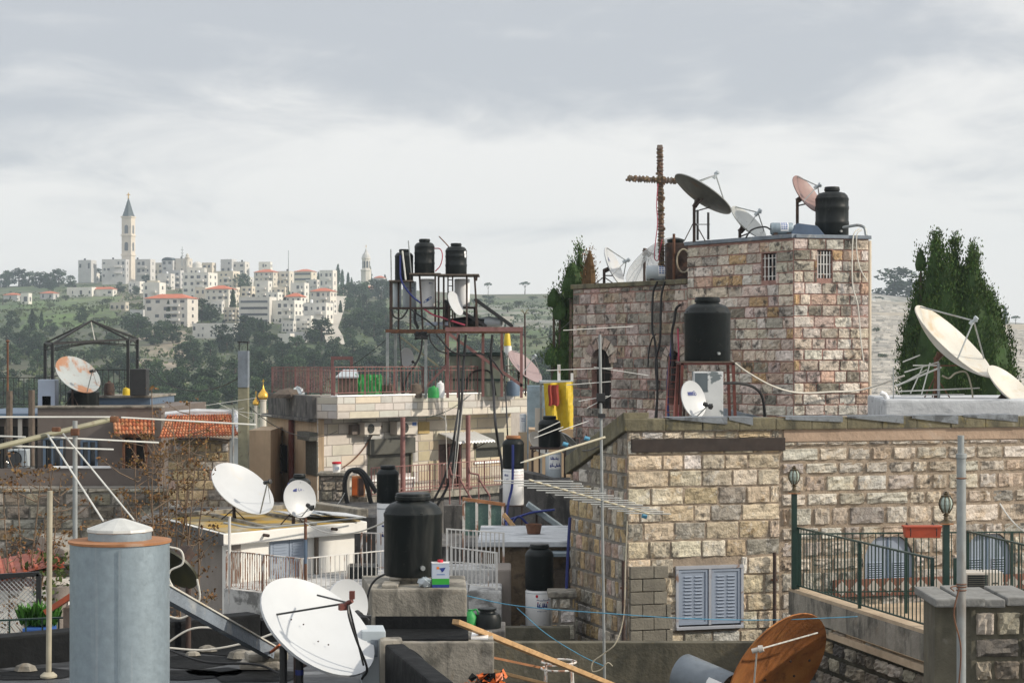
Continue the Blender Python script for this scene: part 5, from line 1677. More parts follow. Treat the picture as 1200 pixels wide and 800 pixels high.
dish_mark(rt, inf, 'A', .0, .42, .2, M['navy'])
def lying_boiler(label, pa, pb, D, wpx, z, mbody, mark=None, group='boilers lying on the roofs'):
 a, b = PZ(pa, D, z), PZ(pb, D, z)
 rr = S(wpx, D) / 2
 a.z = b.z = z + rr + .05
 ax = (b - a).normalized(); Lh = (b - a).length
 rt = thing('water_boiler', label, 'water boiler', Vector(((a.x + b.x) / 2, D, z)), group)
 T = axis_M(a, ax)
 MB().lathe([(0, -.02), (rr * .9, 0), (rr, .03), (rr, Lh - .03), (rr * .9, Lh), (0, Lh + .01)], 28, T).build('shell', mbody, rt, smooth=True)
 for k in (.2, .8):
  q = a.lerp(b, k)
  MB().box((q.x, q.y, z + .05), (.1, rr * 1.6, .1)).build('cradle', M['rust_dark'], rt)
 if mark:
  lm = MB()
  for k in range(6):
   a0, a1 = R(-115 + 18 * k), R(-115 + 18 * (k + 1))
   q = lambda an, zz: Vector((0, 0, 0)) + a + ax * zz + Vector((0, math.sin(an) * (rr + .005), 0)) + Vector((0, 0, math.cos(an) * (rr + .005)))
   lm.poly([q(a0, Lh * .42), q(a0, Lh * .78), q(a1, Lh * .78), q(a1, Lh * .42)])
  lo_ = lm.build('paper_label', M['enamel'], rt)
  pm_ = MB()
  for k in range(5):
   an = R(-95 + 16 * k)
   for j in range(3):
    s0 = Lh * (.45 + .1 * j)
    q = lambda an, zz: a + ax * zz + Vector((0, math.sin(an) * (rr + .009), math.cos(an) * (rr + .009)))
    pm_.poly([q(an, s0), q(an, s0 + Lh * rnd(.05, .09)), q(an + R(9), s0 + Lh * rnd(.05, .09)), q(an + R(9), s0)])
  pm_.build('print', M['blue_paint'], lo_)
 return rt
lying_boiler('grey boiler with a blue and white label lying on the wing roof below the cross', 757, 790, 49.9, 18, z_wg + .1, M['enamel_grey'], True)
dc = thing('water_cabinet', 'dark brown tank cabinet with a coiled hose between the cross and the tower', 'tank cabinet', P(795, 330, 49.6))
c = PZ(794, 49.6, z_wg + .09)
MB().box(c + Vector((0, 0, .52)), (.62, .5, 1.0)).build('body', M['rust_dark'], dc, bevel=.03)
MB().lathe([(0, 0), (.2, 0), (.22, .05), (.22, .1), (.1, .14), (0, .14)], 16, Matrix.Translation(c + Vector((-.05, 0, 1.02)))).build('lid', M['tank'], dc, smooth=True)
MB().tube([c + Vector((.12 + .17 * math.cos(R(20 * k)), -.3 - .004 * k, .55 + .3 * math.sin(R(20 * k)))) for k in range(40)], .022, 6).build('hose', M['pipe_tan'], dc, smooth=True)
MB().tube([c + Vector((-.12, -.3, 0)), c + Vector((-.12, -.3, 1.25))], .035, 8).build('post', M['rust'], dc, smooth=True)
D = 49.9
zb = z_wg + .09
cr = thing('rusty_cross', 'tall rusty iron cross wrapped in bulbs against the sky', 'cross', PZ(773.5, D, zb))
up_ = MB(); wv = S(6.2, D)
up_.bar(PZ(775.6, D, zb), P(773.2, 170, D), wv, wv * .8)
up_.build('upright', M['pipe_tan'] if False else M['cross'] if 'cross' in M else M.setdefault('cross', mat('grey iron of the cross', (.17, .14, .12), .8, var=.3, scale=7, bump=.3, stains=[((.2, .1, .04), 5, .5, .64, .6)])), cr, bevel=.012)
am = MB(); am.bar(P(735, 209, D - .01), P(809, 213, D - .01), wv * .95, wv * .78)
am.build('crossbar', M['cross'], cr, bevel=.012)
rng = random.Random(8)
wp = MB()
M['wrap'] = mat('rust orange lamp cord', (.13, .085, .05), .8, var=.4, scale=9, attr=True)
for (q0, q1, n_) in ((PZ(775.4, D, zb + .1), P(773.2, 172, D), 42), (P(737, 209.2, D), P(807, 212.8, D), 22)):
 ax = (q1 - q0).normalized()
 for k in range(n_):
  c = q0.lerp(q1, (k + rng.uniform(.2, .8)) / n_)
  tlt = (ax + Vector((rng.gauss(0, .25), rng.gauss(0, .2), rng.gauss(0, .25)))).normalized()
  kk = rng.uniform(.5, 1.5)
  wp.lathe([(wv * .62, -.02), (wv * .72, 0), (wv * .62, .02)], 8, axis_M(c, tlt), col=(kk, kk * rng.uniform(.8, 1.25), kk))
  if rng.random() < .6:
   wp.box(c + Vector((rng.uniform(-.09, .09), -.09, rng.uniform(-.05, .05))), (.07, .05, .06), rng.uniform(0, 3), col=(kk, kk, kk))
wp.build('lamp_cord', M['wrap'], cr)
cable('cable', 'thin pink cable looping down beside the rusty cross', 'cable', [P(771, 215, D - .15), P(769.5, 240, D - .15), P(770.5, 262, D - .15), P(768, 285, D - .15), P(767, 302, D - .15), P(771, 305, D - .15), P(773, 296, D - .12), P(776, 280, D - .12)], .012, M['cable_red'], 'cables on the tower')
zr = z_tw + .07
water_tank('black water tank standing on the right corner of the pink jointed tower', 975, 219, 272, 38.5, 46.3, ribs=2, lid=.42, base_z=zr)
rt, inf = dish('brown red dish tilted behind the black tank on the tower', (931, 207), (961, 247), 46.7, .5, M['dish_red'], zr, 1, 1, feed='tri', depth=.1, mback=M['dish_back'], tripod=False)
rt, inf = dish('dark dish seen from behind beside the rusty cross', (792, 205), (856, 249), 47.6, .14, M['dish_grey'], zr, -1, 1, feed='tri', depth=.1, mback=M['dish_back'], focus=.45)
rt, inf = dish('silver grey dish standing low at the tower roof edge', (858, 243), (897, 278), 46.9, .42, M['dish_grey'], zr, 1, 1, feed='tri', depth=.11, mback=M['dish_back'], tripod=False)
lying_boiler('steel boiler with a blue print lying at the tower roof edge', 903, 929, 45.75, 14.5, zr + .0, M['galv'], True)
bx = thing('solar_box', 'blue sloping solar box in front of the black tank on the tower', 'solar box', PZ(946, 45.75, zr))
c = PZ(945, 45.85, zr)
i = MB()
wd = S(38, 45.8)
pts = [(-wd / 2, 0), (wd / 2, 0), (wd / 2, .06), (wd * .28, .26), (-wd * .32, .32), (-wd / 2, .12)]
plate(i, c + Vector((0, -.25, 0)), (1, 0, 0), pts, 0, .55)
i.build('casing', mat('slate blue casing', (.085, .125, .19), .6, var=.2, scale=4), bx, bevel=.012)
g = MB(); g.poly([c + Vector((-wd * .3, -.2, .327)), c + Vector((wd * .26, -.2, .272)), c + Vector((wd * .26, .25, .272)), c + Vector((-wd * .3, .25, .327))]); g.build('glazing', M['enamel_grey'], bx)
for lab, px, yt, D_ in (('thin rooftop mast left of the pair under the dark dish', 817.5, 246, 46.9), ('second thin mast with a short crossarm under the dark dish', 830, 249, 46.7)):
 m_ = thing('short_mast', lab, 'mast', PZ(px, D_, zr), 'short masts on the tower')
 MB().tube([PZ(px, D_, zr), P(px, yt, D_)], .03, 8).build('pole', M['black_steel'], m_, smooth=True)
 if px > 825: MB().bar(P(px - 13, 263, D_), P(px + 2, 263, D_), .025).build('crossarm', M['pipe'], m_)
cable('cable', 'white cable hanging down the right face of the tower', 'cable', [Vector((8.25, 45.38, z_tw + .25)), Vector((8.1, 45.3, z_tw + .1)), Vector((8.06, 45.26, z_tw - .4)), Vector((8.07, 45.25, z_tw - 1.1)), Vector((8.2, 45.28, z_tw - 1.6)), Vector((8.27, 45.3, z_tw - 2.4)), Vector((8.34, 45.32, z_tw - 2.9))], .017, M['cable_white'], 'cables on the tower')
cable('cable', 'second white cable looping outward near the top of the tower', 'cable', [Vector((8.3, 45.35, z_tw + .22)), Vector((8.18, 45.3, z_tw + .1)), Vector((8.17, 45.27, z_tw - .3)), Vector((8.25, 45.27, z_tw - .7)), Vector((8.42, 45.3, z_tw - 1.0))], .015, M['cable_white'], 'cables on the tower')
cable('pipe_run', 'grey bent pipe on the roof corner beside the black tank', 'pipe', [P(985, 267, 46), P(997, 265, 45.9), P(1006, 264, 45.8), P(1013, 267, 45.7), PZ(1015, 45.65, zr + .03)], .035, M['pipe'], None, 8)
cable('cable', 'black cable looping over the silver dish edge on the tower', 'cable', [P(874, 279, 45.6), P(879, 271, 45.6), P(887, 267, 45.6), P(897, 266, 45.6), P(903, 269, 45.6)], .02, M['cable'], 'cables on the tower')
HRZ = ZTOP - .3
zt_ = zof(424, 40)
fr_ = thing('tank_stand', 'red oxide angle iron stand under the big black tank before the tower', 'tank stand', PZ(829, 40, HRZ), 'tank stands')
xa, xb = PZ(797, 40, 0).x, PZ(856, 40, 0).x
for (x, y) in ((xa, 39.5), (xb, 39.5), (xa, 40.5), (xb, 40.5)):
 MB().bar((x + (.05 if x < 4 else -.05) * -1, y, HRZ), (x, y, zt_ - .03), .06).build('leg', M['red_steel'], fr_)
for y in (39.5, 40.5): MB().bar((xa - .03, y, zt_ - .03), (xb + .03, y, zt_ - .03), .06).build('beam', M['red_steel'], fr_)
for x in (xa, xb): MB().bar((x, 39.53, zt_ - .032), (x, 40.47, zt_ - .032), .05).build('beam', M['red_steel'], fr_)
MB().box(((xa + xb) / 2, 40, zt_ - .0), (xb - xa + .1, 1.1, .03)).build('deck_board', M['wood_old'], fr_)
water_tank('big black water tank on the red stand in front of the tower', 829, 348, 421.5, 54, 40, lid=.5, base_z=zt_ + .016)
mt = thing('tank_casing', 'white flaking sheet steel casing standing under the big black tank', 'boiler casing', PZ(829, 39.2, HRZ))
xx0, xx1 = PZ(812, 39.2, 0).x, PZ(846, 39.2, 0).x
M['flaky'] = mat('flaking white sheet', (.62, .64, .64), .5, var=.1, scale=3, stains=[((.1, .13, .14), 3.4, .53, .57, .9)])
MB().box2((xx0, 38.95, HRZ), (xx1, 39.42, zof(435, 39.2))).build('casing', M['flaky'], mt, bevel=.01)
MB().box2((PZ(814, 39, 0).x, 38.943, zof(459, 39)), (PZ(829, 39, 0).x, 38.949, zof(437, 39))).build('grey_panel', mat('bare grey panel', (.1, .125, .14), .6, var=.15), mt)
rt, inf = dish('small white oval dish with a blue mark clipped to the white casing', (806, 447), (820, 488), 38.6, .66, M['dish_white'], HRZ, 1, 1, feed='arm', depth=.08, mback=M['dish_white'], tripod=False)
def ring(mb, Mx):
 for (cx_, cy_) in ((.09, .015), (.125, -.02)):
  pts = []
  for k in range(16):
   a = 2 * math.pi * k / 16; a2 = 2 * math.pi * (k + 1) / 16
   mb.poly([Mx @ Vector((cx_ + .034 * math.cos(a), cy_ + .034 * math.sin(a), 0)), Mx @ Vector((cx_ + .034 * math.cos(a2), cy_ + .034 * math.sin(a2), 0)), Mx @ Vector((cx_ + .02 * math.cos(a2), cy_ + .02 * math.sin(a2), 0)), Mx @ Vector((cx_ + .02 * math.cos(a), cy_ + .02 * math.sin(a), 0))])
 for k in range(5):
  x0 = -.12 + .035 * k
  mb.poly([Mx @ Vector((x0, -.03, 0)), Mx @ Vector((x0 + .024, -.03, 0)), Mx @ Vector((x0 + .024, .03 - .008 * (k % 2), 0)), Mx @ Vector((x0, .03 - .008 * (k % 2), 0))])
 mb.poly([Mx @ Vector((-.12, -.045, 0)), Mx @ Vector((.1, -.045, 0)), Mx @ Vector((.1, -.034, 0)), Mx @ Vector((-.12, -.034, 0))])
dish_mark(rt, inf, '', .05, .36, .1, M['navy'], ring)
ld = thing('ladder', 'rust red iron ladder leaning on the wing wall by the arched window', 'ladder', PZ(785, 46.5, HRZ))
for px in (780.5, 790): MB().bar(PZ(px - 1, 44.2, HRZ), P(px + 4, 418, 47.9), .035).build('stile', M['red_steel'], ld)
for k in range(9):
 t_ = (k + .5) / 9
 a_, b_2 = PZ(779.5, 44.2, HRZ).lerp(P(784.5, 418, 47.9), t_), PZ(789, 44.2, HRZ).lerp(P(794, 418, 47.9), t_)
 MB().bar(a_, b_2, .025).build('rung', M['red_steel'], ld)
wallp = lambda px, py, o=.12: (lambda q: Vector((q[0], q[1], 0)) + Ntl * o + Vector((0, 0, zof(py, q[1]))))(OL(px, TL, TK))
cset = [('black cable dropping straight down the wing wall left of the big tank', [(776, 330), (771, 345), (770, 385), (773, 400), (776, 440), (775, 495)], .028, 'cable'),
  ('thick black cable bundle beside the long blue hose on the wing wall', [(785, 330), (781, 345), (780, 370), (779, 400), (774, 425), (776, 460), (773, 498)], .03, 'cable'),
  ('black cable arcing out of the big tank to the blue hose', [(803, 357), (798, 362), (796, 375), (793, 392), (794, 420), (793, 450)], .035, 'cable'),
  ('blue hose hanging from the tank to the roof beside the ladder', [(793, 392), (792, 412), (788.5, 440), (788, 470), (790, 498)], .03, 'cable_blue'),
  ('pink hose running down just right of the ladder', [(800, 385), (801, 420), (799, 460), (801, 497)], .022, 'cable_red'),
  ('thin black cable curling off the wing wall near the arched window', [(765, 430), (766, 412), (770, 396), (774, 392)], .02, 'cable')]
for lab, pts, r_, m_ in cset:
 cable('cable' if 'hose' not in lab else 'hose', lab, 'cable' if 'hose' not in lab else 'hose', [wallp(a, b, .16) for a, b in pts], r_, M[m_], 'cables on the tower')
cable('cable', 'pale rope sagging from the tank stand across the tower foot to the right', 'rope', [P(858, 423, 40), P(876, 436, 42), P(905, 452, 43.5), P(935, 460, 44.6), P(975, 459, 45), P(1012, 456, 45.3), P(1060, 440, 45)], .022, M['cable_white'], 'cables on the tower')
cable('hose', 'black hose bending from the white casing down to the roof', 'hose', [P(845, 449, 39.2), P(866, 449, 39.4), P(884, 454, 39.6), P(894, 468, 39.8), PZ(897, 40, HRZ)], .03, M['cable'], 'cables on the tower')
pb = thing('roof_panel', 'blue grey folded steel panel lying on the roof at the tower foot', 'metal panel', PZ(872, 41, HRZ))
pp_ = MB(); plate(pp_, PZ(848, 41, HRZ), (1, 0, 0), [(0, 0), (1.02, 0), (1.02, .22), (.06, .45)], 0, .9)
pp_.build('sheet', M['membrane'], pb, bevel=.01)
wb = thing('roof_block', 'low whitewashed roof block with a flaking edge under the big cream dish', 'roof block', PZ(1120, 40, HRZ))
MB().prism([PZ(1036, 38.2, 0).to_2d(), PZ(1215, 38.2, 0).to_2d(), (11.6, 43), (8.0, 43)], HRZ - .1, zof(468, 38.2)).build('body', M['whitewash'], wb, bevel=.05)
zwb = zof(468, 38.2)
rt, inf = dish('large cream dish with rust stains in front of the big cypress', (1073, 361), (1163, 438), 39.6, .36, M['dish_cream'], zwb, 1, 1, feed='tri', depth=.14, mback=M['dish_cream'], group='satellite dishes', mpole=M['rust'])
rt, inf = dish('pale cream dish cut by the right edge of the photo', (1158, 432), (1214, 476), 39.2, .45, M['dish_cream'], zwb, 1, 1, feed=None, depth=.12, mback=M['dish_cream'])
ae = aerial('rooftop_aerial', 'folded aerial rods tangled left of the big cream dish', (P(1050, 452, 39.3), P(1103, 430, 39.3)),
   [(P(1058, 424, 39.2), P(1078, 416, 39.4)), (P(1060, 436, 39.1), P(1100, 424, 39.5)), (P(1063, 446, 39.1), P(1086, 433, 39.4)), (P(1070, 428, 39.2), P(1098, 428, 39.3)), (P(1053, 458.5, 39.1), P(1148, 454.5, 39.4)), (P(1056, 463, 39.2), P(1130, 462, 39.5)), (P(1080, 462, 39.2), P(1090, 425, 39.2)), (P(1067, 461, 39.2), P(1082, 428, 39.3))], 'alu', 'alu', .02, .014, mast=(PZ(1100, 39.3, zwb), P(1100, 425, 39.3)), rm=.03)
cable('cable', 'tan cable looped under the big cream dish', 'cable', [P(1104, 440, 39.2), P(1112, 443, 39.2), P(1120, 437, 39.2), P(1132, 436, 39.2), P(1138, 452, 39.2), PZ(1140, 39.2, zwb + .02)], .018, M['pipe_tan'], 'cables on the tower')
sp = thing('roof_vent', 'small white roof pipe at the left end of the whitewashed block', 'vent', PZ(1036, 38.6, zwb))
MB().tube([PZ(1040, 38.6, zwb), P(1037, 462, 38.6), P(1032, 460, 38.6)], .05, 10).build('pipe', M['enamel'], sp, smooth=True)
MB().tube([PZ(1047, 38.8, zwb), P(1047, 430, 38.8)], .012, 6).build('rod', M['pipe'], sp)
def big_cypress(label, D, base_z, lobes, n, size, seed, name='cypress_tree', trunk=(), leafm='leaf_cypress'):
 rng = random.Random(seed)
 rt = thing(name, label, 'tree', PZ(lobes[0][0], D, base_z))
 cr_, tr2, core = MB(), MB(), MB()
 core.col = (.7, .7, .7)
 for (px, ytop, ybot, wpx, dz) in lobes:
  top, bot = zof(ytop, D), zof(ybot, D)
  x = PZ(px, D, 0).x; y = D + dz
  w_ = S(wpx, D) / 2
  tr2.tube([(x, y, base_z), (x, y, bot + (top - bot) * .7)], [.16, .03], 6)
  core.lathe([(0, bot)] + [(w_ * .84 * max(.02, (.72 + t_ * 1.2 if t_ < .25 else 1) * (1 - ((t_ - .3) / .7) ** 1.8 if t_ > .3 else 1)), bot + (top - bot) * t_) for t_ in (.02, .15, .3, .45, .6, .72, .84, .92)] + [(0, bot + (top - bot) * .95)], 9, Matrix.Translation(Vector((x, y, 0))))
  nn = int(n * 3.6 * w_ * (top - bot))
  for k in range(nn):
   t_ = rng.random() ** .8
   z = bot + (top - bot) * t_
   rad = w_ * (min(1, .72 + t_ * 1.2) if t_ < .25 else 1) * (1 - ((t_ - .3) / .7) ** 1.8 if t_ > .3 else 1)
   rad = max(rad, .07)
   an = rng.uniform(0, 6.28); q = rad * rng.uniform(.78, 1.06)
   c = Vector((x + q * math.cos(an), y + q * math.sin(an), z))
   cs_ = rng.uniform(.75, 1.2) * size
   tint = rng.uniform(.6, 1.45)
   out_ = Vector((math.cos(an) * .35, math.sin(an) * .35, 1))
   for _ in range(24):
    d = Vector((rng.gauss(0, .36), rng.gauss(0, .36), rng.gauss(0, .48))) * cs_
    k2 = tint * rng.uniform(.8, 1.25)
    leaf(cr_, c + d, cs_ * .22, (k2 * rng.uniform(.85, 1.35), k2, k2 * .9), rng, 1.7, out_)
 tr2.build('trunk', M['bark'], rt)
 core.build('inner_crown', M[leafm], rt)
 cr_.build('crown', M[leafm], rt)
 return rt
big_cypress('huge dark green many topped cypress behind the big cream dish', 62, -14,
   [(1123, 318, 480, 118, 0), (1094, 272, 470, 46, -.3), (1120, 279, 470, 40, .2), (1141, 285, 470, 44, 0), (1080, 328, 478, 56, .2), (1158, 340, 480, 62, -.2), (1104, 300, 470, 60, -.6), (1133, 305, 470, 60, -.7), (1176, 400, 480, 36, 0), (1068, 390, 480, 30, -.2), (1086, 350, 480, 50, -.8), (1150, 360, 480, 60, -.9), (1079, 292, 318, 16, 0), (1185, 425, 472, 16, 0)], 15, .26, 5)
big_cypress('dark ragged conifer half hidden behind the left edge of the tower wing', 60, -14,
   [(679, 286, 470, 30, 0), (664, 340, 470, 34, .2), (656, 345, 375, 22, 0), (660, 398, 432, 30, .1), (690, 300, 470, 26, .3), (671, 305, 350, 30, -.2), (655, 420, 470, 24, 0), (649, 336, 360, 20, 0), (647, 404, 428, 24, 0), (668, 320, 345, 26, -.3)], 16, .22, 6)
rt = big_cypress('dead brown treetop beside the dark ragged conifer', 59.2, -14, [(691, 290, 345, 17, 0), (687, 302, 350, 14, 0)], 14, .2, 9, name='dead_treetop', leafm='dry')
MA, MBp, ML = (PZ(395, 64, 0).x, 64.0), (PZ(622, 72, 0).x, 72.0), (PZ(313, 71.5, 0).x, 71.5)
UM = Vector((MBp[0] - MA[0], MBp[1] - MA[1], 0)); WM = UM.length; UM.normalize(); NM = Vector((UM.y, -UM.x, 0))
mh_ = thing('clad_house', 'pale stone clad house with roller shutters, balcony and roof terrace in the middle', 'house', Vector((MA[0], MA[1], -14)))
ZP1, ZP0 = zof(465, 64), zof(491, 64)      # parapet band top / bottom
RF = ZP1 - .05
SB = .95                                    # how far the front is set back under the band
IA, IB = V(MA) - NM * SB, V(MBp) - NM * SB
SA = (IA.x, IA.y)
LW = Vector((SA[0] - ML[0], SA[1] - ML[1], 0)); WLW = LW.length; LW.normalize(); NLW = Vector((LW.y, -LW.x, 0))
def mi(px, py):
 x, y, u = OL(px, IA, IB)
 return u, zof(py, y)
def mrect(pa, pb, yt, yb):
 a, b = mi(pa, yb), mi(pb, yt)
 return (a[0], b[0], a[1], b[1])
body = MB()
FL = zof(581, 65.3)
body.prism([V(ML) - NLW * .1, IA - NM * .3 + UM * .2, IB - NM * .3, IB + Vector((.75, 5, 0)), V(ML) + Vector((3, 5.5, 0))], -14, RF - .1)
body.build('body', M['joint'], mh_)
wins = {'w1': mrect(431, 483, 513, 562), 'd': mrect(514, 541, 519, 578), 'w2': mrect(556, 587, 507, 541)}
fr2 = MB()
holed(fr2, IA + Vector((0, 0, FL - 1.2)), UM, WM, ZP0 + .3 - FL + 1.2, [(a, b, c - FL + 1.2, d - FL + 1.2) for a, b, c, d in wins.values()], .2)
fr2.build('front_joints', M['joint'], mh_)
cl = MB()
random.seed(5)
hl_ = [(a, b, c - FL + 1.2, d - FL + 1.2) for a, b, c, d in wins.values()]
half = mi(490, 500)[0]
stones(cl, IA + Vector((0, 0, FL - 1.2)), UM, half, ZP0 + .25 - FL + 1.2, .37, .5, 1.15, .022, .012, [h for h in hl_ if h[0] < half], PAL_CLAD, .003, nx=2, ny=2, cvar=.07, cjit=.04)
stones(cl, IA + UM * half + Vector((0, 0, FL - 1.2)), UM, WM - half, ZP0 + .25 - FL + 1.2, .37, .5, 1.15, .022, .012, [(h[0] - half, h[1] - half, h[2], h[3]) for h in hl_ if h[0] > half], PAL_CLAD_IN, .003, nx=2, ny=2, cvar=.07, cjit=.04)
cl.build('front_cladding', M['clad'], mh_)
pb_ = MB()
pb_.prism([V(MA), V(MBp), V(MBp) - NM * (SB + .05), V(MA) - NM * (SB + .05)], ZP0, ZP1 - .012)
pb_.build('band_core', M['joint'], mh_)
bc = MB()
stones(bc, V(MA) + Vector((0, 0, ZP0)), UM, WM, ZP1 - ZP0, .247, .55, 1.3, .02, .012, (), PAL_CLAD, .003, nx=2, ny=2, cvar=.06, cjit=.03)
Ue = Vector((-NM.x, -NM.y, 0))
stones(bc, V(MBp) + Vector((0, 0, ZP0)), Ue, SB, ZP1 - ZP0, .247, .5, 1.1, .02, .012, (), PAL_CLAD, .003, nx=2, ny=2, cvar=.06, cjit=.03)
bc.build('band_cladding', M['clad'], mh_)
pc = MB(); pc.prism([V(MA) + NM * .03 - UM * .02, V(MBp) + NM * .03 + UM * .03, V(MBp) - NM * .3, V(MA) - NM * .3], ZP1, ZP1 + .05)
pc.build('band_coping', M['clad'], mh_, bevel=.01)
stones_ = MB(); stones(stones_, IA + Vector((0, 0, ZP0)), NM, SB, ZP1 - ZP0, .247, .5, 1.1, .02, .012, (), PAL_CLAD, .003, nx=2, ny=2, cvar=.06, cjit=.03)
stones_.build('band_return', M['clad'], mh_)
sw = MB(); panel(sw, V(ML), LW, 0, WLW - .02, -14, ZP0 + .12, .0, .25)
sw.build('side_wall', M['plaster_beige'], mh_)
sp2 = MB(); panel(sp2, V(ML), LW, OL(319, ML, SA)[2], WLW - .03, ZP0 + .0, ZP1 + .02, .16, .3)
sp2.build('side_parapet', M['concrete_dark'], mh_, bevel=.015)
ss = MB(); panel(ss, V(ML), LW, OL(314, ML, SA)[2], WLW - .03, ZP0 - .12, ZP0 - .003, .26, .5)
ss.build('side_slab', M['concrete_dark'], mh_, bevel=.02)
def srect(pa, pb, yt, yb):
 a, b = OL(pa, ML, SA), OL(pb, ML, SA)
 return a[2], b[2], zof(yb, a[1]), zof(yt, a[1])
for (pa, pb, yt, yb) in ((323, 337, 519, 550), (359, 372, 515, 555)):
 a, b, c, d = srect(pa, pb, yt, yb)
 g = MB(); panel(g, V(ML), LW, a, b, c, d, .03, .05)
 w_ = g.build('side_window', M['roller'] if pa > 350 else M['glass'], mh_)
 f = MB()
 if pa < 350:
  for k in range(6): panel(f, V(ML), LW, a + (b - a) * (k + .4) / 6, a + (b - a) * (k + .4) / 6 + .04, c - .05, d + .05, .2, .03)
  for z in (c, (c + d) / 2, d): panel(f, V(ML), LW, a - .03, b + .03, z - .02, z + .02, .22, .03)
  f.build('window_cage', M['rust_dark'], w_)
 else:
  panel(f, V(ML), LW, a - .1, b + .05, d + .02, d + .3, .3, .3)
  f.build('shutter_box', M['roller'], w_)
pp = MB(); a = OL(345, ML, SA)
pp.tube([Vector((a[0], a[1], -8)) + NLW * .12, Vector((a[0], a[1], ZP0 - .1)) + NLW * .12], .1, 8)
pp.build('side_pipe', M['red_steel'], mh_, smooth=True)
for key, lab in (('w1', None), ('w2', None)):
 a, b, c, d = wins[key]
 sh = MB()
 n_ = 16
 for k in range(n_):
  z0 = c + (d - .55 - c) * k / n_; z1 = c + (d - .55 - c) * (k + 1) / n_
  panel(sh, IA, UM, a + .06, b - .06, z0 + .006, z1 - .006, -.06, .04)
 panel(sh, IA, UM, a + .06, b - .06, c, d - .5, -.085, .03)
 so_ = sh.build('roller_shutter', M['roller'], mh_)
 bx_ = MB(); panel(bx_, IA, UM, a - .03, b + .03, d - .52, d + .03, .14, .3); bx_.build('shutter_box', M['roller'], so_, bevel=.02)
 gr = MB(); panel(gr, IA, UM, a - .01, a + .055, c, d - .53, .02, .1); gr.build('guide_rail', M['boom'], so_)
 gr = MB(); panel(gr, IA, UM, b - .055, b + .01, c, d - .53, .02, .1); gr.build('guide_rail', M['boom'], so_)
 si = MB(); panel(si, IA, UM, a - .06, b + .06, c - .07, c - .004, .08, .2); si.build('sill', M['clad'], mh_)
a, b, c, d = wins['d']
dr_ = MB(); panel(dr_, IA, UM, a + .02, b - .02, c, d, -.13, .06); do = dr_.build('door', M['brown_door'], mh_)
g = MB(); panel(g, IA, UM, a + (b - a) * .55, b - .12, c + .7, d - .3, -.12, .02); g.build('pane', M['glass'], do)
for (p, q) in ((a, a + .07), (b - .07, b), ((a + b) / 2 - .03, (a + b) / 2 + .03)):
 f = MB(); panel(f, IA, UM, p, q, c, d, -.03, .09); f.build('frame', M['pink_steel'], do)
MB().lathe([(0, 0), (.03, 0), (.03, .05), (0, .06)], 8, axis_M(IA + UM * (a + .35) - NM * .1 + Vector((0, 0, c + 1.05)), NM)).build('handle', M['alu'], do)
k = mrect(489, 502, 494, 508); f = MB(); panel(f, IA, UM, *k, .06, .05); f.build('plaque', mat('sandy plaque', (.42, .31, .13), .8, var=.2, scale=6), mh_)
aw = thing('awning', 'small corrugated white awning over the brown door', 'awning', IA + UM * a + Vector((0, 0, d)))
am = MB()
a0, b0 = mi(513, 510)[0], mi(557, 510)[0]
zt0, zt1 = zof(509, 68), zof(518.5, 68)
n_ = 60
for k in range(n_ + 1):
 u = a0 + (b0 - a0) * k / n_; w_ = .025 * math.sin(k * 1.25)
 am.v += [IA + UM * u + NM * .03 + Vector((0, 0, zt0 + w_)), IA + UM * u + NM * .95 + Vector((0, 0, zt1 + w_)), IA + UM * u + NM * .97 + Vector((0, 0, zt1 - .07 + w_))]
for k in range(n_):
 i0 = 3 * k; am.face((i0, i0 + 1, i0 + 4, i0 + 3)); am.face((i0 + 1, i0 + 2, i0 + 5, i0 + 4))
am.build('sheet', M['enamel'], aw)
for u in (a0 + .1, b0 - .1): MB().tube([IA + UM * u + NM * .03 + Vector((0, 0, zt1 - .35)), IA + UM * u + NM * .8 + Vector((0, 0, zt1 - .02))], .018, 6).build('bracket', M['rust_dark'], aw)
bal = MB()
BP = NM * 1.25
u0_, u1_ = mi(399, 585)[0], WM + .1
bal.prism([IA + UM * u0_ + BP, IA + UM * u1_ + BP, IA + UM * u1_ + NM * .02, IA + UM * u0_ + NM * .02], FL - .22, FL)
bal.build('balcony_slab', M['concrete'], mh_, bevel=.015)
und = MB(); und.prism([IA + UM * u0_ + BP * .82, IA + UM * u1_ + BP * .82, IA + UM * u1_ + NM * .02, IA + UM * u0_ + NM * .02], -14, FL - .222)
und.build('lower_storey', M['concrete_dark'], mh_)
railing('balcony_railing', 'dusty pink balcony railing below the roller shutters', [IA + UM * (u0_ + .3) + BP * .94 + Vector((0, 0, FL)), IA + UM * (u1_ - .1) + BP * .94 + Vector((0, 0, FL))], .98, M['pink_steel'], .14, .012, .024, post_every=2.6, group='pink steel railings', low=.08, mid=.2)
for lab, px in (('pink steel post left of the door carrying the overhang', 472), ('pink steel post right of the awning carrying the overhang', 548.5)):
 x, y, u = OL(px, IA + BP * .9, IB + BP * .9)
 po = thing('veranda_post', lab, 'post', Vector((x, y, FL)), 'pink veranda posts')
 MB().tube([(x, y, FL), (x, y, ZP0 - .004)], .085, 14).build('shaft', M['pink_steel'], po, smooth=True)
 MB().box((x, y, FL + .03), (.3, .3, .06)).build('base_plate', M['pink_steel'], po)
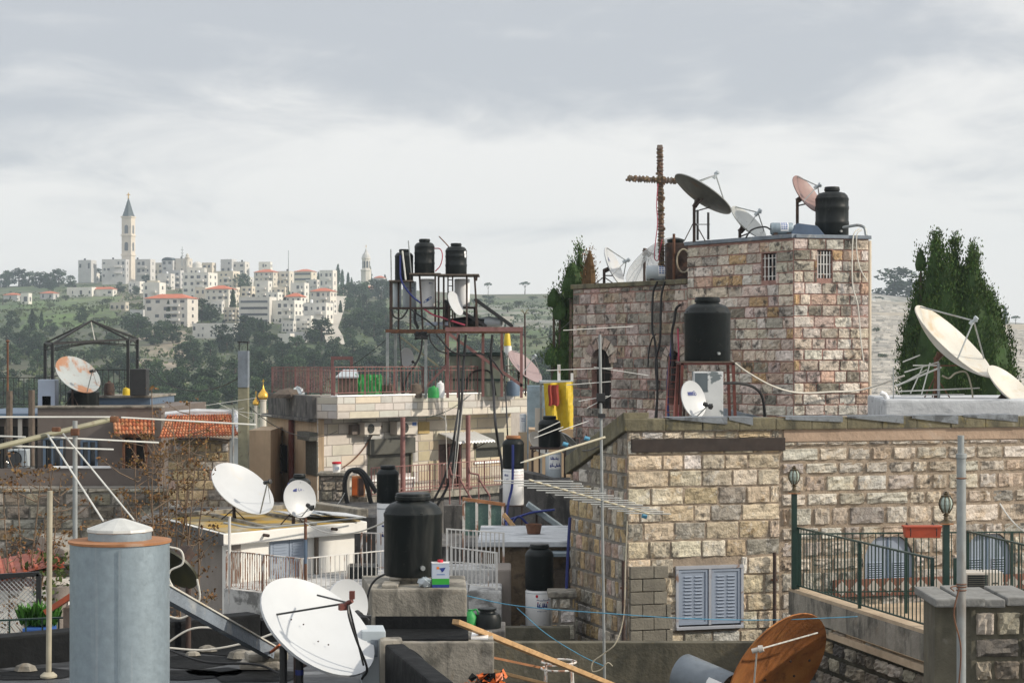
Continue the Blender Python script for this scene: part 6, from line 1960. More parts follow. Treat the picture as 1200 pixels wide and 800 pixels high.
def ac_unit(label, pa, pb, yt, yb, blue=False):
 a, b, c, d = mrect(pa, pb, yt, yb)
 ctr = IA + UM * (a + b) / 2 + Vector((0, 0, c))
 rt = thing('air_conditioner', label, 'air conditioner', ctr, 'air conditioners')
 rz = math.atan2(UM.y, UM.x)
 w_, h_ = b - a, d - c
 MB().box(ctr + NM * .27 + Vector((0, 0, h_ / 2)), (w_, .34, h_), rz).build('casing', M['cream'], rt, bevel=.02)
 fc = ctr - UM * w_ * .13 + NM * .445 + Vector((0, 0, h_ * .5))
 r = h_ * .38
 MB().lathe([(0, -.03), (r, -.03), (r, .006), (0, .006)], 20, axis_M(fc, NM)).build('fan_opening', M['glass'], rt)
 g = MB()
 for q in (.35, .7, 1.0):
  g.tube([fc + NM * .012 + (UM * math.cos(R(20 * k)) + Vector((0, 0, 1)) * math.sin(R(20 * k))) * r * q for k in range(19)], .009, 4, cap=False)
 for k in range(6): g.tube([fc + NM * .012, fc + NM * .012 + (UM * math.cos(R(60 * k)) + Vector((0, 0, 1)) * math.sin(R(60 * k))) * r], .008, 4)
 g.build('fan_grille', M['roller'], rt)
 for s in (-.38, .38): MB().bar(ctr + UM * w_ * s + Vector((0, 0, -.03)) + NM * .0, ctr + UM * w_ * s + NM * .5 + Vector((0, 0, -.03)), .04).build('bracket', M['alu'], rt)
 if blue:
  MB().box(ctr + UM * w_ * .33 + NM * .442 + Vector((0, 0, h_ * .78)), (w_ * .2, .006, h_ * .26), rz).build('blue_sticker', M['blue_paint'], rt)
ac_unit('smaller cooling unit on the left above the wide roller shutter', 416.5, 436, 494, 509)
ac_unit('larger cooling unit with a blue sticker behind the pink post', 454.5, 479, 492.5, 509, True)
q = mrect(408, 417, 497, 509); f = MB(); panel(f, IA, UM, *q, .2, .2); f.build('meter_box', M['panel_grey'], label='brown meter box left of the smaller cooling unit', cat='meter box', bevel=.01)
cable('cable', 'brown pipe slanting from the cooling units down to the balcony corner', 'pipe', [mhp for mhp in [IA + UM * mi(x, y)[0] + NM * .06 + Vector((0, 0, mi(x, y)[1])) for x, y in ((446, 499), (436, 508), (430, 518), (421, 530), (411, 540), (400, 548))]], .022, M['rust'], None)
cable('wall_lamp', 'white swan neck lamp arm left of the awning', 'wall lamp', [IA + UM * mi(x, y)[0] + NM * o + Vector((0, 0, mi(x, y)[1])) for x, y, o in ((501, 487, .05), (507, 486, .2), (512, 488.5, .3), (514, 494, .35), (514, 503, .35))], .04, M['enamel'], None)
cable('cable', 'thin green cable drooping across the parapet band', 'cable', catenary(P(428, 463, 65.3) + NM * .1, P(549, 462, 69.2) + NM * .1, .8), .012, M['green_steel'], 'cables on the clad house')
cable('pipe_run', 'thin pale pipe running down beside the wide roller shutter', 'pipe', [IA + UM * mi(x, y)[0] + NM * .05 + Vector((0, 0, mi(x, y)[1])) for x, y in ((484, 552), (484, 568), (481, 577))], .03, M['alu'], None)
pi_ = thing('stone_pier', 'rough black stained stone pier at the left end of the balcony', 'pier', PZ(390, 63, -8))
xa, xb = PZ(374, 63, 0).x, PZ(407, 63, 0).x
zp = zof(557, 63)
MB().box2((xa, 62.9, -14), (xb, 63.9, zp)).build('core', M['mortar_dark'], pi_)
f = MB(); stones(f, (xa, 62.9, -7), (1, 0, 0), xb - xa, zp + 7, .3, .25, .5, .05, .04, (), PAL_RUBBLE, .025); f.build('facing', M['rubble'], pi_)
MB().box2((xa - .05, 62.8, zp + .003), (xb + .05, 63.95, zp + .1)).build('cap_slab', M['concrete'], pi_, bevel=.02)
pk = thing('paint_bucket', 'white paint bucket with a red lid on the stone pier', 'bucket', PZ(394.5, 63.3, zp + .1))
c = PZ(394.5, 63.3, zp + .1)
MB().lathe([(0, 0), (.12, 0), (.14, .3), (0, .3)], 20, Matrix.Translation(c)).build('pail', M['enamel'], pk, smooth=True)
MB().lathe([(.14, .27), (.155, .275), (.155, .33), (.13, .34), (0, .335)], 20, Matrix.Translation(c)).build('lid', M['red_print'], pk, smooth=True)
MB().box(c + Vector((.03, -.135, .13)), (.14, .02, .1)).build('paper_label', M['grey_print'], pk)
cb = thing('wooden_cabinet', 'orange brown wooden cabinet behind the black hoses on the balcony', 'cabinet', PZ(419, 64.9, FL))
xa, xb = PZ(412, 64.9, 0).x, PZ(427, 64.9, 0).x
MB().box2((xa, 64.9, FL + .0), (xb, 65.3, zof(558, 64.9))).build('carcass', M['rust_rim'], cb, bevel=.01)
for k in (0, 1): MB().box2((xa + .02 + (xb - xa) / 2 * k, 64.87, FL + .06), (xa - .02 + (xb - xa) / 2 * (k + 1), 64.897, zof(560, 64.9))).build('door', M['orange'] if k == 0 else M['brown_door'], cb)
for lab, pts in (('thick black hose arching out of the balcony to the ground on the left', [(409, 596), (405, 580), (404, 565), (408, 553), (416, 550), (424, 552), (432, 562), (441, 577)]), ('second black hose arching beside the first and dropping behind the tank', [(414, 551), (421, 553), (427, 560), (431, 572), (434, 586), (438, 600)])):
 cable('hose', lab, 'hose', [P(a, b, 61.5) for a, b in pts], .075, M['cable'], 'black hoses', 8)
for lab, pts in (('pale pink zigzag handrail of the stair left of the wider one', [(527, 547), (529, 556), (539, 558), (540, 563), (552, 584)]), ('pale pink zigzag handrail nearer the right tank', [(549, 546), (551, 554), (561, 556), (562, 562), (574, 581)])):
 rt = thing('stair_handrail', lab, 'handrail', P(pts[-1][0], 590, 63.5), 'stair handrails')
 MB().tube([P(a, b, 63.5) for a, b in pts], .034, 8).build('rail', M['pink_steel'], rt)
 for (a, b) in (pts[0], pts[2], pts[-1]): MB().tube([P(a, b, 63.5), P(a, 592, 63.5)], .022, 6).build('post', M['pink_steel'], rt)
MB().prism([PZ(520, 63.0, 0).to_2d(), PZ(585, 63.0, 0).to_2d(), PZ(585, 65.6, 0).to_2d(), PZ(520, 65.6, 0).to_2d()], -14, zof(592, 63)).build('stair_landing', M['concrete_dark'], label='grey concrete stair landing under the pink handrails', cat='landing', bevel=.02)
ZR = RF - .1
MB().prism([V(ML) + LW * .5 - NLW * .3, V(MA) - NM * .35, V(MBp) - NM * .35, IB, IB + Vector((.7, 4.9, 0)), V(ML) + Vector((3, 5.4, 0))], ZR + .003, ZR + .05).build('terrace_floor', M['concrete'], mh_)
o1 = V(ML) + LW * (OL(319, ML, SA)[2]) + Vector((0, 0, ZP1 + .02))
railing('roof_railing', 'long dusty pink railing round the roof terrace of the clad house', [o1, V(MA) + Vector((0, 0, ZP1 + .05)) - NM * .12, V(MBp) + Vector((0, 0, ZP1 + .05)) - NM * .12], .95, M['pink_steel'], .17, .011, .022, post_every=1.45, group='pink steel railings', mid=.82, low=.08)
rt = thing('doorway_arch', 'empty pink steel doorway standing behind the roof railing', 'doorway', PZ(400.5, 69, ZR + .05))
for px in (389.5, 412): MB().bar(PZ(px, 69, ZR + .05), P(px, 419, 69), .1).build('jamb', M['pink_steel'], rt)
MB().bar(P(388, 419.5, 69), P(413.5, 419.5, 69), .12).build('head', M['pink_steel'], rt)
ct = thing('crate', 'dark wooden crate with a pale lid left of the green tarpaulin', 'crate', PZ(407, 66.5, ZR + .05))
xa, xb = PZ(396, 66.5, 0).x, PZ(419, 66.5, 0).x
MB().box2((xa, 66.4, ZR + .05), (xb, 67.6, zof(443, 66.5))).build('body', M['wood_old'], ct, bevel=.02)
l_ = MB(); zz = zof(443, 66.5)
i0 = len(l_.v)
l_.v += [Vector(q) for q in ((xa - .06, 66.3, zz + .01), (xb + .06, 66.3, zz + .01), (xb - .1, 67.6, zz + .25), (xa + .1, 67.6, zz + .25), (xa - .06, 66.3, zz + .06), (xb + .06, 66.3, zz + .06), (xb - .1, 67.6, zz + .3), (xa + .1, 67.6, zz + .3))]
for q in ((0, 3, 2, 1), (4, 5, 6, 7), (0, 1, 5, 4), (1, 2, 6, 5), (2, 3, 7, 6), (3, 0, 4, 7)): l_.face([i0 + x for x in q])
l_.build('lid', M['enamel_grey'], ct)
gt = thing('tarp_stack', 'stack wrapped in a bright green tarpaulin on the roof terrace', 'covered stack', PZ(432, 66.8, ZR + .05))
g = MB()
xa, xb = PZ(417, 66.8, 0).x, PZ(447, 66.8, 0).x
nx_, nz_ = 14, 8
zz0, zz1 = ZR + .05, zof(437.5, 66.8)
rng = random.Random(4)
for (fy, d_) in ((66.6, -1),):
 base = len(g.v)
 for j in range(nz_ + 1):
  for i_ in range(nx_ + 1):
   t_ = j / nz_
   g.v.append(Vector((xa + (xb - xa) * i_ / nx_ + (.08 if j == 0 else 0) * (i_ / nx_ - .5) * 2, fy - .02 * math.sin(i_ * 1.7 + j) - rng.uniform(0, .06), zz0 + (zz1 - zz0) * t_ * (1 - .06 * abs(math.sin(i_ * .9))))))
 for j in range(nz_):
  for i_ in range(nx_):
   k = base + j * (nx_ + 1) + i_
   g.face((k, k + 1, k + nx_ + 2, k + nx_ + 1))
g.box2((xa + .03, 66.66, zz0), (xb - .03, 68, zz1 - .08))
g.build('tarpaulin', M['tarp_green'], gt)
for lab, px, w_, h_, m_, cat in (('small brown bundle on the roof terrace right of the green tarpaulin', 455, .6, .55, 'wood_old', 'bundle'), ('grey brown heap of rags at the left end of the roof terrace', 337, 1.2, .35, 'wood_old', 'heap'), ('pale plastic heap behind the left end of the pink roof railing', 349, .5, .42, 'enamel_grey', 'heap')):
 mb = MB(); c = PZ(px, 67.5, ZR + .05)
 rng = random.Random(int(px))
 mb.lathe([(w_ * .5, 0), (w_ * .48, h_ * .4), (w_ * .3, h_ * .8), (0, h_)], 10, Matrix.Translation(c))
 for v_ in mb.v: v_ += Vector((rng.uniform(-.1, .1), rng.uniform(-.1, .1), 0))
 mb.build('bundle' if cat == 'bundle' else 'heap', M[m_], label=lab, cat=cat, group=None)
shd = thing('roof_shed', 'pale green metal shed with a dark green lid under the scaffold', 'shed', PZ(558, 69.5, ZR + .05))
xa, xb = PZ(527, 70, 0).x, PZ(590, 70, 0).x
zs1 = zof(417, 70)
MB().box2((xa, 69.8, ZR + .05), (xb, 71.6, zs1)).build('cabin', M['shed'], shd, bevel=.03)
MB().box2((xa - .06, 69.7, zs1 + .003), (xb + .06, 71.7, zs1 + .14)).build('lid', M['green_steel'], shd, bevel=.02)
for k in range(1, 5): MB().box2((xa + (xb - xa) * k / 5 - .02, 69.78, ZR + .1), (xa + (xb - xa) * k / 5 + .02, 69.798, zs1 - .05)).build('seam', M['plaster_grey'], shd)
MB().box2((xa, 69.77, ZR + .62), (xb, 69.797, ZR + .7)).build('band', M['green_steel'], shd)
MB().tube(smoothpts([PZ(546, 69.7, ZR + .1), P(549, 442, 69.7), P(560, 434, 69.7), P(575, 437, 69.7), PZ(581, 69.7, ZR + .1)], 6), .035, 8).build('hose', M['cable'], shd)
D1, D2 = 67.4, 69.6
sf = thing('tank_scaffold', 'tall rusty steel scaffold carrying three black tanks, boilers and solar panels', 'scaffold', PZ(533, D1, ZR + .05))
def fbar(a, b, w_=.07, m_='rust_dark', part='strut'):
 MB().bar(a, b, w_).build(part, M[m_], sf)
zt_ = zof(388, 68)
for px, D, m_ in ((454, D1, 'pipe'), (463.5, D2, 'pipe'), (499, D1, 'pipe'), (524.5, D1, 'pink_steel'), (523, D2, 'rust'), (566, D2, 'pink_steel'), (588, D2, 'pink_steel'), (611, D1, 'pink_steel'), (537, D1, 'pink_steel')):
 fbar(PZ(px, D, ZR + .05), PZ(px, D, zt_ - .04), .1, m_, 'leg')
fbar(PZ(452, D1, zt_), PZ(524, D1, zt_), .11, 'rust', 'beam'); fbar(PZ(522, D1, zt_ + .06), PZ(613, D1, zt_ + .06), .16, 'pink_steel', 'beam')
fbar(PZ(458, D2, zt_), PZ(612, D2, zt_), .11, 'rust', 'beam')
for px in (454, 499, 524.5, 566, 611): fbar(PZ(px, D1, zt_ - .1), PZ(px, D2, zt_ - .1), .08, 'rust', 'beam')
fbar(P(526, 391, D1), P(612, 452, D1), .1, 'pink_steel', 'brace'); fbar(P(523, 428, D1), P(495, 458, D1), .08, 'pink_steel', 'brace')
fbar(P(467, 393, D1), P(515, 430, D1), .06, 'boom', 'brace')
zb1, zb2 = zof(361, 68), zof(331, 68)
for px, D, yt in ((457.5, D1, 329), (467, D1 + .4, 329), (481, D1, 321), (491.5, D1, 321), (514, D1, 324), (520, D1 + .1, 324), (547, D1, 322), (556, D1, 323), (459, D2, 329), (510, D2, 321)):
 fbar(PZ(px + (4 if px in (491.5, 556) else 0), D, zt_ + .05), P(px, yt, D), .065, 'rust_dark', 'upright')
for px in (525, 530.5):
 fbar(PZ(px, D1 + .3, zt_ + .05), P(px, 324, D1 + .3), .05, 'rust_dark', 'ladder_stile')
for k in range(8): fbar(P(525, 328 + 7 * k, D1 + .3), P(530.5, 328 + 7 * k, D1 + .3), .03, 'rust_dark', 'rung')
fbar(P(456, 361, D1), P(522, 361, D1), .07, 'rust_dark', 'beam'); fbar(P(458, 361.6, D2), P(522, 361.6, D2), .06, 'rust_dark', 'beam')
for (pa, pb, y) in ((456, 484, 328.5), (480, 516.5, 320.2), (512, 561.5, 321.3)):
 zz = zof(y, D1)
 MB().box2((PZ(pa, D1, 0).x, D1 - .25, zz - .05), (PZ(pb, D1, 0).x, D1 + 1.35, zz)).build('platform', M['wood_old'], sf)
fbar(P(559, 322, D1), P(558, 329, D1), .07, 'rust_dark', 'upright')
TT = 'three black tanks on the scaffold'
water_tank('leftmost and lowest of the three black tanks on the rusty scaffold', 473.5, 292, 328.3, 21.5, D1 + .5, group=TT, ribs=0, lid=.5, lugs=False, base_z=zof(328.5, D1) + .003)
water_tank('middle and tallest standing black tank with a red hose on the rusty scaffold', 497.5, 280, 320, 23.5, D1 + .5, group=TT, ribs=2, lid=.5, lugs=False, base_z=zof(320.2, D1) + .003)
water_tank('rightmost black tank with a white scrap on its shoulder on the rusty scaffold', 534.5, 285, 321, 25, D1 + .5, group=TT, ribs=2, lid=.46, lugs=False, base_z=zof(321.3, D1) + .003)
f = MB()
c = PZ(534.5, D1 + .5, 0); r_ = S(25, D1) / 2
for (s, y) in ((.34, 295), (.36, 299)):
 on_cyl(f, c, r_ * 1.03, [[(s, zof(y + 2.5, D1)), (s + .1, zof(y + 2, D1)), (s + .1, zof(y - 1.5, D1)), (s - .02, zof(y - 1, D1))]])
f.build('torn_sticker', M['enamel'], label='torn white sticker on the shoulder of the rightmost scaffold tank', cat='sticker')
def oval(rt, c, r, h):
 m = MB()
 for k in range(12):
  a0, a1 = R(30 * k), R(30 * (k + 1))
  e = lambda a: (.03 + .17 * math.cos(a) * .9 - .0 * math.sin(a), h * .26 + .1 * math.cos(a) + .055 * math.sin(a))
  on_cyl(m, c, r, [[(.03, h * .26), e(a0), e(a1)]])
 m.build('blue_oval', M['blue_paint'], rt)
 m = MB(); scribble(m, c, r, .08, h * .82, .14, .05, 3); m.build('print', M['navy'], rt)
def blocks(seed):
 def f(rt, c, r, h):
  m = MB(); scribble(m, c, r, -r * .5, h * .72, r * 1.0, h * .06, seed); scribble(m, c, r, -r * .5, h * .6, r * .8, h * .06, seed + 1)
  m.build('print', M['navy'], rt)
 return f
zB = zof(361, D1) + .04
bb = thing('boiler_shelf', 'thin rusty shelf carrying the upright boilers inside the scaffold', 'shelf', PZ(490, D1 + .6, zB - .04))
MB().box2((PZ(457, D1, 0).x, D1 + .08, zB - .03), (PZ(522, D1, 0).x, D2, zB)).build('board', M['rust_dark'], bb)
boiler('white upright boiler with a slanted blue oval inside the scaffold', 500.5, 327, 361, 17.5, D1 + .6, 'enamel', mark=oval, base_z=zB + .002)
boiler('grey white boiler with blue lettering behind the leftmost scaffold posts', 480, 330, 361, 16, D1 + .9, 'enamel_grey', mark=blocks(4), base_z=zB + .002)
boiler('narrow grey boiler at the far left of the scaffold shelf', 465.5, 331, 361, 10, D1 + 1.2, 'enamel_grey', base_z=zB + .002)
bz_ = thing('boiler_shelf', 'short rusty shelf under the plain boiler right of the oval dish', 'shelf', PZ(544, D1 + .9, 0))
zB2 = zof(359, D1)
MB().box2((PZ(532, D1, 0).x, D1 + .3, zB2 - .05), (PZ(557, D1, 0).x, D1 + 1.5, zB2)).build('board', M['rust_dark'], bz_)
for px in (533, 556): MB().bar(PZ(px, D1 + .9, zt_ + .05), PZ(px, D1 + .9, zB2 - .05), .06).build('leg', M['rust_dark'], bz_)
boiler('plain grey white boiler behind the oval dish under the right scaffold tank', 541.5, 327, 358, 18, D1 + .9, 'enamel', base_z=zB2 + .002)
rt, inf = dish('small white oval dish fixed in front of the scaffold boilers', (528, 341.5), (540, 369), D1 - .3, .42, M['dish_white'], zt_ + .12, 1, 1, feed=None, depth=.08, mback=M['dish_back'], tripod=False)
rt, inf = dish('white round dish low behind the roof railing left of the scaffold', (476, 407.5), (478.5, 431), D1 + 1.8, .6, M['dish_white'], ZR + .05, 1, 1, feed='arm', depth=.08, tripod=False)
rt, inf = dish('large faded pink dish at the right end of the roof terrace', (597, 412), (634, 446), 70.8, .36, M['dish_pink'], ZR + .05, 1, 1, feed='tri', depth=.1, mback=M['dish_back'], tripod=True)
for lab, (p0, p1), D, wid in (('front tilted black solar collector on the scaffold', ((556, 350), (601, 386)), D1 + .1, 1.6), ('second black solar collector between the boilers and the first', ((520, 352), (570, 388)), D1 + .2, 1.3)):
 rt = thing('solar_collector', lab, 'solar panel', P(p1[0], p1[1], D), 'solar collectors')
 a, b = P(*p0, D), P(*p1, D)
 b.z = max(b.z, zt_ + .16)
 ax = (b - a); L_ = ax.length; ax.normalize()
 yv = Vector((0, 1, 0)); nn = yv.cross(ax) * -1
 if nn.z < 0: nn = -nn
 Mx = Matrix((ax, yv, nn)).transposed().to_4x4(); Mx.translation = a
 mb = MB().box((L_ / 2, wid / 2, 0), (L_, wid, .1)); mb.xf(Mx).build('case', M['black_steel'], rt, bevel=.008)
 mb = MB().box((L_ / 2, wid / 2, .053), (L_ - .1, wid - .1, .012)); mb.xf(Mx).build('glass', M['solar'], rt)
 for y in (.1, wid - .1):
  q = Mx @ Vector((.1, y, -.05)); MB().bar(Vector((q.x, q.y, zt_ + .08)), q, .05).build('strut', M['rust_dark'], rt)
rng = random.Random(12)
for lab, pts, r_, m_ in (
  ('red hose looping between the middle and right scaffold tanks', [P(509, 291, D1 + .4), P(516, 292, D1 + .3), P(518.5, 300, D1 + .2), P(516, 311, D1 + .2), P(510, 318, D1 + .2)], .02, 'cable_red'),
  ('thin dark stick leaning above the right scaffold tank', [P(514.5, 277, D1 + .6), P(524, 287, D1 + .6), P(527, 291, D1 + .6)], .02, 'rust'),
  ('blue hose down the front of the leftmost scaffold tank', [P(469, 299, D1 - .1), P(469, 315, D1 - .1), P(470, 327, D1 - .3), P(474, 336, D1 - .3), P(484, 348, D1 - .2), P(493, 355, D1 - .1)], .03, 'cable_blue'),
  ('pale pipe slanting down the front of the leftmost scaffold tank', [P(471.5, 294, D1 - .15), P(475.5, 328, D1 - .3)], .03, 'alu'),
  ('thin rod standing left of the leftmost scaffold tank', [P(458, 292, D1), P(458.5, 329, D1)], .02, 'pipe'),
  ('thin rod standing between the left and middle scaffold tanks', [P(478.5, 282, D1 + .2), P(482, 321, D1)], .02, 'pipe'),
  ('pinkish red hose slanting down under the boilers', [P(497, 362, D1), P(508, 369, D1 - .1), P(518, 372, D1 - .1), P(529, 376, D1 - .1), P(545, 381, D1 - .1)], .03, 'cable_red'),
  ('dark hose slanting down from the scaffold shelf', [P(480, 361, D1), P(489, 368, D1 - .1), P(500, 375, D1 - .1), P(510, 383, D1 - .1)], .03, 'cable'),
  ('black hose hanging in a deep bow left under the shelf', [P(459, 362, D1), P(462, 371, D1), P(470, 373, D1), P(476, 366, D1), P(478, 361, D1)], .03, 'cable'),
  ('thick black hose dropping inside the scaffold to the platform', [P(487, 361, D1 + .1), P(486, 374, D1 + .1), P(490, 385, D1 + .1)], .05, 'cable')):
 cable('hose' if 'hose' in lab else 'rod', lab, 'hose' if 'hose' in lab else 'rod', pts, r_, M[m_], 'hoses and rods on the scaffold')
for lab, px, w_, m_ in (('grey plastic sheet bundle lying on the scaffold platform', 573, .9, 'enamel_grey'), ('black rolled membrane on the scaffold platform', 548, 1.2, 'tank'), ('pale blue board lying at the left of the scaffold platform', 512, .8, 'grey_print')):
 c = PZ(px, D1 + .5, zt_ + .14)
 mb = MB()
 if 'board' in lab: mb.box(c + Vector((0, 0, .12)), (w_, .7, .12), .2)
 else:
  mb.tube([c + Vector((-w_ / 2, 0, .16)), c + Vector((0, .1, .2)), c + Vector((w_ / 2, -.05, .16))], [.15, .19, .13], 12)
 mb.build('platform_bundle', M[m_], label=lab, cat='bundle', smooth=True)
hb_ = thing('cable_knot', 'black knot of cables hanging under the left end of the platform', 'cable knot', P(494, 396, D1 - .1))
mb = MB()
for k in range(8): mb.tube(smoothpts([P(494 + rng.uniform(-8, 8), 392 + rng.uniform(-3, 5), D1 - .15 + rng.uniform(-.1, .1)) for _ in range(5)], 4), .04, 6)
mb.build('coil', M['cable'], hb_)
cb_ = [('left black cable of the pair falling from the scaffold across the balcony', [(538, 392), (537, 430), (538, 470), (534, 500), (529, 530), (520, 562), (505, 592)], .04),
  ('second black cable falling from the scaffold across the balcony', [(546, 392), (543, 430), (541, 470), (537, 505), (532, 540), (524, 570), (511, 594)], .045),
  ('black cable falling past the right shutter of the clad house', [(577, 392), (575, 420), (578, 455), (580, 490), (584, 520), (588, 545), (590, 590)], .045),
  ('thin black cable beside the right shutter of the clad house', [(589, 410), (592, 450), (594, 490), (595, 515)], .025),
  ('black cable arching from the cable knot down to the roof terrace', [(495, 397), (493, 412), (488, 425), (478, 440), (474, 452), (473, 462)], .035),
  ('black cable sweeping from the knot under the platform to the shed', [(511, 391), (520, 402), (530, 412), (545, 416), (560, 414), (575, 420), (590, 440)], .03),
  ('black cable hanging from the platform between the pink legs', [(503, 391), (505, 400), (513, 410), (524, 414)], .025),
  ('thin black cable down the left leg of the scaffold', [(468, 391), (470, 420), (472, 462)], .025)]
for lab, pts, r_ in cb_:
 n_ = len(pts)
 cable('cable', lab, 'cable', [P(a, b, D1 - .25 - (3.6 if b > 462 else 0) * min(1, (b - 462) / 25 if b > 462 else 0)) for a, b in pts], r_, M['cable'], 'black cables falling from the scaffold')
for lab, pa, pb in (('pale string line left of the awning', (522, 478), (524, 560)), ('pale string line crossing the awning', (538, 480), (530, 575)), ('pale string line right of the pair over the awning', (543, 470), (533, 560))):
 cable('string_line', lab, 'string', [P(pa[0], pa[1], 63.2), P(pb[0], pb[1], 63.0)], .012, M['cable_white'], 'pale strings by the awning')
ms_ = thing('short_mast', 'thin mast with a tuft aerial right of the scaffold', 'mast', PZ(616, 70.5, ZR + .05), 'masts on the clad house')
MB().tube([PZ(616, 70.5, ZR + .05), P(615, 368, 70.5)], .03, 6).build('pole', M['rust_dark'], ms_)
for k in range(7):
 MB().tube([P(615, 368, 70.5), P(615 + 5 * math.cos(k), 366 - abs(4 * math.sin(k * 1.3)), 70.5 + .1 * math.sin(k))], .014, 4).build('element', M['boom'], ms_)
ub = thing('folded_parasol', 'folded yellow and white parasol standing behind the shed', 'parasol', PZ(597, 71.8, ZR + .05))
MB().tube([PZ(597, 71.8, ZR + .05), P(594, 390, 71.8)], .03, 8).build('pole', M['alu'], ub)
MB().lathe([(.02, zof(388, 71.8)), (.1, zof(392, 71.8)), (.14, zof(405, 71.8)), (.05, zof(406, 71.8))], 10, Matrix.Translation(PZ(594.5, 71.8, 0))).build('canopy', M['tarp_yellow'], ub, smooth=True)
MB().lathe([(.13, zof(405.2, 71.8)), (.15, zof(416, 71.8)), (.04, zof(417, 71.8))], 10, Matrix.Translation(PZ(595.3, 71.8, 0))).build('lower_canopy', M['enamel'], ub, smooth=True)
def zp(py, D): return zof(py, D)
W0, W1, W2 = Vector((-6.04, 40, 0)), Vector((-7.98, 43.8, 0)), Vector((-3.27, 43.1, 0))
W3 = W1 + W2 - W0
wr_ = thing('white_room', 'small white flat roofed room with a lichened roof and a blue shuttered door', 'room', Vector((W0.x, W0.y, -14)))
ZS = -3.67
ctr = (W0 + W3) / 2
inn = lambda q, k=.3: q + (ctr - q).normalized() * k
Uw, Vw = (W2 - W0).normalized(), (W0 - W1).normalized()
Nw, Nv = Vector((Uw.y, -Uw.x, 0)), Vector((Vw.y, -Vw.x, 0))
q0, q1, q2, q3 = inn(W0, .36), inn(W1, .36), inn(W2, .36), inn(W3, .36)
L1, L2 = (q2 - q0).length, (q0 - q1).length
mb = MB(); mb.prism([q1 + (q3 - q1) * .02, q0 - Nw * .2 - Nv * .2, q2 - Nw * .2, q3], -14, ZS - .26); mb.build('core', M['plaster_grey'], wr_)
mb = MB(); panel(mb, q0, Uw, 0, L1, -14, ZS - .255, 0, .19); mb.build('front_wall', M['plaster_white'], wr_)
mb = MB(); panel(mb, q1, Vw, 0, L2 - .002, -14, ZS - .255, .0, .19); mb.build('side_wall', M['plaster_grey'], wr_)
mb = MB(); mb.prism([W1, W0, W2, W3], ZS - .25, ZS); mb.build('roof_slab', M['plaster_white'], wr_, bevel=.02)
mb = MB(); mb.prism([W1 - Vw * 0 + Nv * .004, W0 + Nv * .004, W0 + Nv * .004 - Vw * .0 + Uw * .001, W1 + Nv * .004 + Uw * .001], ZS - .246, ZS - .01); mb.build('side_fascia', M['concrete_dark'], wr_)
mb = MB(); mb.prism([inn(W1, .15), inn(W0, .15), inn(W2, .15), inn(W3, .15)], ZS + .004, ZS + .022); mb.build('roof_screed', M['roof_yellow'], wr_)
mb = MB()
for k in (.3, .62): mb.bar((W1 + (W3 - W1) * k) + Vector((0, 0, ZS + .05)), (W0 + (W2 - W0) * k) + Vector((0, 0, ZS + .05)), .1, .06)
mb.bar(W1 + Vector((.1, 0, ZS + .06)), W3 + Vector((0, -.1, ZS + .06)), .16, .12)
mb.build('roof_rib', M['concrete'], wr_)
a, b = OL(314.5, q0, q2)[2], OL(357, q0, q2)[2]
for (p, r_) in ((a, (a + b) / 2 - .012), ((a + b) / 2 + .012, b)):
 mb = MB(); panel(mb, q0, Uw, p, r_, -5.6, zp(635, 41), .04, .06)
 for k in range(26): panel(mb, q0, Uw, p + .07, r_ - .07, -5.5 + .064 * k, -5.5 + .064 * k + .04, .055, .03)
 mb.build('shutter', M['blue_shutter'], wr_)
mb = MB(); u = OL(365.5, q0, q2)[2]; panel(mb, q0, Uw, u - .03, u + .04, zp(678, 41.4), zp(633, 41.4), .12, .08); mb.build('downpipe', M['wood_old'], wr_, bevel=.01)
for px in (309, 389):
 x, y, u = OL(px, W0, W2); MB().tube([Vector((x, y, ZS - .09)) + Nw * -.1, Vector((x, y, ZS - .1)) + Nw * .16], .035, 10).build('spout', M['rust_dark'], wr_, smooth=True)
for px in (219, 238): MB().box(Vector((*OL(px, q1, q0)[:2], zp(627, 42))) + Nv * .01, (.12, .12, .16)).build('wall_hole', M['dark_hole'], wr_)
tz = -4.75
T0, T1, T2 = Vector((PZ(262.5, 39.5, 0).x, 39.5, 0)), Vector((PZ(352, 37.9, 0).x, 37.9, 0)), Vector((PZ(456, 39.6, 0).x, 39.6, 0))
tt_ = thing('front_terrace', 'peeling whitewashed terrace in front of the white room', 'terrace', Vector((T1.x, T1.y, -14)))
MB().prism([T0, T1, T2, Vector((-2.3, 43.0, 0)), q2 + Nw * .02, q0 + Nw * .02], -14, tz).build('base', M['plaster_peel'], tt_)
Ut = (T1 - T0).normalized()
mb = MB(); stones(mb, T0 + Vector((0, 0, -7)), Ut, (T1 - T0).length, 1.75, .27, .25, .5, .04, .03, (), [((.3, .29, .27), 2), ((.42, .41, .39), 2), ((.2, .19, .18), 1)], .02); mb.build('rubble', M['rubble'], tt_)
railing('terrace_railing', 'white steel railing streaked with rust in front of the blue shuttered door', [T0 + Vector((.05, .05, tz)), T1 + Vector((0, .05, tz))], .78, M['white_rusty'], .075, .011, .018, post_every=1.0, group='white steel railings', low=.04, square=True)
railing('terrace_railing', 'plain white railing running from the rusty one towards the black tank', [T1 + Vector((.03, .06, tz)), T2 + Vector((0, .05, tz))], .78, M['white_steel'], .12, .009, .016, post_every=1.1, group='white steel railings', low=.05)
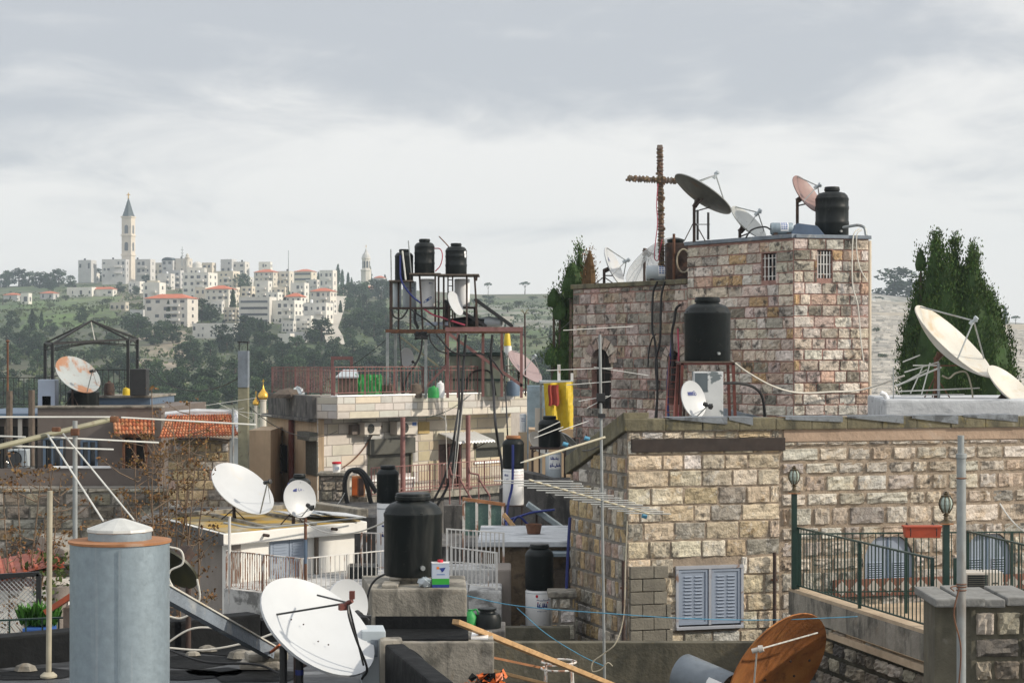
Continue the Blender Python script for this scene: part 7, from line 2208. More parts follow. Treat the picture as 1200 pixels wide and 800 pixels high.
for lab, px, y0, y1, m_, D in (('white steel post rising at the left end of the rusty railing', 269, 690, 605, 'white_steel', 39.4), ('thin rust red and blue pole beside the logo dish', 358, 700, 607, 'rust', 37.8)):
 po = thing('steel_post', lab, 'post', PZ(px, D, tz), 'posts at the white room')
 MB().tube([PZ(px, D, tz - .3), P(px, y1, D)], .03, 8).build('shaft', M[m_], po, smooth=True)
 if D < 38: MB().tube([P(px, 660, D), P(px, 632, D)], .033, 8).build('blue_sleeve', M['blue_dark'], po, smooth=True)
rt, inf = dish('large white dish on the lichened roof of the white room', (252.5, 547), (317, 597), 43.3, .42, M['dish_white'], ZS + .02, 1, 1, feed='arm', depth=.11, mback=M['dish_back'])
rt, inf = dish('white oval dish with a dark blue N logo on the roof of the white room', (345, 563.5), (358, 605), 41.9, .75, M['dish_white'], ZS + .02, 1, 1, feed='arm', depth=.08, mback=M['dish_white'])
def nmark(mb, Mx):
 for pts in (((-.3, 0), (-.21, .0), (-.17, .2), (-.24, .2)), ((-.24, .2), (-.17, .2), (-.03, 0), (-.12, 0)), ((-.1, 0), (-.03, 0), (.0, .2), (-.05, .2))):
  mb.poly([Mx @ Vector((x, y, 0)) for x, y in pts])
 text_mesh(mb, 'OPEX', .1, Mx @ Matrix.Translation((.13, .04, 0)))
dish_mark(rt, inf, '', -.0, .42, .1, M['navy'], nmark)
water_tank('black tank mostly hidden behind the logo dish', 351, 555, 600, 26, 44.6, base_z=ZS + .02)
sl_ = thing('roof_sheets', 'loose grey corrugated sheets lying on the white room roof', 'metal sheets', P(385, 600, 44))
for k, (pa, pb) in enumerate(((330, 372), (362, 405), (376, 418))):
 mb = MB(); c = PZ((pa + pb) / 2, 43.9 - .35 * k, ZS + .1 + .03 * k)
 mb.box(c, (S(pb - pa, 44), 1.3, .02), M=Matrix.Rotation(.45, 4, 'Z') @ Matrix.Rotation(R(6), 4, 'Y')); mb.build('sheet', M['enamel_grey'] if k % 2 else M['whitewash'], sl_)
rb = thing('wall_fragment', 'low broken concrete kerb on the back edge of the white room roof', 'kerb', P(390, 590, 45))
MB().bar(PZ(365, 46.2, ZS + .12), PZ(425, 43.9, ZS + .12), .3, .2).build('kerb', M['concrete'], rb, bevel=.03)
zt = zp(690, 23.4)
cbk = thing('concrete_block', 'tall weathered concrete block carrying the biggest black tank', 'plinth', PZ(486, 23.6, DECK))
MB().prism([PZ(434, 23.4, 0).to_2d(), PZ(547, 23.4, 0).to_2d(), PZ(545, 24.9, 0).to_2d(), PZ(424, 24.9, 0).to_2d()], DECK, zt).build('block', M['concrete'], cbk, bevel=.025)
MB().box2(PZ(447, 23.5, zt + .003), Vector((PZ(466, 23.5, 0).x, 24.0, zt + .04))).build('loose_slab', M['concrete'], cbk, bevel=.01)
MB().prism([PZ(456, 23.9, 0).to_2d(), PZ(512, 23.9, 0).to_2d(), PZ(510, 24.5, 0).to_2d(), PZ(458, 24.5, 0).to_2d()], zt + .05, zt + .085).build('tank_base', M['concrete'], cbk, bevel=.012)
MB().box2(PZ(458, 23.95, zt + .003), Vector((PZ(490, 24, 0).x, 24.4, zt + .05))).build('tank_foot', M['concrete'], cbk)
water_tank('biggest black water tank standing on the weathered concrete block', 484, 577, 683, 68, 24.2, ribs=0, lid=.55, base_z=zt + .086)
lo = thing('concrete_block', 'lower long concrete block with a black top in front of the taller one', 'plinth', PZ(515, 22.6, DECK))
z2 = zp(752, 22.4)
MB().prism([PZ(446, 22.4, 0).to_2d(), PZ(579, 22.4, 0).to_2d(), PZ(577, 23.36, 0).to_2d(), PZ(446, 23.36, 0).to_2d()], DECK, z2).build('block', M['concrete'], lo, bevel=.02)
mb = MB(); panel(mb, PZ(440, 23.39, 0), (1, 0, 0), 0, S(107, 23.4), z2 + .003, z2 + .17, .012, .02); mb.build('black_skirt', M['bitumen'], lo)  # near-black strip along the foot of the taller block
MB().prism([PZ(446, 22.5, 0).to_2d(), PZ(549, 22.5, 0).to_2d(), PZ(549, 23.36, 0).to_2d(), PZ(446, 23.36, 0).to_2d()], z2 + .003, z2 + .02).build('black_top', M['bitumen'], lo)  # near-black sheet over the lower block's top
MB().box2(PZ(552, 22.6, z2 + .003), Vector((PZ(572, 22.6, 0).x, 23.2, z2 + .02))).build('white_tile', M['enamel'], lo)
pc = thing('paint_can', 'rectangular tin with a green and blue base and a red cap beside the biggest tank', 'can', PZ(516, 23.55, zt))
c = PZ(516, 23.62, zt + .002); w_, h_ = S(20, 23.6), S(29, 23.6)
Mr = Matrix.Rotation(.12, 4, 'Z')
for z0, z1, m_, e in ((0, .12, 'navy', 0), (.12, .36, 'green_print', 0), (.36, .97, 'grey_print', 0), (.97, 1, 'enamel', .008)):
 MB().box(c + Vector((0, 0, h_ * (z0 + z1) / 2)), (w_ + e, .13 + e, h_ * (z1 - z0) - .0005), .12).build('tin_band', M[m_], pc)
MB().lathe([(.02, h_), (.035, h_), (.035, h_ + .03), (0, h_ + .03)], 14, Matrix.Translation(c)).build('cap', M['red_print'], pc, smooth=True)
Mx = Matrix.Translation(c) @ Mr @ Matrix.Translation((0, -.067, h_ * .74)) @ Matrix.Rotation(R(90), 4, 'X')
for m_, pts in (('orange_print', [(-.05, .0), (-.02, .0), (-.02, .03), (-.05, .03)]), ('navy', [(-.02, .012), (.06, .02), (.04, -.02), (.015, -.04), (.0, -.01)]), ('blue_paint', [(-.05, -.07), (.05, -.07), (.05, -.062), (-.05, -.062)])):
 mb = MB(); mb.poly([Mx @ Vector((x, y, 0)) for x, y in pts]); mb.build('print', M[m_], pc)
pbg = thing('plastic_bag', 'crumpled clear plastic bag beside the tin', 'bag', PZ(498, 23.6, zt))
mb = MB(); rng = random.Random(2); mb.lathe([(.05, 0), (.09, .04), (.07, .09), (.03, .11), (0, .1)], 12, Matrix.Translation(PZ(498, 23.6, zt + .003)))
for v in mb.v: v += Vector((rng.uniform(-.025, .025), rng.uniform(-.025, .025), rng.uniform(0, .02)))
mb.build('bag', M['enamel_grey'], pbg)
for lab, a, b, w_, h_ in (('upper raw timber plank resting on the block and running down to the right', P(534, 728, 22.35), P(752, 816, 26.4), .1, .06), ('lower raw timber plank running down to the right under the first', P(448, 753, 22.2), P(680, 811, 25.5), .11, .04)):
 mb = MB(); mb.bar(a, b, w_, h_); mb.build('plank', M['wood'], bevel=.006, label=lab, cat='plank', group='timber planks')
for lab, pts, r_ in (('black hose rising over the corner of the tall concrete block', [(431, 762), (432, 735), (430, 712), (433, 690), (441, 678), (452, 672)], .013), ('black cable along the foot of the tall block', [(452, 770), (462, 764), (478, 760), (492, 768), (500, 778)], .01)):
 cable('hose', lab, 'hose', [P(a, b, 22.0) for a, b in pts], r_, M['cable'], 'black hoses')
mb = MB(); rng = random.Random(6); rg_ = thing('rag_heap', 'small orange and black heap of rags at the foot of the lower block', 'rags', PZ(572, 22.2, DECK))
c = PZ(573, 22.1, zp(806, 22.1))
MB().box(c - Vector((0, 0, .09)), (.5, .3, c.z - DECK - .0 if False else .2)).build('stone', M['concrete_dark'], rg_, bevel=.04)
for m_ in ('orange', 'bitumen'):
 mb = MB()
 for k in range(26): leaf(mb, c + Vector((rng.gauss(0, .11), rng.gauss(0, .06), rng.uniform(.02, .16))), .12, (1, 1, 1), rng)
 mb.build('rag', M[m_], rg_)
gj = thing('watering_jug', 'bright green plastic jug partly hidden behind the tall block', 'jug', PZ(551, 30.5, zp(757, 30.5)))
c = PZ(551, 30.5, DECK); zj = zp(757, 30.5)
st_ = MB().box2(PZ(544, 30.2, DECK), Vector((PZ(592, 30.2, 0).x, 31.3, zp(736, 30.5)))).build('stone_ledge', M['concrete_dark'], label='dark stone ledge under the black jerry can', cat='ledge', bevel=.02)
zj = zp(736, 30.5) + .003
c = PZ(551, 30.5, zj)
MB().lathe([(0, 0), (.1, .01), (.105, .18), (.06, .25), (.035, .28), (.04, .3), (0, .3)], 16, Matrix.Translation(c)).build('body', M['tarp_green'], gj, smooth=True)
MB().tube(smoothpts([c + Vector((.03, 0, .28)), c + Vector((.1, 0, .3)), c + Vector((.13, 0, .2)), c + Vector((.1, 0, .1))], 4), .014, 8).build('handle', M['tarp_green'], gj, smooth=True)
jc = thing('jerry_can', 'squat black plastic can with a wide screw lid beside the green jug', 'jerry can', PZ(571, 30.6, zj))
c = PZ(571, 30.6, zj)
MB().lathe([(0, 0), (.22, 0), (.225, .15), (.19, .22), (.13, .24), (.12, .27), (.15, .28), (.15, .31), (0, .32)], 24, Matrix.Translation(c)).build('body', M['tank'], jc, smooth=True)
for lab, px0, px1, yt, D, m_ in (('whitewashed stone block below the white stair railing', 549, 588, 692, 33.8, 'plaster_peel'), ('lilac grey stone pier beside the white red lettered boiler', 582, 599, 667, 35, 'plaster_grey')):
 MB().box2(PZ(px0, D, -14), Vector((PZ(px1, D, 0).x, D + 1.2, zp(yt, D)))).build('pier', M[m_], label=lab, cat='pier', bevel=.04)
sz = zp(691, 34)
railing('stair_railing', 'nearer white stair railing with rusty feet right of the biggest tank', [P(529, 684, 34.2), P(582, 691, 33.9)], .66, M['white_steel'], .075, .011, .018, post_every=.9, group='white steel railings', low=.04, square=True)
railing('stair_railing', 'farther white stair railing standing above the nearer one', [P(524, 660, 36.5), P(590, 665, 36.2)], .66, M['white_steel'], .08, .011, .018, post_every=1.2, group='white steel railings', low=.04, square=True)
MB().prism([PZ(430, 34.0, 0).to_2d(), PZ(548.5, 34.0, 0).to_2d(), PZ(548.5, 35.6, 0).to_2d(), PZ(430, 35.6, 0).to_2d()], -14, sz - .02).build('masonry_steps', M['plaster_peel'], label='whitewashed stair base under the nearer white railing', cat='steps', bevel=.03)
MB().prism([PZ(500, 36.0, 0).to_2d(), PZ(592, 36.0, 0).to_2d(), PZ(592, 37.0, 0).to_2d(), PZ(500, 37.0, 0).to_2d()], -14, zp(666, 36.1)).build('masonry_steps', M['plaster_peel'], label='whitewashed upper stair base under the farther white railing', cat='steps', bevel=.03)
railing('short_railing', 'short rusty cream railing between the white room and the biggest tank', [P(424, 667, 41.5), P(452, 668, 41.5)], .8, M['white_rusty'], .09, .012, .02, group='white steel railings')
bw = thing('brown_annex', 'rough brown rendered annex with a white roof edge between the stair and the stone house', 'annex', PZ(622, 37.5, -14))
xa, xb = PZ(566, 37.5, 0).x, PZ(690, 37.5, 0).x
MB().box2((xa, 37.5, -14), (xb, 40.9, zp(640, 37.5))).build('wall', M['earth_wall'], bw)
MB().box2((xa - .1, 37.35, zp(640, 37.5) + .003), (xb + .1, 41.0, zp(633.5, 37.5))).build('roof_slab', M['whitewash'], bw, bevel=.02)
zr_ = zp(633.5, 37.5) + .003
MB().box2((PZ(643, 36.9, 0).x, 36.9, zp(652, 36.9)), (PZ(670, 36.9, 0).x, 37.49, zp(648, 36.9))).build('tin_hood', M['galv'], bw)
MB().box2((PZ(650, 37.3, 0).x, 37.3, zp(690, 37.3)), (PZ(668, 37.3, 0).x, 37.49, zp(668, 37.3))).build('wooden_box', M['wood_old'], bw)
pt = thing('plant_tub', 'brown plastic tub on the white annex roof', 'tub', PZ(625.5, 39, zr_))
MB().lathe([(0, 0), (.13, 0), (.17, .2), (.155, .2), (.14, .17), (0, .17)], 16, Matrix.Translation(PZ(625.5, 39, zr_))).build('tub', M['rust'], pt, smooth=True)
def combo(ltank, lboil, px, yt, ym, yb, wpx, D, bz, mark=None, lidm=None):
 r_ = boiler(lboil, px, ym, yb, wpx * .99, D, 'enamel', mark=mark, base_z=bz)
 zm = zp(ym, D) + .016
 t_ = water_tank(ltank, px, yt, ym, wpx, D, lid=.62, base_z=zm, lugs=False, lidmat=lidm)
 return r_, t_
def arab(rt, c, r, h):
 m = MB(); m2 = MB()
 k = S(1, 34.5)
 for q in range(10):
  a0, a1 = R(36 * q), R(36 * (q + 1)); e = lambda a: (-3 * k + 1.5 * k * math.cos(a), h * .87 + 1.9 * k * math.sin(a))
  on_cyl(m, c, r, [[(-3 * k, h * .87), e(a0), e(a1)]])
 on_cyl(m, c, r, [[(-2.4 * k, h * .69), (10.5 * k, h * .69), (10.5 * k, h * .725), (-2.4 * k, h * .725)], [(-2 * k, h * .895), (12 * k, h * .895), (12 * k, h * .9), (-2 * k, h * .9)]])
 scribble(m2, c, r, -3.2 * k, h * .755, 14 * k, 2.6 * k, 5, .22)
 scribble(m2, c, r, -2.8 * k, h * .56, 12 * k, 5.6 * k, 8, .26)
 scribble(m2, c, r, -2.6 * k, h * .475, 11 * k, 1.0 * k, 2, .4)
 m.build('red_print', M['red_print'], rt); m2.build('blue_print', M['navy'], rt)
def redtxt(rt, c, r, h):
 m = MB()
 for k, (z, w_) in enumerate(((.92, .05), (.83, .3), (.76, .34), (.68, .26))):
  scribble(m, c, r, -.02 + .03 * (k % 2), h * z, w_, h * .025, 20 + k, .3)
 m.build('red_print', M['cable_red'], rt)
 m = MB(); scribble(m, c, r, -r * .95, h * .8, .12, h * .06, 3); scribble(m, c, r, -r * .95, h * .68, .1, h * .06, 5); m.build('blue_print', M['navy'], rt)
combo('black tank on the white boiler with red and blue lettering', 'white boiler with red and blue lettering standing by the gable of the stone house', 632, 637, 690.5, 733, 33, 34.6, zp(736, 34.6), arab)
MB().box2(PZ(610, 34.2, -14), Vector((PZ(650, 34.2, 0).x, 35.1, zp(736, 34.6) - .003))).build('masonry_plinth', M['concrete_dark'], label='low concrete base under the boiler with red and blue lettering', cat='plinth')
za = zp(591, 46)
bs2 = thing('boiler_stand', 'small black iron stand under the boiler with faint red lettering', 'boiler stand', PZ(601.5, 46, zp(634, 46)))
for dx in (-10, 10):
 for dy in (-.2, .2): MB().bar(PZ(601.5 + dx, 46 + dy, -5), PZ(601.5 + dx, 46 + dy, za - .03), .04).build('leg', M['rust_dark'], bs2)
MB().box(PZ(601.5, 46, za - .018), (.52, .52, .03)).build('top', M['rust_dark'], bs2)
combo('black tank with an orange lid and a blue hose above the faint red lettering', 'white boiler with faint red lettering above the dark stained wall', 601.5, 510, 549, 590, 25, 46, za, redtxt, M['rust_rim'])
cable('hose', 'blue hose down the front of the boiler with faint red lettering', 'hose', [P(601, 521, 45.6), P(601, 545, 45.6), P(600, 570, 45.6), P(596, 588, 45.6), P(593, 612, 45.4), P(598, 625, 45.3)], .03, M['cable_blue'], 'blue hoses')
for lab, pts, D in (('blue hose straggling along the wall below the faint lettered boiler', [(560, 607), (575, 612), (590, 610), (605, 606), (625, 600), (650, 597)], 44.5), ('blue hose drooping to the annex roof', [(597, 620), (607, 605), (620, 615), (640, 627), (662, 632)], 44), ('blue hose hanging straight down the left edge of the stone house gable', [(668, 606), (666, 640), (664, 690), (663, 750)], 34.0)):
 cable('hose', lab, 'hose', [P(a, b, D) for a, b in pts], .028, M['cable_blue'], 'blue hoses')
zb_ = zp(591, 52)
combo('small black tank on a white boiler in front of the balcony left post', 'slim white boiler with blue marks under the small black tank left of the biggest tank', 454.5, 545, 589, 640, 26, 52, -6.2, blocks(9))
MB().box2(PZ(436, 51.3, -14), Vector((PZ(520, 51.3, 0).x, 53.2, -6.203))).build('masonry_plinth', M['concrete_dark'], label='dark concrete base under the slim white boiler', cat='plinth')
zt2 = zp(523.5, 50)
tf = thing('tank_stand', 'rusty frame under the black tank below the yellow tarpaulin', 'tank stand', PZ(643, 50, zp(560, 50)), 'tank stands')
for px in (624, 662):
 for dy in (-.35, .35): MB().bar(PZ(px, 50 + dy, -6), PZ(px, 50 + dy, zt2 - .04), .06).build('leg', M['rust_dark'], tf)
MB().box2(PZ(621, 49.6, zt2 - .05), Vector((PZ(665, 49.6, 0).x, 50.45, zt2))).build('deck', M['rust_dark'], tf)
for px in (632, 640): MB().bar(PZ(px, 49.7, -5), PZ(px, 49.7, zt2 - .05), .04).build('strut', M['rust_dark'], tf)
water_tank('black water tank on the rusty frame below the yellow tarpaulin', 644, 487, 523, 26, 50, base_z=zt2 + .003, lid=.55, lugs=False)
def bluelab(rt, c, r, h):
 m = MB(); on_cyl(m, c, r, [[(-.12 + .08 * k, h * .55), (-.04 + .08 * k, h * .55), (-.04 + .08 * k, h * .95), (-.12 + .08 * k, h * .95)] for k in range(4)]); m.build('paper_label', M['enamel'], rt)
 m = MB(); cc = c.copy(); scribble(m, cc, r + .006, -.08, h * .8, .22, h * .08, 3); scribble(m, cc, r + .006, -.1, h * .6, .26, h * .1, 4); m.build('print', M['navy'], rt)
boiler('grey boiler with a white and blue label under the framed black tank', 648.5, 530, 562, 19, 49.6, 'enamel_grey', mark=bluelab, base_z=zp(572, 49.6))
rt, inf = dish('cream dish half hidden left of the framed black tank', (622, 507), (641, 530), 51.5, .5, M['dish_cream'], zp(560, 51), 1, 1, feed=None, tripod=False)
rt, inf = dish('grey blue dish tilted away right of the framed black tank', (652, 508), (677, 536), 51.3, .5, M['dish_grey'], zp(560, 51), 1, -1, feed=None, tripod=False)
dw = thing('stained_wall', 'black stained concrete wall behind the yellowed aerial', 'wall', PZ(630, 48.5, -14), 'concrete walls')
plate_ = MB(); plate(plate_, PZ(0, 48.5, 0), (1, 0, 0), [((px - 600) * 48.5 / F - PZ(0, 48.5, 0).x, zp(py, 48.5)) for px, py in ((585, 1100), (690, 1100), (690, 563), (650, 562), (628, 556), (612, 553), (598, 566), (585, 573))], 0, 1.2)
plate_.build('wall', M['concrete_dark'], dw)
sp_ = thing('solar_trough', 'slanting grey metal trough below the white boiler with faint lettering', 'trough', P(640, 610, 45))
MB().bar(P(618, 590, 44.8), P(672, 628, 44.8), .5, .12).build('trough', M['galv'], sp_, bevel=.015)
for k in (.2, .8):
 q = P(618, 590, 44.8).lerp(P(672, 628, 44.8), k); MB().bar((q.x, q.y, -5.5), q, .05).build('leg', M['rust_dark'], sp_)
gs_ = thing('glass_screen', 'green tinted glazed screen with a rusty top rail behind the white stair railing', 'screen', P(567, 628, 42))
for k in range(3): MB().box2(P(545 + 15 * k, 627, 42), Vector((PZ(558.5 + 15 * k, 42, 0).x, 42.03, zp(588 + 1.7 * k, 42)))).build('pane', M['green_glass'], gs_)
for k in range(4): MB().bar(PZ(543.5 + 15.2 * k, 42, zp(660, 42)), P(543.5 + 15.2 * k, 585 + 1.7 * k, 42), .06).build('mullion', M['white_rusty'], gs_)
MB().bar(P(542, 584, 42), P(592, 591, 42), .07).build('top_rail', M['rust_rim'], gs_)
MB().bar(P(590, 602, 41), P(622, 640, 41), .09).build('plank', M['wood'], label='pale board leaning from the glazed screen down to the annex roof', cat='plank', group='timber planks', bevel=.01)
MB().box2(PZ(500, 42.3, -14), Vector((PZ(598, 42.3, 0).x, 45.5, zp(640, 42.3)))).build('low_house', M['concrete_dark'], label='low dark concrete house under the glazed screen', cat='house')
D = 57
ts = thing('tarp_shelter', 'yellow tarpaulin shelter wall with a red cloth beside the tower wing', 'shelter', PZ(655, D, zp(503, D)))
mb = MB(); rng = random.Random(9); nx_, nz_ = 18, 14
for j in range(nz_ + 1):
 for i in range(nx_ + 1):
  u, v = i / nx_, j / nz_
  mb.v.append(P(637 + 36.5 * u + (3 * (1 - v) if i == 0 else 0), 504 - 2 * u - (55 - 0 * u) * v, D + .08 * math.sin(u * 13 + v * 2) + rng.uniform(0, .018)))
for j in range(nz_):
 for i in range(nx_): k = j * (nx_ + 1) + i; mb.face((k, k + 1, k + nx_ + 2, k + nx_ + 1))
mb.build('tarpaulin', M['tarp_yellow'], ts)
mb = MB()
for j in range(7):
 for i in range(6): mb.v.append(P(642.5 + 2.5 * i + .6 * math.sin(j), 475 + 1.2 * math.sin(i * 2) - 4.2 * j if j == 0 else 476 - 4.2 * j, D - .12 - .03 * math.sin(i * 2.2)))
for j in range(6):
 for i in range(5): k = j * 6 + i; mb.face((k, k + 1, k + 7, k + 6))
mb.build('red_cloth', M['red_cloth'], ts)
MB().box2(PZ(633, D + .1, zp(449, D)), Vector((PZ(676, D, 0).x, D + 2.4, zp(446.5, D)))).build('roof_sheet', M['enamel_grey'], ts)
for px in (634, 674): MB().bar(PZ(px, D + .25, -6), PZ(px, D + .25, zp(448, D)), .07).build('post', M['pipe'], ts)
for lab, px, y0 in (('square white post standing left above the yellow tarpaulin', 655, 427), ('shorter white post right above the yellow tarpaulin', 670.5, 437)):
 MB().bar(PZ(px, D + .6, zp(446.4, D)), P(px, y0, D + .6), .09).build('post', M['white_steel'], label=lab, cat='post', group='white posts over the shelter')
ho = thing('back_house', 'tan and pale blue rendered back building under the yellow tarpaulin', 'house', PZ(640, 58, -14))
MB().box2(PZ(620, 57.6, -14), Vector((PZ(682, 57.6, 0).x, 59.5, zp(503, 57.6)))).build('wall', M['plaster_beige'], ho)
MB().box2(PZ(618, 59.6, -14), Vector((PZ(640, 59.6, 0).x, 61, zp(452, 59.6)))).build('blue_wall', mat('pale blue render', (.3, .4, .47), .85, var=.25, scale=3, stains=[((.15, .18, .2), 2, .55, .7, .6)]), ho)
MB().box2(PZ(627, 57.5, zp(505, 57.5)), Vector((PZ(637, 57.5, 0).x, 57.59, zp(478, 57.5)))).build('cream_door', M['cream'], ho)
bl_ = boiler('small blue and white boiler on the corner of the clad house', 613, 485, 506, 8, 60.5, 'enamel', mark=blocks(3), base_z=zp(506, 60.5))
MB().bar(PZ(613, 60.5, -9), PZ(613, 60.5, zp(506, 60.5) - .002), .3).build('pillar', M['plaster_beige'], label='narrow tan pillar under the small blue and white boiler', cat='pillar')
D = 26.5
mast = (PZ(709, D, DECK), P(703, 392, D))
ae = aerial('rooftop_aerial', 'tall thin mast in front of the stone house carrying small rod clusters', None, [(P(660, 387, D), P(742, 382.5, D + .2)), (P(640, 434, D), P(718, 431, D)), (P(664, 451, D), P(716, 447, D)), (P(688, 478, D), P(716, 463, D)), (P(696, 430, D), P(760, 440, D)), (P(678, 470, D), P(712, 464, D))], mast=mast, rm=.02)
mb = MB(); mb.tube([P(700, 470, D), P(709, 470, D)], .03, 8).box(P(704, 465, D), (.12, .06, .1)).box(P(705, 487, D - .03), (.1, .05, .06)); mb.build('junction_box', M['black_steel'], ae)
ba, bb_ = P(614, 541, D - .6), P(709, 512, D)
t_ = lambda k: ba.lerp(bb_, k)
el_ = [(t_(k) + Vector((-.16, -.1, -.04)), t_(k) + Vector((.16, .1, .04))) for k in (.1, .2, .3, .42, .55)]
aerial('rooftop_aerial', 'short aerial boom slanting left from the mast with a turquoise connector', (ba, bb_), [(P(626, 513, D - .4), P(660, 500, D - .2)), (P(655, 505, D - .2), P(690, 493, D)), (P(630, 506, D - .3), P(656, 494, D - .2))] + el_[:2], 'alu_dirty', rb=.016)
ya, yb_ = P(620, 562, D - .9), P(765, 603, D + .7)
els = []
for k in range(15):
 c = ya.lerp(yb_, .03 + .93 * k / 14)
 hw = .52 - .012 * k if k > 1 else .6
 d = Vector((.88, -.45, .02)) * hw
 els.append((c - d + Vector((0, 0, -.0)), c + d))
yg = aerial('rooftop_aerial', 'long many rod yagi aerial in front of the corner of the stone house', (ya, yb_), els, 'alu_dirty', rb=.014, re=.0085)
for q in (yb_ - Vector((.12, 0, .02)), bb_ - Vector((.55, 0, .1)), bb_ - Vector((.25, 0, .02))):
 mb = MB(); mb.lathe([(0, -.04), (.03, -.035), (.03, .035), (0, .04)], 8, axis_M(q, Vector((1, .2, -.3)))); mb.build('connector', M['cable_cyan'], label='turquoise taped connector at x ' if False else {0: 'turquoise taped connector at the right end of the long yagi aerial', 1: 'turquoise taped connector midway on the short aerial boom', 2: 'turquoise taped connector close to the mast on the short boom'}[[yb_ - Vector((.12, 0, .02)), bb_ - Vector((.55, 0, .1)), bb_ - Vector((.25, 0, .02))].index(q)], cat='connector', group='turquoise connectors')
cable('washing_line', 'light blue line stretched across in front of the stone house', 'line', [P(540, 696, 27), P(590, 707, 27), P(640, 713, 26.6), P(708, 718, 26.4), P(800, 724, 26.4), P(900, 726, 26.8), P(1005, 722, 27.0)], .0065, M['cable_cyan'], 'light blue lines')
cable('washing_line', 'light blue line slanting down to the foot of the mast', 'line', [P(606, 712, 26.8), P(640, 742, 26.6), P(680, 767, 26.5), P(708, 780, 26.4)], .0065, M['cable_cyan'], 'light blue lines')
cable('rope', 'pale rope looped round the foot of the thin mast', 'rope', [P(735, 610, 26.9), P(733, 660, 26.8), P(731, 720, 26.5), P(722, 752, 26.3), P(708, 765, 26.3), P(695, 775, 26.3), P(694, 786, 26.3), P(704, 784, 26.3), P(712, 776, 26.3), P(718, 780, 26.3)], .009, M['pipe_tan'])
X = lambda px, D: PZ(px, D, 0).x
lh = thing('plaster_house', 'grey brown rendered house with a roof terrace and pergola at the left edge', 'house', PZ(110, 58, -14))
zt = zp(478, 58)
MB().box2((X(44, 58), 58, -14), (X(189, 58), 66.5, zt)).build('wall', M['panel_grey'], lh)
MB().box2((X(43, 58) - .05, 57.95, zt + .003), (X(190, 58), 58.4, zt + .07)).build('coping', M['concrete'], lh, bevel=.01)
MB().box2((X(-60, 58), 59.5, -14), (X(44, 58) - .003, 66.5, zt - .35)).build('side_wing', M['panel_grey'], lh)
MB().box2((X(-60, 59), 59.2, zt - .35), (X(44, 58), 66, zt - .2)).build('wing_slab', M['blue_dark'], lh)
MB().box2((X(115, 62), 62, zt + .003), (X(176, 62), 66.4, zp(466, 62))).build('upper_step', M['blue_dark'], lh)
MB().box2((X(113, 62), 61.9, zp(466, 62) + .003), (X(178, 62), 66.45, zp(463.5, 62))).build('step_coping', M['concrete'], lh)
for a, b, y0, y1, m_ in ((96, 113, 548, 516, 'glass'), (52, 72, 548, 514, 'glass'), (145, 171, 549, 511, 'dark_hole')):
 w_ = MB().box2((X(a, 58), 57.93, zp(y0, 58)), (X(b, 58), 57.99, zp(y1, 58))).build('window' if m_ == 'glass' else 'doorway', M[m_], lh)
 f = MB()
 for q in (a, (a + b) / 2, b): f.bar(PZ(q, 57.9, zp(y0, 58)), PZ(q, 57.9, zp(y1, 58)), .07)
 f.bar(P(a, y1, 57.9), P(b, y1, 57.9), .08); f.build('frame', M['blue_dark' if m_ == 'glass' else 'rust'], w_)
MB().box2((X(-40, 59), 59.4, zp(550, 59)), (X(40, 59), 59.48, zp(500, 59))).build('dark_opening', M['dark_hole'], lh)
for q in (2, 18, 33): MB().box2((X(q, 59), 59.3, zp(550, 59)), (X(q + 5, 59), 59.39, zp(488, 59))).build('shutter_leaf', M['wood_old'] if q < 10 else M['cream'], lh)
f = MB(); tile_roof(f, P(134, 510, 57), P(181, 510, 57), P(181, 491, 58), P(132, 491, 58), 11, 4); f.build('tiled_awning', M['tile'], lh)
bf = MB(); bf.box2((X(-30, 56), 56, zp(571, 56)), (X(182, 56), 56.2, zp(549, 56))).box2((X(-30, 56), 56.2, zp(571, 56)), (X(182, 56), 58, zp(566, 56))); bf.build('balcony_parapet', M['panel_grey'], lh)
MB().box2((X(60, 56), 55.95, zp(549, 56) + .003), (X(130, 56), 56.15, zp(546, 56))).build('folded_blanket', M['enamel'], label='pale folded blanket lying on the balcony parapet of the plaster house', cat='blanket', bevel=.03)
railing('balcony_railing', 'thin dark railing on the balcony left of the plaster house windows', [PZ(2, 56.1, zp(549, 56)), PZ(76, 56.1, zp(549, 56))], .85, M['black_steel'], .16, .012, .02, group='black steel railings')
fu = thing('air_conditioner', 'round fanned cooling unit standing on the balcony at the far left', 'air conditioner', PZ(16, 56.5, zp(549, 56)), 'air conditioners')
c = PZ(16.5, 56.25, zp(549, 56)); MB().box2((X(6, 56), 56.25, c.z), (X(28, 56), 56.8, zp(527, 56))).build('casing', M['enamel_grey'], fu, bevel=.03)
MB().lathe([(0, 0), (.2, 0), (.23, .03), (.23, .0)], 20, axis_M(c + Vector((0, -.004, .28)), (0, -1, 0))).build('fan_opening', M['glass'], fu)
sw = thing('old_wall', 'old weathered stone wall below the balcony on the left', 'wall', PZ(90, 55, -14))
MB().box2((X(-60, 55), 55, -14), (X(200, 55), 55.95, zp(571.5, 55))).build('core', M['mortar_dark'], sw)
f = MB(); stones(f, PZ(-40, 55, -7.2), (1, 0, 0), S(238, 55), zp(571.5, 55) + 7.2, .33, .35, .8, .05, .04, (), PAL_RUBBLE + [((.42, .39, .33), 5)], .02, nx=4, ny=3); f.build('facing', M['rubble'], sw)
ZT = zt - .1
railing('roof_railing', 'black railing round the roof terrace with the pergola', [PZ(-20, 65, zt - .1), PZ(52, 65, zt - .1), PZ(114, 65, zp(466, 65)), PZ(172, 65, zp(466, 65))], .95, M['black_steel'], .17, .013, .022, group='black steel railings', post_every=2)
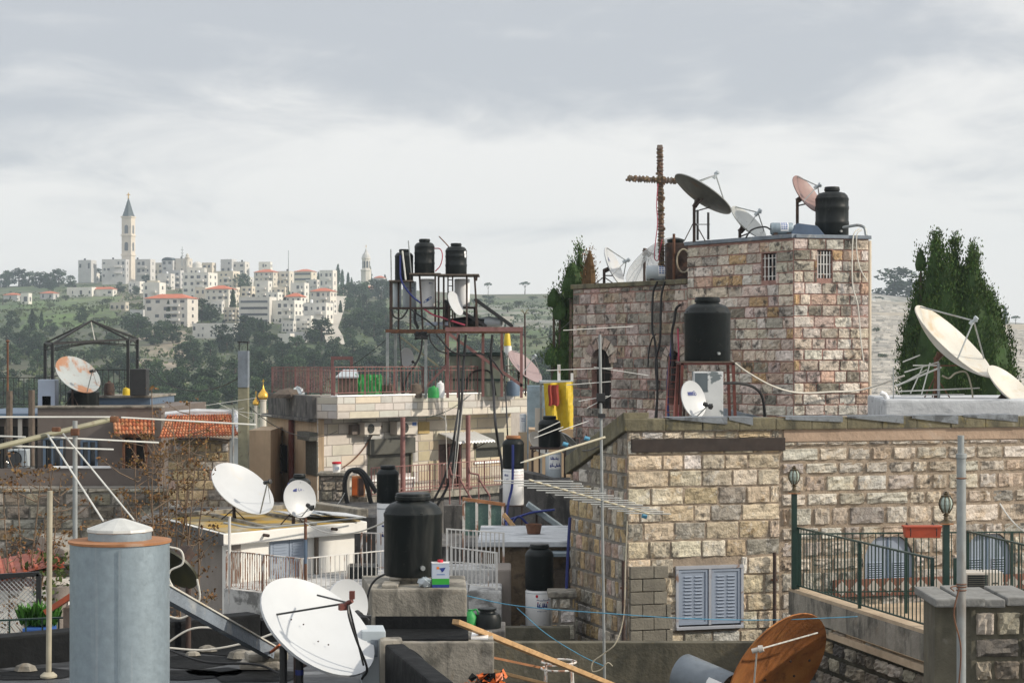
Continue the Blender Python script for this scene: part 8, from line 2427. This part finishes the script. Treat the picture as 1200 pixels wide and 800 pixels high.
pg = thing('pergola', 'black steel pergola frame with an open pitched top on the roof terrace', 'pergola', PZ(108, 64, ZT))
ps = [(53, 62.3, 402), (61.5, 60.6, 403), (150, 62.8, 398), (161, 64.4, 397)]
for px, D, y in ps: MB().bar(PZ(px, D, ZT), P(px, y, D), .09).build('post', M['black_steel'], pg)
ap = P(106.5, 376, 62.5)
tops = [P(px, y, D) for px, D, y in ps]
for q in tops: MB().bar(q, ap, .06).build('rafter', M['black_steel'], pg)
for i, j in ((0, 3), (1, 2), (0, 1), (2, 3)):
 a, b = tops[i], tops[j]
 MB().bar(a, b, .05).build('beam', M['black_steel'], pg)
 a2, b2 = a - Vector((0, 0, .22)), b - Vector((0, 0, .22)); mid = (a + b) / 2 - Vector((0, 0, .06))
 MB().tube(smoothpts([a2, mid, b2], 6), .02, 5).build('arch_rail', M['black_steel'], pg)
 for k in range(1, 8): MB().bar(a.lerp(b, k / 8), a.lerp(b, k / 8) - Vector((0, 0, .16 - .3 * (.25 - (k / 8 - .5) ** 2))), .018).build('picket', M['black_steel'], pg)
MB().tube([ap, P(111, 398, 62)], .012, 5).build('cord', M['cable_white'], pg)
rt, inf = dish('rust eaten dish above the black tank under the pergola', (70, 420.5), (113, 456.5), 60, .5, M['dish_rusty'], ZT, 1, 1, feed='arm', depth=.11, mback=M['dish_back'], focus=.35)
water_tank('low black tank under the rust eaten dish on the left terrace', 97.5, 452, 478, 37, 60.8, base_z=ZT, lugs=False)
for lab, px, w_, y0, m_ in (('dark cabinet at the right end of the pergola terrace', 161.5, 19, 432, 'black_steel'), ('pale blue plastic chair stack beside the pergola post', 66, 20, 444, 'grey_print'), ('black bin beside the low tank on the left terrace', 66, 12, 462, 'tank')):
 MB().box2((X(px - w_ / 2, 61.5), 61.5 if px > 100 else 60.2, (zp(463, 62) if px > 100 else ZT)), (X(px + w_ / 2, 61.5), 62.1 if px > 100 else 60.7, zp(y0, 61.5))).build('terrace_box', M[m_], label=lab, cat='box', bevel=.03)
for lab, px, y0, y1, D, r_, m_ in (('grey wooden post left of its twin on the roof edge', 11, 458, 520, 57, .1, 'wood_old'), ('grey wooden post right of its twin on the roof edge', 37, 457, 512, 57, .1, 'wood_old'), ('rusty rod with a ball top at the far left', 9, 400, 460, 57, .03, 'rust')):
 o = MB().tube([P(px, y1, D), P(px, y0, D)], r_, 6);
 if r_ < .05: o.lathe([(0, -.06), (.07, 0), (0, .07)], 8, Matrix.Translation(P(px, y0, D)))
 o.tube([PZ(px, D, zp(549, 56)), P(px, y1, D)], r_ * .9, 6); o.build('roof_post', M[m_], label=lab, cat='post', group='posts on the left roof')
rh = thing('tiled_house', 'low stone house with an orange red tiled roof behind the dry shrubs', 'house', PZ(235, 53, -14))
f = MB(); tile_roof(f, P(186, 514, 52.6), P(283, 511, 52.6), P(274, 486, 55.5), P(196, 487, 55.5), 26, 9, seed=4); f.build('roof', M['tile'], rh)
f = MB(); f.tube([P(194, 487.5, 55.5), P(230, 484, 55.5), P(275, 484.5, 55.5), P(282, 506, 53)], .13, 6); f.build('ridge_flashing', M['whitewash'], rh)
MB().box2((X(197, 53.3), 53.3, -14), (X(268, 53.3), 56, zp(514, 52.8) - .05)).build('core', M['mortar_grey'], rh)
f = MB(); stones(f, PZ(197, 53.3, -7.2), (1, 0, 0), S(71, 53.3), zp(516, 53) + 7.2, .27, .25, .5, .03, .03, (), PAL_SIDE + [((.5, .38, .22), 5)], .012, nx=3, ny=3); f.build('facing', M['stone_house'], rh)
MB().box2((X(268, 53.3) + .01, 53.4, zp(548, 53)), (X(281, 53.3), 54, zp(514, 53))).build('white_door', M['enamel_grey'], rh)
fl = thing('steel_flue', 'tall square sheet steel flue with an open frame top', 'chimney', PZ(285, 50, -14))
MB().box2((X(279.5, 50), 49.9, -14), (X(291, 50), 50.2, zp(454, 50))).build('lower_shaft', M['boom'], fl, bevel=.01)
MB().box2((X(279.3, 50), 49.88, zp(454, 50) + .003), (X(291.2, 50), 50.22, zp(411, 50))).build('upper_shaft', M['membrane'], fl, bevel=.01)
for px in (280.3, 290.2):
 for y in (49.9, 50.2): MB().bar(PZ(px, y, zp(411, 50)), PZ(px, y, zp(401, 50)), .025).build('corner_rod', M['black_steel'], fl)
MB().box2((X(279, 50), 49.87, zp(401.5, 50)), (X(291.5, 50), 50.23, zp(400, 50))).build('cap', M['black_steel'], fl)
MB().box2((X(291, 66), 66, -14), (X(317, 66), 70, zp(504, 66))).build('beige_annex', M['plaster_beige'], label='plain beige annex left of the clad house below the gold domes', cat='annex')
for lab, a, b, D, y, m_, dep in (('grey back roof between the tiled house and the white room', 150, 300, 47, 612, 'concrete_dark', 5), ('dark roof below the clad house side wall', 285, 440, 56, 606, 'concrete_dark', 6)):
 MB().box2((X(a, D), D, -14), (X(b, D), D + dep, zp(y, D))).build('low_house', M[m_], label=lab, cat='house')
ly = thing('yard_house', 'white walled lean to with a red sheet roof at the lower left', 'house', PZ(35, 31, -14))
MB().box2((X(-30, 31), 31, -14), (X(62, 31), 33.2, zp(692, 31))).build('wall', M['plaster_white'], ly)
f = MB(); q = [P(-30, 683, 30.6), P(76, 660, 30.6), P(63, 641, 33.5), P(-30, 661, 33.5)]
f.poly(q); f.poly([p - Vector((0, 0, .06)) for p in q][::-1])
for k in range(8): f.bar(q[0].lerp(q[1], (k + .5) / 8) + Vector((0, 0, .03)), q[3].lerp(q[2], (k + .5) / 8) + Vector((0, 0, .03)), .05)
f.build('roof', M['red_sheet'], ly)
MB().bar(P(60, 632, 33), P(92, 652, 31.5), .5, .25).build('parapet', M['concrete'], ly, bevel=.03)
MB().box2((X(62, 33), 33, -14), (X(140, 33), 36, zp(660, 33))).build('back_wall', M['concrete_dark'], ly)
yd = MB().prism([(X(-80, 19), 18.6), (X(96, 19), 18.6), (X(96, 30.5), 30.5), (X(-80, 30.5), 30.5)], -14, -4.6).build('yard_floor', M['concrete_dark'], ly)
MB().box2((X(-30, 20.2), 19.9, -4.6), (X(92, 20.2), 20.9, zp(752, 20.2))).build('planting_ledge', M['concrete_dark'], ly, bevel=.03)
fe = thing('mesh_fence', 'black framed chain link fence panel in the lower left yard', 'fence', PZ(20, 21, -3.1))
for a, b in ((P(-8, 675, 21), P(46, 672, 21)), (P(45.5, 672, 21), P(45.5, 752, 21)), (P(-8, 748, 21), P(46, 747, 21))): MB().bar(a, b, .05).build('frame', M['black_steel'], fe)
f = MB()
for k in range(-12, 14):
 for s in (1, -1):
  a0, a1 = k * 5.5, k * 5.5 + s * 74
  c0, c1 = max(-8, min(46, a0)), max(-8, min(46, a1))
  if c0 == c1: continue
  f.tube([P(c0, 674 + abs(c0 - a0), 21), P(c1, 674 + abs(c1 - a0), 21)], .0045, 3, cap=False)
f.build('wire_mesh', M['pipe'], fe)
railing('garden_railing', 'low green railing in front of the potted greenery', [P(-8, 752, 19.5), P(88, 748, 19.5)], .22, M['green_steel'], .14, .009, .014, low=.03, group='green terrace railings')
pl = thing('potted_plant', 'strappy bright green plant in a blue trough behind the fence', 'plant', P(40, 745, 20.4))
MB().box2(P(26, 752, 20.2), Vector((X(56, 20.2), 20.6, zp(736, 20.2)))).build('trough', M['blue_paint'], pl, bevel=.01)
f = MB(); rng = random.Random(5)
for k in range(900):
 a = rng.uniform(0, 6.28); c = P(rng.uniform(27, 64), 738 - rng.uniform(0, 6), 20.4 + rng.uniform(-.12, .12)); l = rng.uniform(.1, .27)
 d = Vector((math.cos(a) * .45, math.sin(a) * .3, 1)).normalized(); k2 = rng.uniform(.6, 1.5)
 leaf(f, c + d * l * .6, l * .26, (k2 * .9, k2, k2 * .8), rng, 2.6, d * 3)
f.build('leaves', M['leaf_pot'], pl)
tb = thing('climber_tub', 'round grey tub with a ragged yellow flowered climber', 'plant', P(68, 725, 22.5))
c = PZ(68, 22.5, zp(722, 22.5)); MB().lathe([(0, -.9), (.1, -.9), (.12, .2), (.15, .36), (.13, .36), (0, .3)], 18, Matrix.Translation(c)).build('tub', M['plaster_grey'], tb, smooth=True)
f = MB()
for k in range(150): k2 = rng.uniform(.6, 1.4); leaf(f, c + Vector((rng.gauss(0, .13), rng.gauss(0, .1), rng.uniform(.2, .75))), .07, (k2 * (2.2 if rng.random() < .12 else 1), k2, k2 * .7), rng)
f.build('foliage', M['leaf_olive'], tb)
kn = thing('small_hut', 'little red roofed hut half hidden by the galvanised cylinder', 'hut', P(78, 745, 18.9))
MB().box2(P(74, 752, 19), Vector((X(98, 19), 19.5, zp(712, 19)))).build('wall', M['panel_grey'], kn)
MB().bar(P(62, 712, 18.85), P(96, 690, 18.85), .7, .05).build('roof', M['red_sheet'], kn)
Zd = -2.62
fr = thing('tar_roof_building', 'near flat roofed building with worn tar roof and black parapet', 'building', Vector((-3, 14, -14)))
p0, p1, p2 = PZ(-60, 15.9, 0), PZ(306, 17.67, 0), PZ(432, 17.9, 0)
MB().prism([(-7.5, 9), (-.7, 9), (-.7, 13), (-1.05, 17.9), p2.to_2d(), p1.to_2d(), p0.to_2d(), (-7.5, 15.5)], -14, Zd).build('deck', M['tar_roof'], fr)
f = MB()
for a, b, h in ((p0, p1, .26), (p1, p2, .2)):
 d = (b - a).normalized(); n_ = Vector((-d.y, d.x, 0)) * .24
 MB().prism([a, b - d * .003, b - d * .003 + n_, a + n_], -4, Zd + h).build('parapet', M['bitumen'], fr, bevel=.02)
f.prism([(-1.0, 15.0), (-.55, 13.2), (-.4, 13.24), (-.85, 15.05)], Zd - .5, Zd + .38)
f.build('parapet', M['bitumen'], fr, bevel=.02)
MB().prism([(-1.04, 15.06), (-.86, 15.1), (-.88, 15.3), (-1.06, 15.26)], Zd + .0, Zd + .4).build('parapet_end', M['concrete'], fr, bevel=.03)
gf = thing('flue_cylinder', 'big galvanised cylinder with a rusty collar and shallow cone cap', 'flue', PZ(140.5, 12, Zd))
T = Matrix.Translation(PZ(140.5, 12, 0)); r = S(115, 12) / 2; z0 = zp(635, 12)
MB().lathe([(r, Zd), (r, z0)], 64, T).build('shell', M['galv'], gf, smooth=True)
MB().lathe([(r * .98, z0 - .006), (r * 1.035, z0), (r * 1.035, z0 + .014), (r * .6, z0 + .02)], 64, T).build('collar', M['rust_rim'], gf, smooth=True)
rc = S(75, 12) / 2
MB().lathe([(rc * .98, z0 + .018), (rc * .98, z0 + .075)], 48, T).build('neck', M['galv'], gf, smooth=True)
MB().lathe([(rc * 1.0, z0 + .066), (rc * 1.04, z0 + .072), (rc * 1.02, z0 + .088), (rc * .5, z0 + .125), (rc * .16, z0 + .148), (0, z0 + .152)], 12, T).build('cone_cap', M['galv_cap'], gf)
MB().bar(PZ(140.5, 12 - r, Zd) - Vector((0, .003, 0)), PZ(140.5, 12 - r, z0 - .02) - Vector((0, .003, 0)), .012, .006).build('seam', M['galv'], gf)
o = MB().tube([PZ(57, 15.7, Zd), P(58.5, 575, 15.7)], .023, 12); o.lathe([(.07, 0), (.07, .02), (.035, .05)], 12, Matrix.Translation(PZ(57, 15.7, Zd))); o.build('steel_post', M['pipe_tan'], label='free standing tan steel post left of the galvanised cylinder', cat='post', smooth=True)
rt, inf = dish('dark olive dish half hidden behind the galvanised cylinder', (178, 648), (229, 684), 17, .6, M['dish_dark'], Zd, 1, -1, feed=None, depth=.1, tripod=False)
for lab, pts in (('white cable curling off the dark olive dish', [(196, 640), (212, 645), (214, 660), (200, 668), (198, 678), (204, 690)]), ('white cable dropping in a loop below the dark olive dish', [(231, 678), (234, 700), (226, 716), (212, 724), (198, 722)]), ('white cable lying across the tar roof', [(190, 757), (220, 738), (245, 735), (270, 741), (300, 745)]), ('white cable running along the black parapet foot', [(190, 758), (240, 761), (290, 752), (330, 738)])):
 cable('cable', lab, 'cable', [P(a, b, 16.6) for a, b in pts], .009, M['cable_white'], 'white cables on the tar roof')
cable('cable', 'black cable lying over the tar roof left of the big white dish', 'cable', [P(190, 758, 16.2), P(240, 775, 15.8), P(300, 778, 15.6), P(330, 790, 15)], .011, M['cable'], 'black cables on the tar roof')
ch = thing('steel_channel', 'long blue grey steel channel slanting from the cylinder down to the roof', 'steel beam', P(315, 770, 16.3))
a, b = P(185, 690, 13.6), P(317, 764, 16.0)
MB().bar(a, b, .07, .1).build('web', M['membrane'], ch)
for s in (-1, 1): MB().bar(a + Vector((.035 * s, 0, .053)), b + Vector((.035 * s, 0, .053)), .028, .012).build('flange', M['dish_cream'], ch)
MB().lathe([(0, 0), (.025, 0), (.025, .02), (0, .025)], 8, axis_M(b + Vector((0, -.06, -.01)), (0, -1, 0))).build('bolt', M['rust_dark'], ch)
for k in (0, 1): MB().box(PZ(306 + 6 * k, 16.1, Zd + .05 + .07 * k), (.34, .22, .07), .3 * k).build('rough_stone', M['concrete'], label=('lower' if k == 0 else 'upper') + ' rough flat stone under the end of the steel channel', cat='stone', bevel=.02)
cable('hose', 'short orange hose looped over the end of the steel channel', 'hose', [P(300, 757, 15.9), P(306, 750, 15.9), P(314, 755, 15.9), P(316, 764, 15.9), P(328, 755, 15.7)], .013, M['orange'])
rt, inf = dish('biggest white dish in the foreground with four small bolt holes', (313, 688), (433, 778), 15, .39, M['dish_white'], Zd, 1, 1, feed=None, depth=.1, mback=M['dish_back'], tripod=False)
hp = P(408, 706, 14.6)
f = MB()
for q in (P(322, 720, 14.9), P(372, 697, 15.1), P(426, 779, 14.85)): f.tube([q, hp], .008, 6)
f.tube(smoothpts([hp, P(409, 722, 14.55), P(418, 750, 14.6), P(430, 782, 14.8), P(424, 795, 14.9)], 5), .01, 6)
f.build('feed_arm', M['black_steel'], rt, smooth=True)
f = MB(); f.lathe([(0, .045), (.016, .045), (.02, 0), (.012, -.04), (0, -.045)], 12, axis_M(hp, (.7, -.5, .4))); f.box(hp + Vector((-.04, 0, -.03)), (.06, .05, .05), .4); f.box(hp + Vector((.03, 0, .06)), (.04, .05, .06)); f.build('feed_head', M['red_steel'], rt)
f = MB()
for x, y in ((335, 734), (358, 728), (363, 764), (384, 756)): f.lathe([(0, 0), (.006, 0), (.006, .008), (0, .009)], 8, axis_M(inf['V'] + (P(x, y, 15) - inf['V']) - inf['n'] * ((P(x, y, 15) - inf['V']).dot(inf['n']) - .035), inf['n']))
f.build('bolt', M['rust_dark'], rt)
for lab, px, y in (('thick black support pole left of its neighbour under the biggest dish', 332, 756), ('second support pole with blue tape under the biggest dish', 351, 768)):
 po = thing('support_pole', lab, 'pole', PZ(px, 14.75, Zd), 'support poles under the biggest dish')
 MB().tube([PZ(px, 14.75, Zd), P(px, y, 14.75)], .03, 12).build('shaft', M['black_steel'], po, smooth=True)
 if px > 340: MB().tube([P(px, 784, 14.75), P(px, 790, 14.75)], .033, 12).build('tape', M['cable_blue'], po, smooth=True)
rt, inf = dish('smaller white dish partly hidden behind the biggest white dish', (402, 680), (412, 738), 19.5, .72, M['dish_white'], -4.6, 1, 1, feed='arm', depth=.08, tripod=False)
ca = thing('metal_cabinet', 'white metal cabinet standing behind the right rim of the biggest dish', 'cabinet', PZ(441, 15.4, Zd))
MB().prism([PZ(424, 15.25, 0).to_2d(), PZ(452, 15.25, 0).to_2d(), PZ(449, 15.6, 0).to_2d(), PZ(422, 15.6, 0).to_2d()], Zd, zp(739, 15.25)).build('casing', M['enamel_grey'], ca, bevel=.008)
MB().box2((X(434, 15.2), 15.235, zp(770, 15.2)), (X(442, 15.2), 15.247, zp(750, 15.2))).build('vent', M['membrane'], ca)
D = 13
ae = aerial('rooftop_aerial', 'large near yagi aerial on a grey pole with long pale rods at the left', (P(-12, 526, 12.6), P(135, 490, 13.6)), [(P(-12, 488.5, 13.2), P(130, 488.5, 13.5)), (P(142, 489, 13.5), P(300, 497.5, 13.9)), (P(-12, 510.5, 13), P(30, 512, 13)), (P(56, 512, 13), P(186, 518.5, 13.4)), (P(14, 522.5, 12.8), P(133, 526.5, 13.1)), (P(56, 509, 13), P(121, 610, 12.2)), (P(74, 508, 13), P(157, 609, 12.5))], 'boom', 'alu', .019, .0062, mast=(PZ(88, 13, Zd), P(88, 493, 13)), rm=.017)
for x, y, r_ in ((134, 491, .05), (88, 506, .06), (66, 503, .04)): MB().box(P(x, y, 12.97), (.055, .05, r_ * .8)).build('clamp', M['rust'], ae, bevel=.008)
aerial('rooftop_aerial', 'small distant aerial with thin rods beside the steel flue', None, [(P(240, 475, 48), P(300, 466, 48.3)), (P(265, 480, 48), P(318, 487, 48)), (P(268, 483, 48), P(286, 478, 48)), (P(255, 472, 48), P(292, 490, 48.3))], mast=(P(273, 600, 48), P(273, 478, 48)), rm=.03)
def dry_plant(label, D, z0, stems, seed):
 rng = random.Random(seed)
 rt = thing('dry_plant', label, 'dry plant', PZ(stems[0][0], D, z0), 'dry brown shrubs')
 st, hd = MB(), MB()
 for (px0, px1, yt) in stems:
  a, b = PZ(px0, D + rng.uniform(-.6, .6), z0), P(px1, yt, D + rng.uniform(-.6, .6))
  pts = [a.lerp(b, k / 6) + Vector((rng.uniform(-.05, .05), rng.uniform(-.05, .05), 0)) * (k > 0) for k in range(7)]
  st.tube(pts, [.028 - .0035 * k for k in range(7)], 5)
  tips = [b]
  for _ in range(13):
   q = a.lerp(b, rng.uniform(.3, .98)); e = q + Vector((rng.gauss(0, .3), rng.gauss(0, .25), rng.uniform(.05, .45)))
   st.tube([q, (q + e) / 2 + Vector((0, 0, -.04)), e], [.011, .008, .005], 4); tips.append(e)
  for e in tips:
   for _ in range(rng.randint(9, 18)):
    k = rng.uniform(.6, 1.7); leaf(hd, e + Vector((rng.gauss(0, .07), rng.gauss(0, .07), rng.gauss(0, .035))), .055, (k, k * rng.uniform(.8, 1.05), k * .8), rng)
 st.build('stem', M['dry_stem'], rt); hd.build('seed_heads', M['dry'], rt)
dry_plant('tall dry brown shrub in front of the tiled house right part', 34, -6, [(205, 222, 470), (200, 178, 455), (212, 205, 492), (225, 240, 520), (190, 190, 520), (215, 228, 545), (232, 210, 530), (198, 168, 505)], 3)
dry_plant('dry brown shrub left of the taller one in front of the old stone wall', 33, -6, [(168, 160, 540), (160, 140, 575), (176, 182, 530), (150, 165, 590), (185, 196, 560)], 4)
dry_plant('sparse dry shrub at the far left in front of the balcony', 31, -6, [(30, 22, 545), (28, 45, 555), (35, 60, 548), (12, 6, 560), (30, 74, 560)], 8)
MB().box2((X(-60, 36.5), 36.2, -14), (X(190, 36.5), 46, -6.3)).build('low_house', M['concrete_dark'], label='dark low roof behind the lower left yard', cat='house')
rng = random.Random(31)
f = MB()
for (px, py, s) in ((230, 775, .5), (270, 762, .4), (215, 790, .35), (300, 792, .45), (40, 790, .4), (255, 788, .3)):
 D_ = 2.62 * F / (py - HZ); c = PZ(px, D_, Zd + .006)
 f = MB(); f.poly([c + Vector((s * rng.uniform(.7, 1.1) * math.cos(R(40 * k)), s * .8 * rng.uniform(.7, 1.1) * math.sin(R(40 * k)), .0)) for k in range(9)]); f.build('tar_patch', M['bitumen'], fr)
for k, (px, py, w_) in enumerate(((243, 764, .09), (282, 772, .12), (226, 769, .07), (30, 787, .1))):
 D_ = 2.62 * F / (py - HZ); c = PZ(px, D_, Zd + .003)
 lab = ('broken stone chip near the middle of the tar roof', 'larger stone chip beside the steel channel end on the tar roof', 'tiny stone chip close to the galvanised cylinder', 'stone chip beside the foot of the tan steel post')[k]
 MB().lathe([(0, 0), (w_, .01), (w_ * .8, w_ * .5), (w_ * .3, w_ * .7), (0, w_ * .7)], 6, Matrix.Translation(c) @ Matrix.Diagonal((1, .7, 1, 1))).build('stone_chip', M['concrete'], label=lab, cat='stone', group='stone chips on the tar roof')
WS = [('thin black wire crossing from the steel flue to the clad house', (285, 470, 50), (395, 505, 63.4), .5, 'cable'), ('thin black wire from the pergola to the steel flue', (161, 420, 64), (284, 440, 50), .7, 'cable'), ('thin grey wire from the logo dish to the clad house balcony', (352, 565, 42), (405, 575, 62), .6, 'pipe'),
  ('thin wire from the framed black tank to the mast', (655, 500, 50), (706, 520, 26.6), .3, 'cable'), ('thin wire from the tower wing down to the clad house scaffold', (690, 350, 51.5), (612, 392, 67.4), .5, 'cable'), ('thin pale wire hanging across the front of the stone house', (1172, 590, 29.5), (1200, 622, 28), .05, 'cable_white'),
  ('long thin wire running from the hill side down to the scaffold', (342, 462, 70.5), (456, 395, 67.4), .25, 'cable'), ('pale wire from the rusty railing pole to the biggest tank', (358, 612, 37.8), (470, 600, 24.2), .25, 'cable_white')]
for lab, a, b, sg, m_ in WS: cable('wire', lab, 'wire', catenary(P(*a), P(*b), sg), .012, M[m_], 'thin overhead wires', 5)
for lab, px, y0, y1, D_, w_, m_ in (('grey sack on the roof terrace left of the green shed', 487, 463, 448, 67.2, .45, 'wood_old'), ('white plastic canister on the roof terrace by the pink leg', 516, 463, 446, 67, .3, 'enamel'), ('green bottle crate on the roof terrace by the pink leg', 508, 463, 452, 66.9, .4, 'tarp_green'), ('blue barrel at the right end of the roof terrace', 601, 460, 444, 70.2, .5, 'blue_dark'), ('dark chair shape at the right end of the pergola terrace', 128, 474, 446, 62.6, .35, 'rust_dark'), ('yellow canister beside the dark cabinet on the pergola terrace', 148, 466, 453, 62.8, .25, 'tarp_yellow')):
 z0 = ZR + .05 if px > 300 else zp(466, 62) + .002
 c = PZ(px, D_, z0)
 h_ = zof(y1, D_) - z0
 MB().lathe([(0, 0), (w_ * .5, .01), (w_ * .52, h_ * .5), (w_ * .42, h_ * .85), (w_ * .15, h_ * .92), (w_ * .13, h_), (0, h_)], 14, Matrix.Translation(c)).build('canister' if 'canister' in lab or 'barrel' in lab else 'bundle', M[m_], label=lab, cat=lab.split()[1], smooth=True)
cable('pipe_run', 'grey water pipe running along the foot of the white room roof', 'pipe', [P(262, 612, 39.6), P(300, 618, 39.9), P(350, 614, 40.9), P(425, 606, 42.6)], .02, M['pipe'])
MB().box2(PZ(405, 41.2, tz + .002), Vector((PZ(440, 41.2, 0).x, 42, zp(664, 41.2)))).build('storage_bin', M['tank'], label='long black storage bin on the terrace behind the plain white railing', cat='bin', bevel=.04)
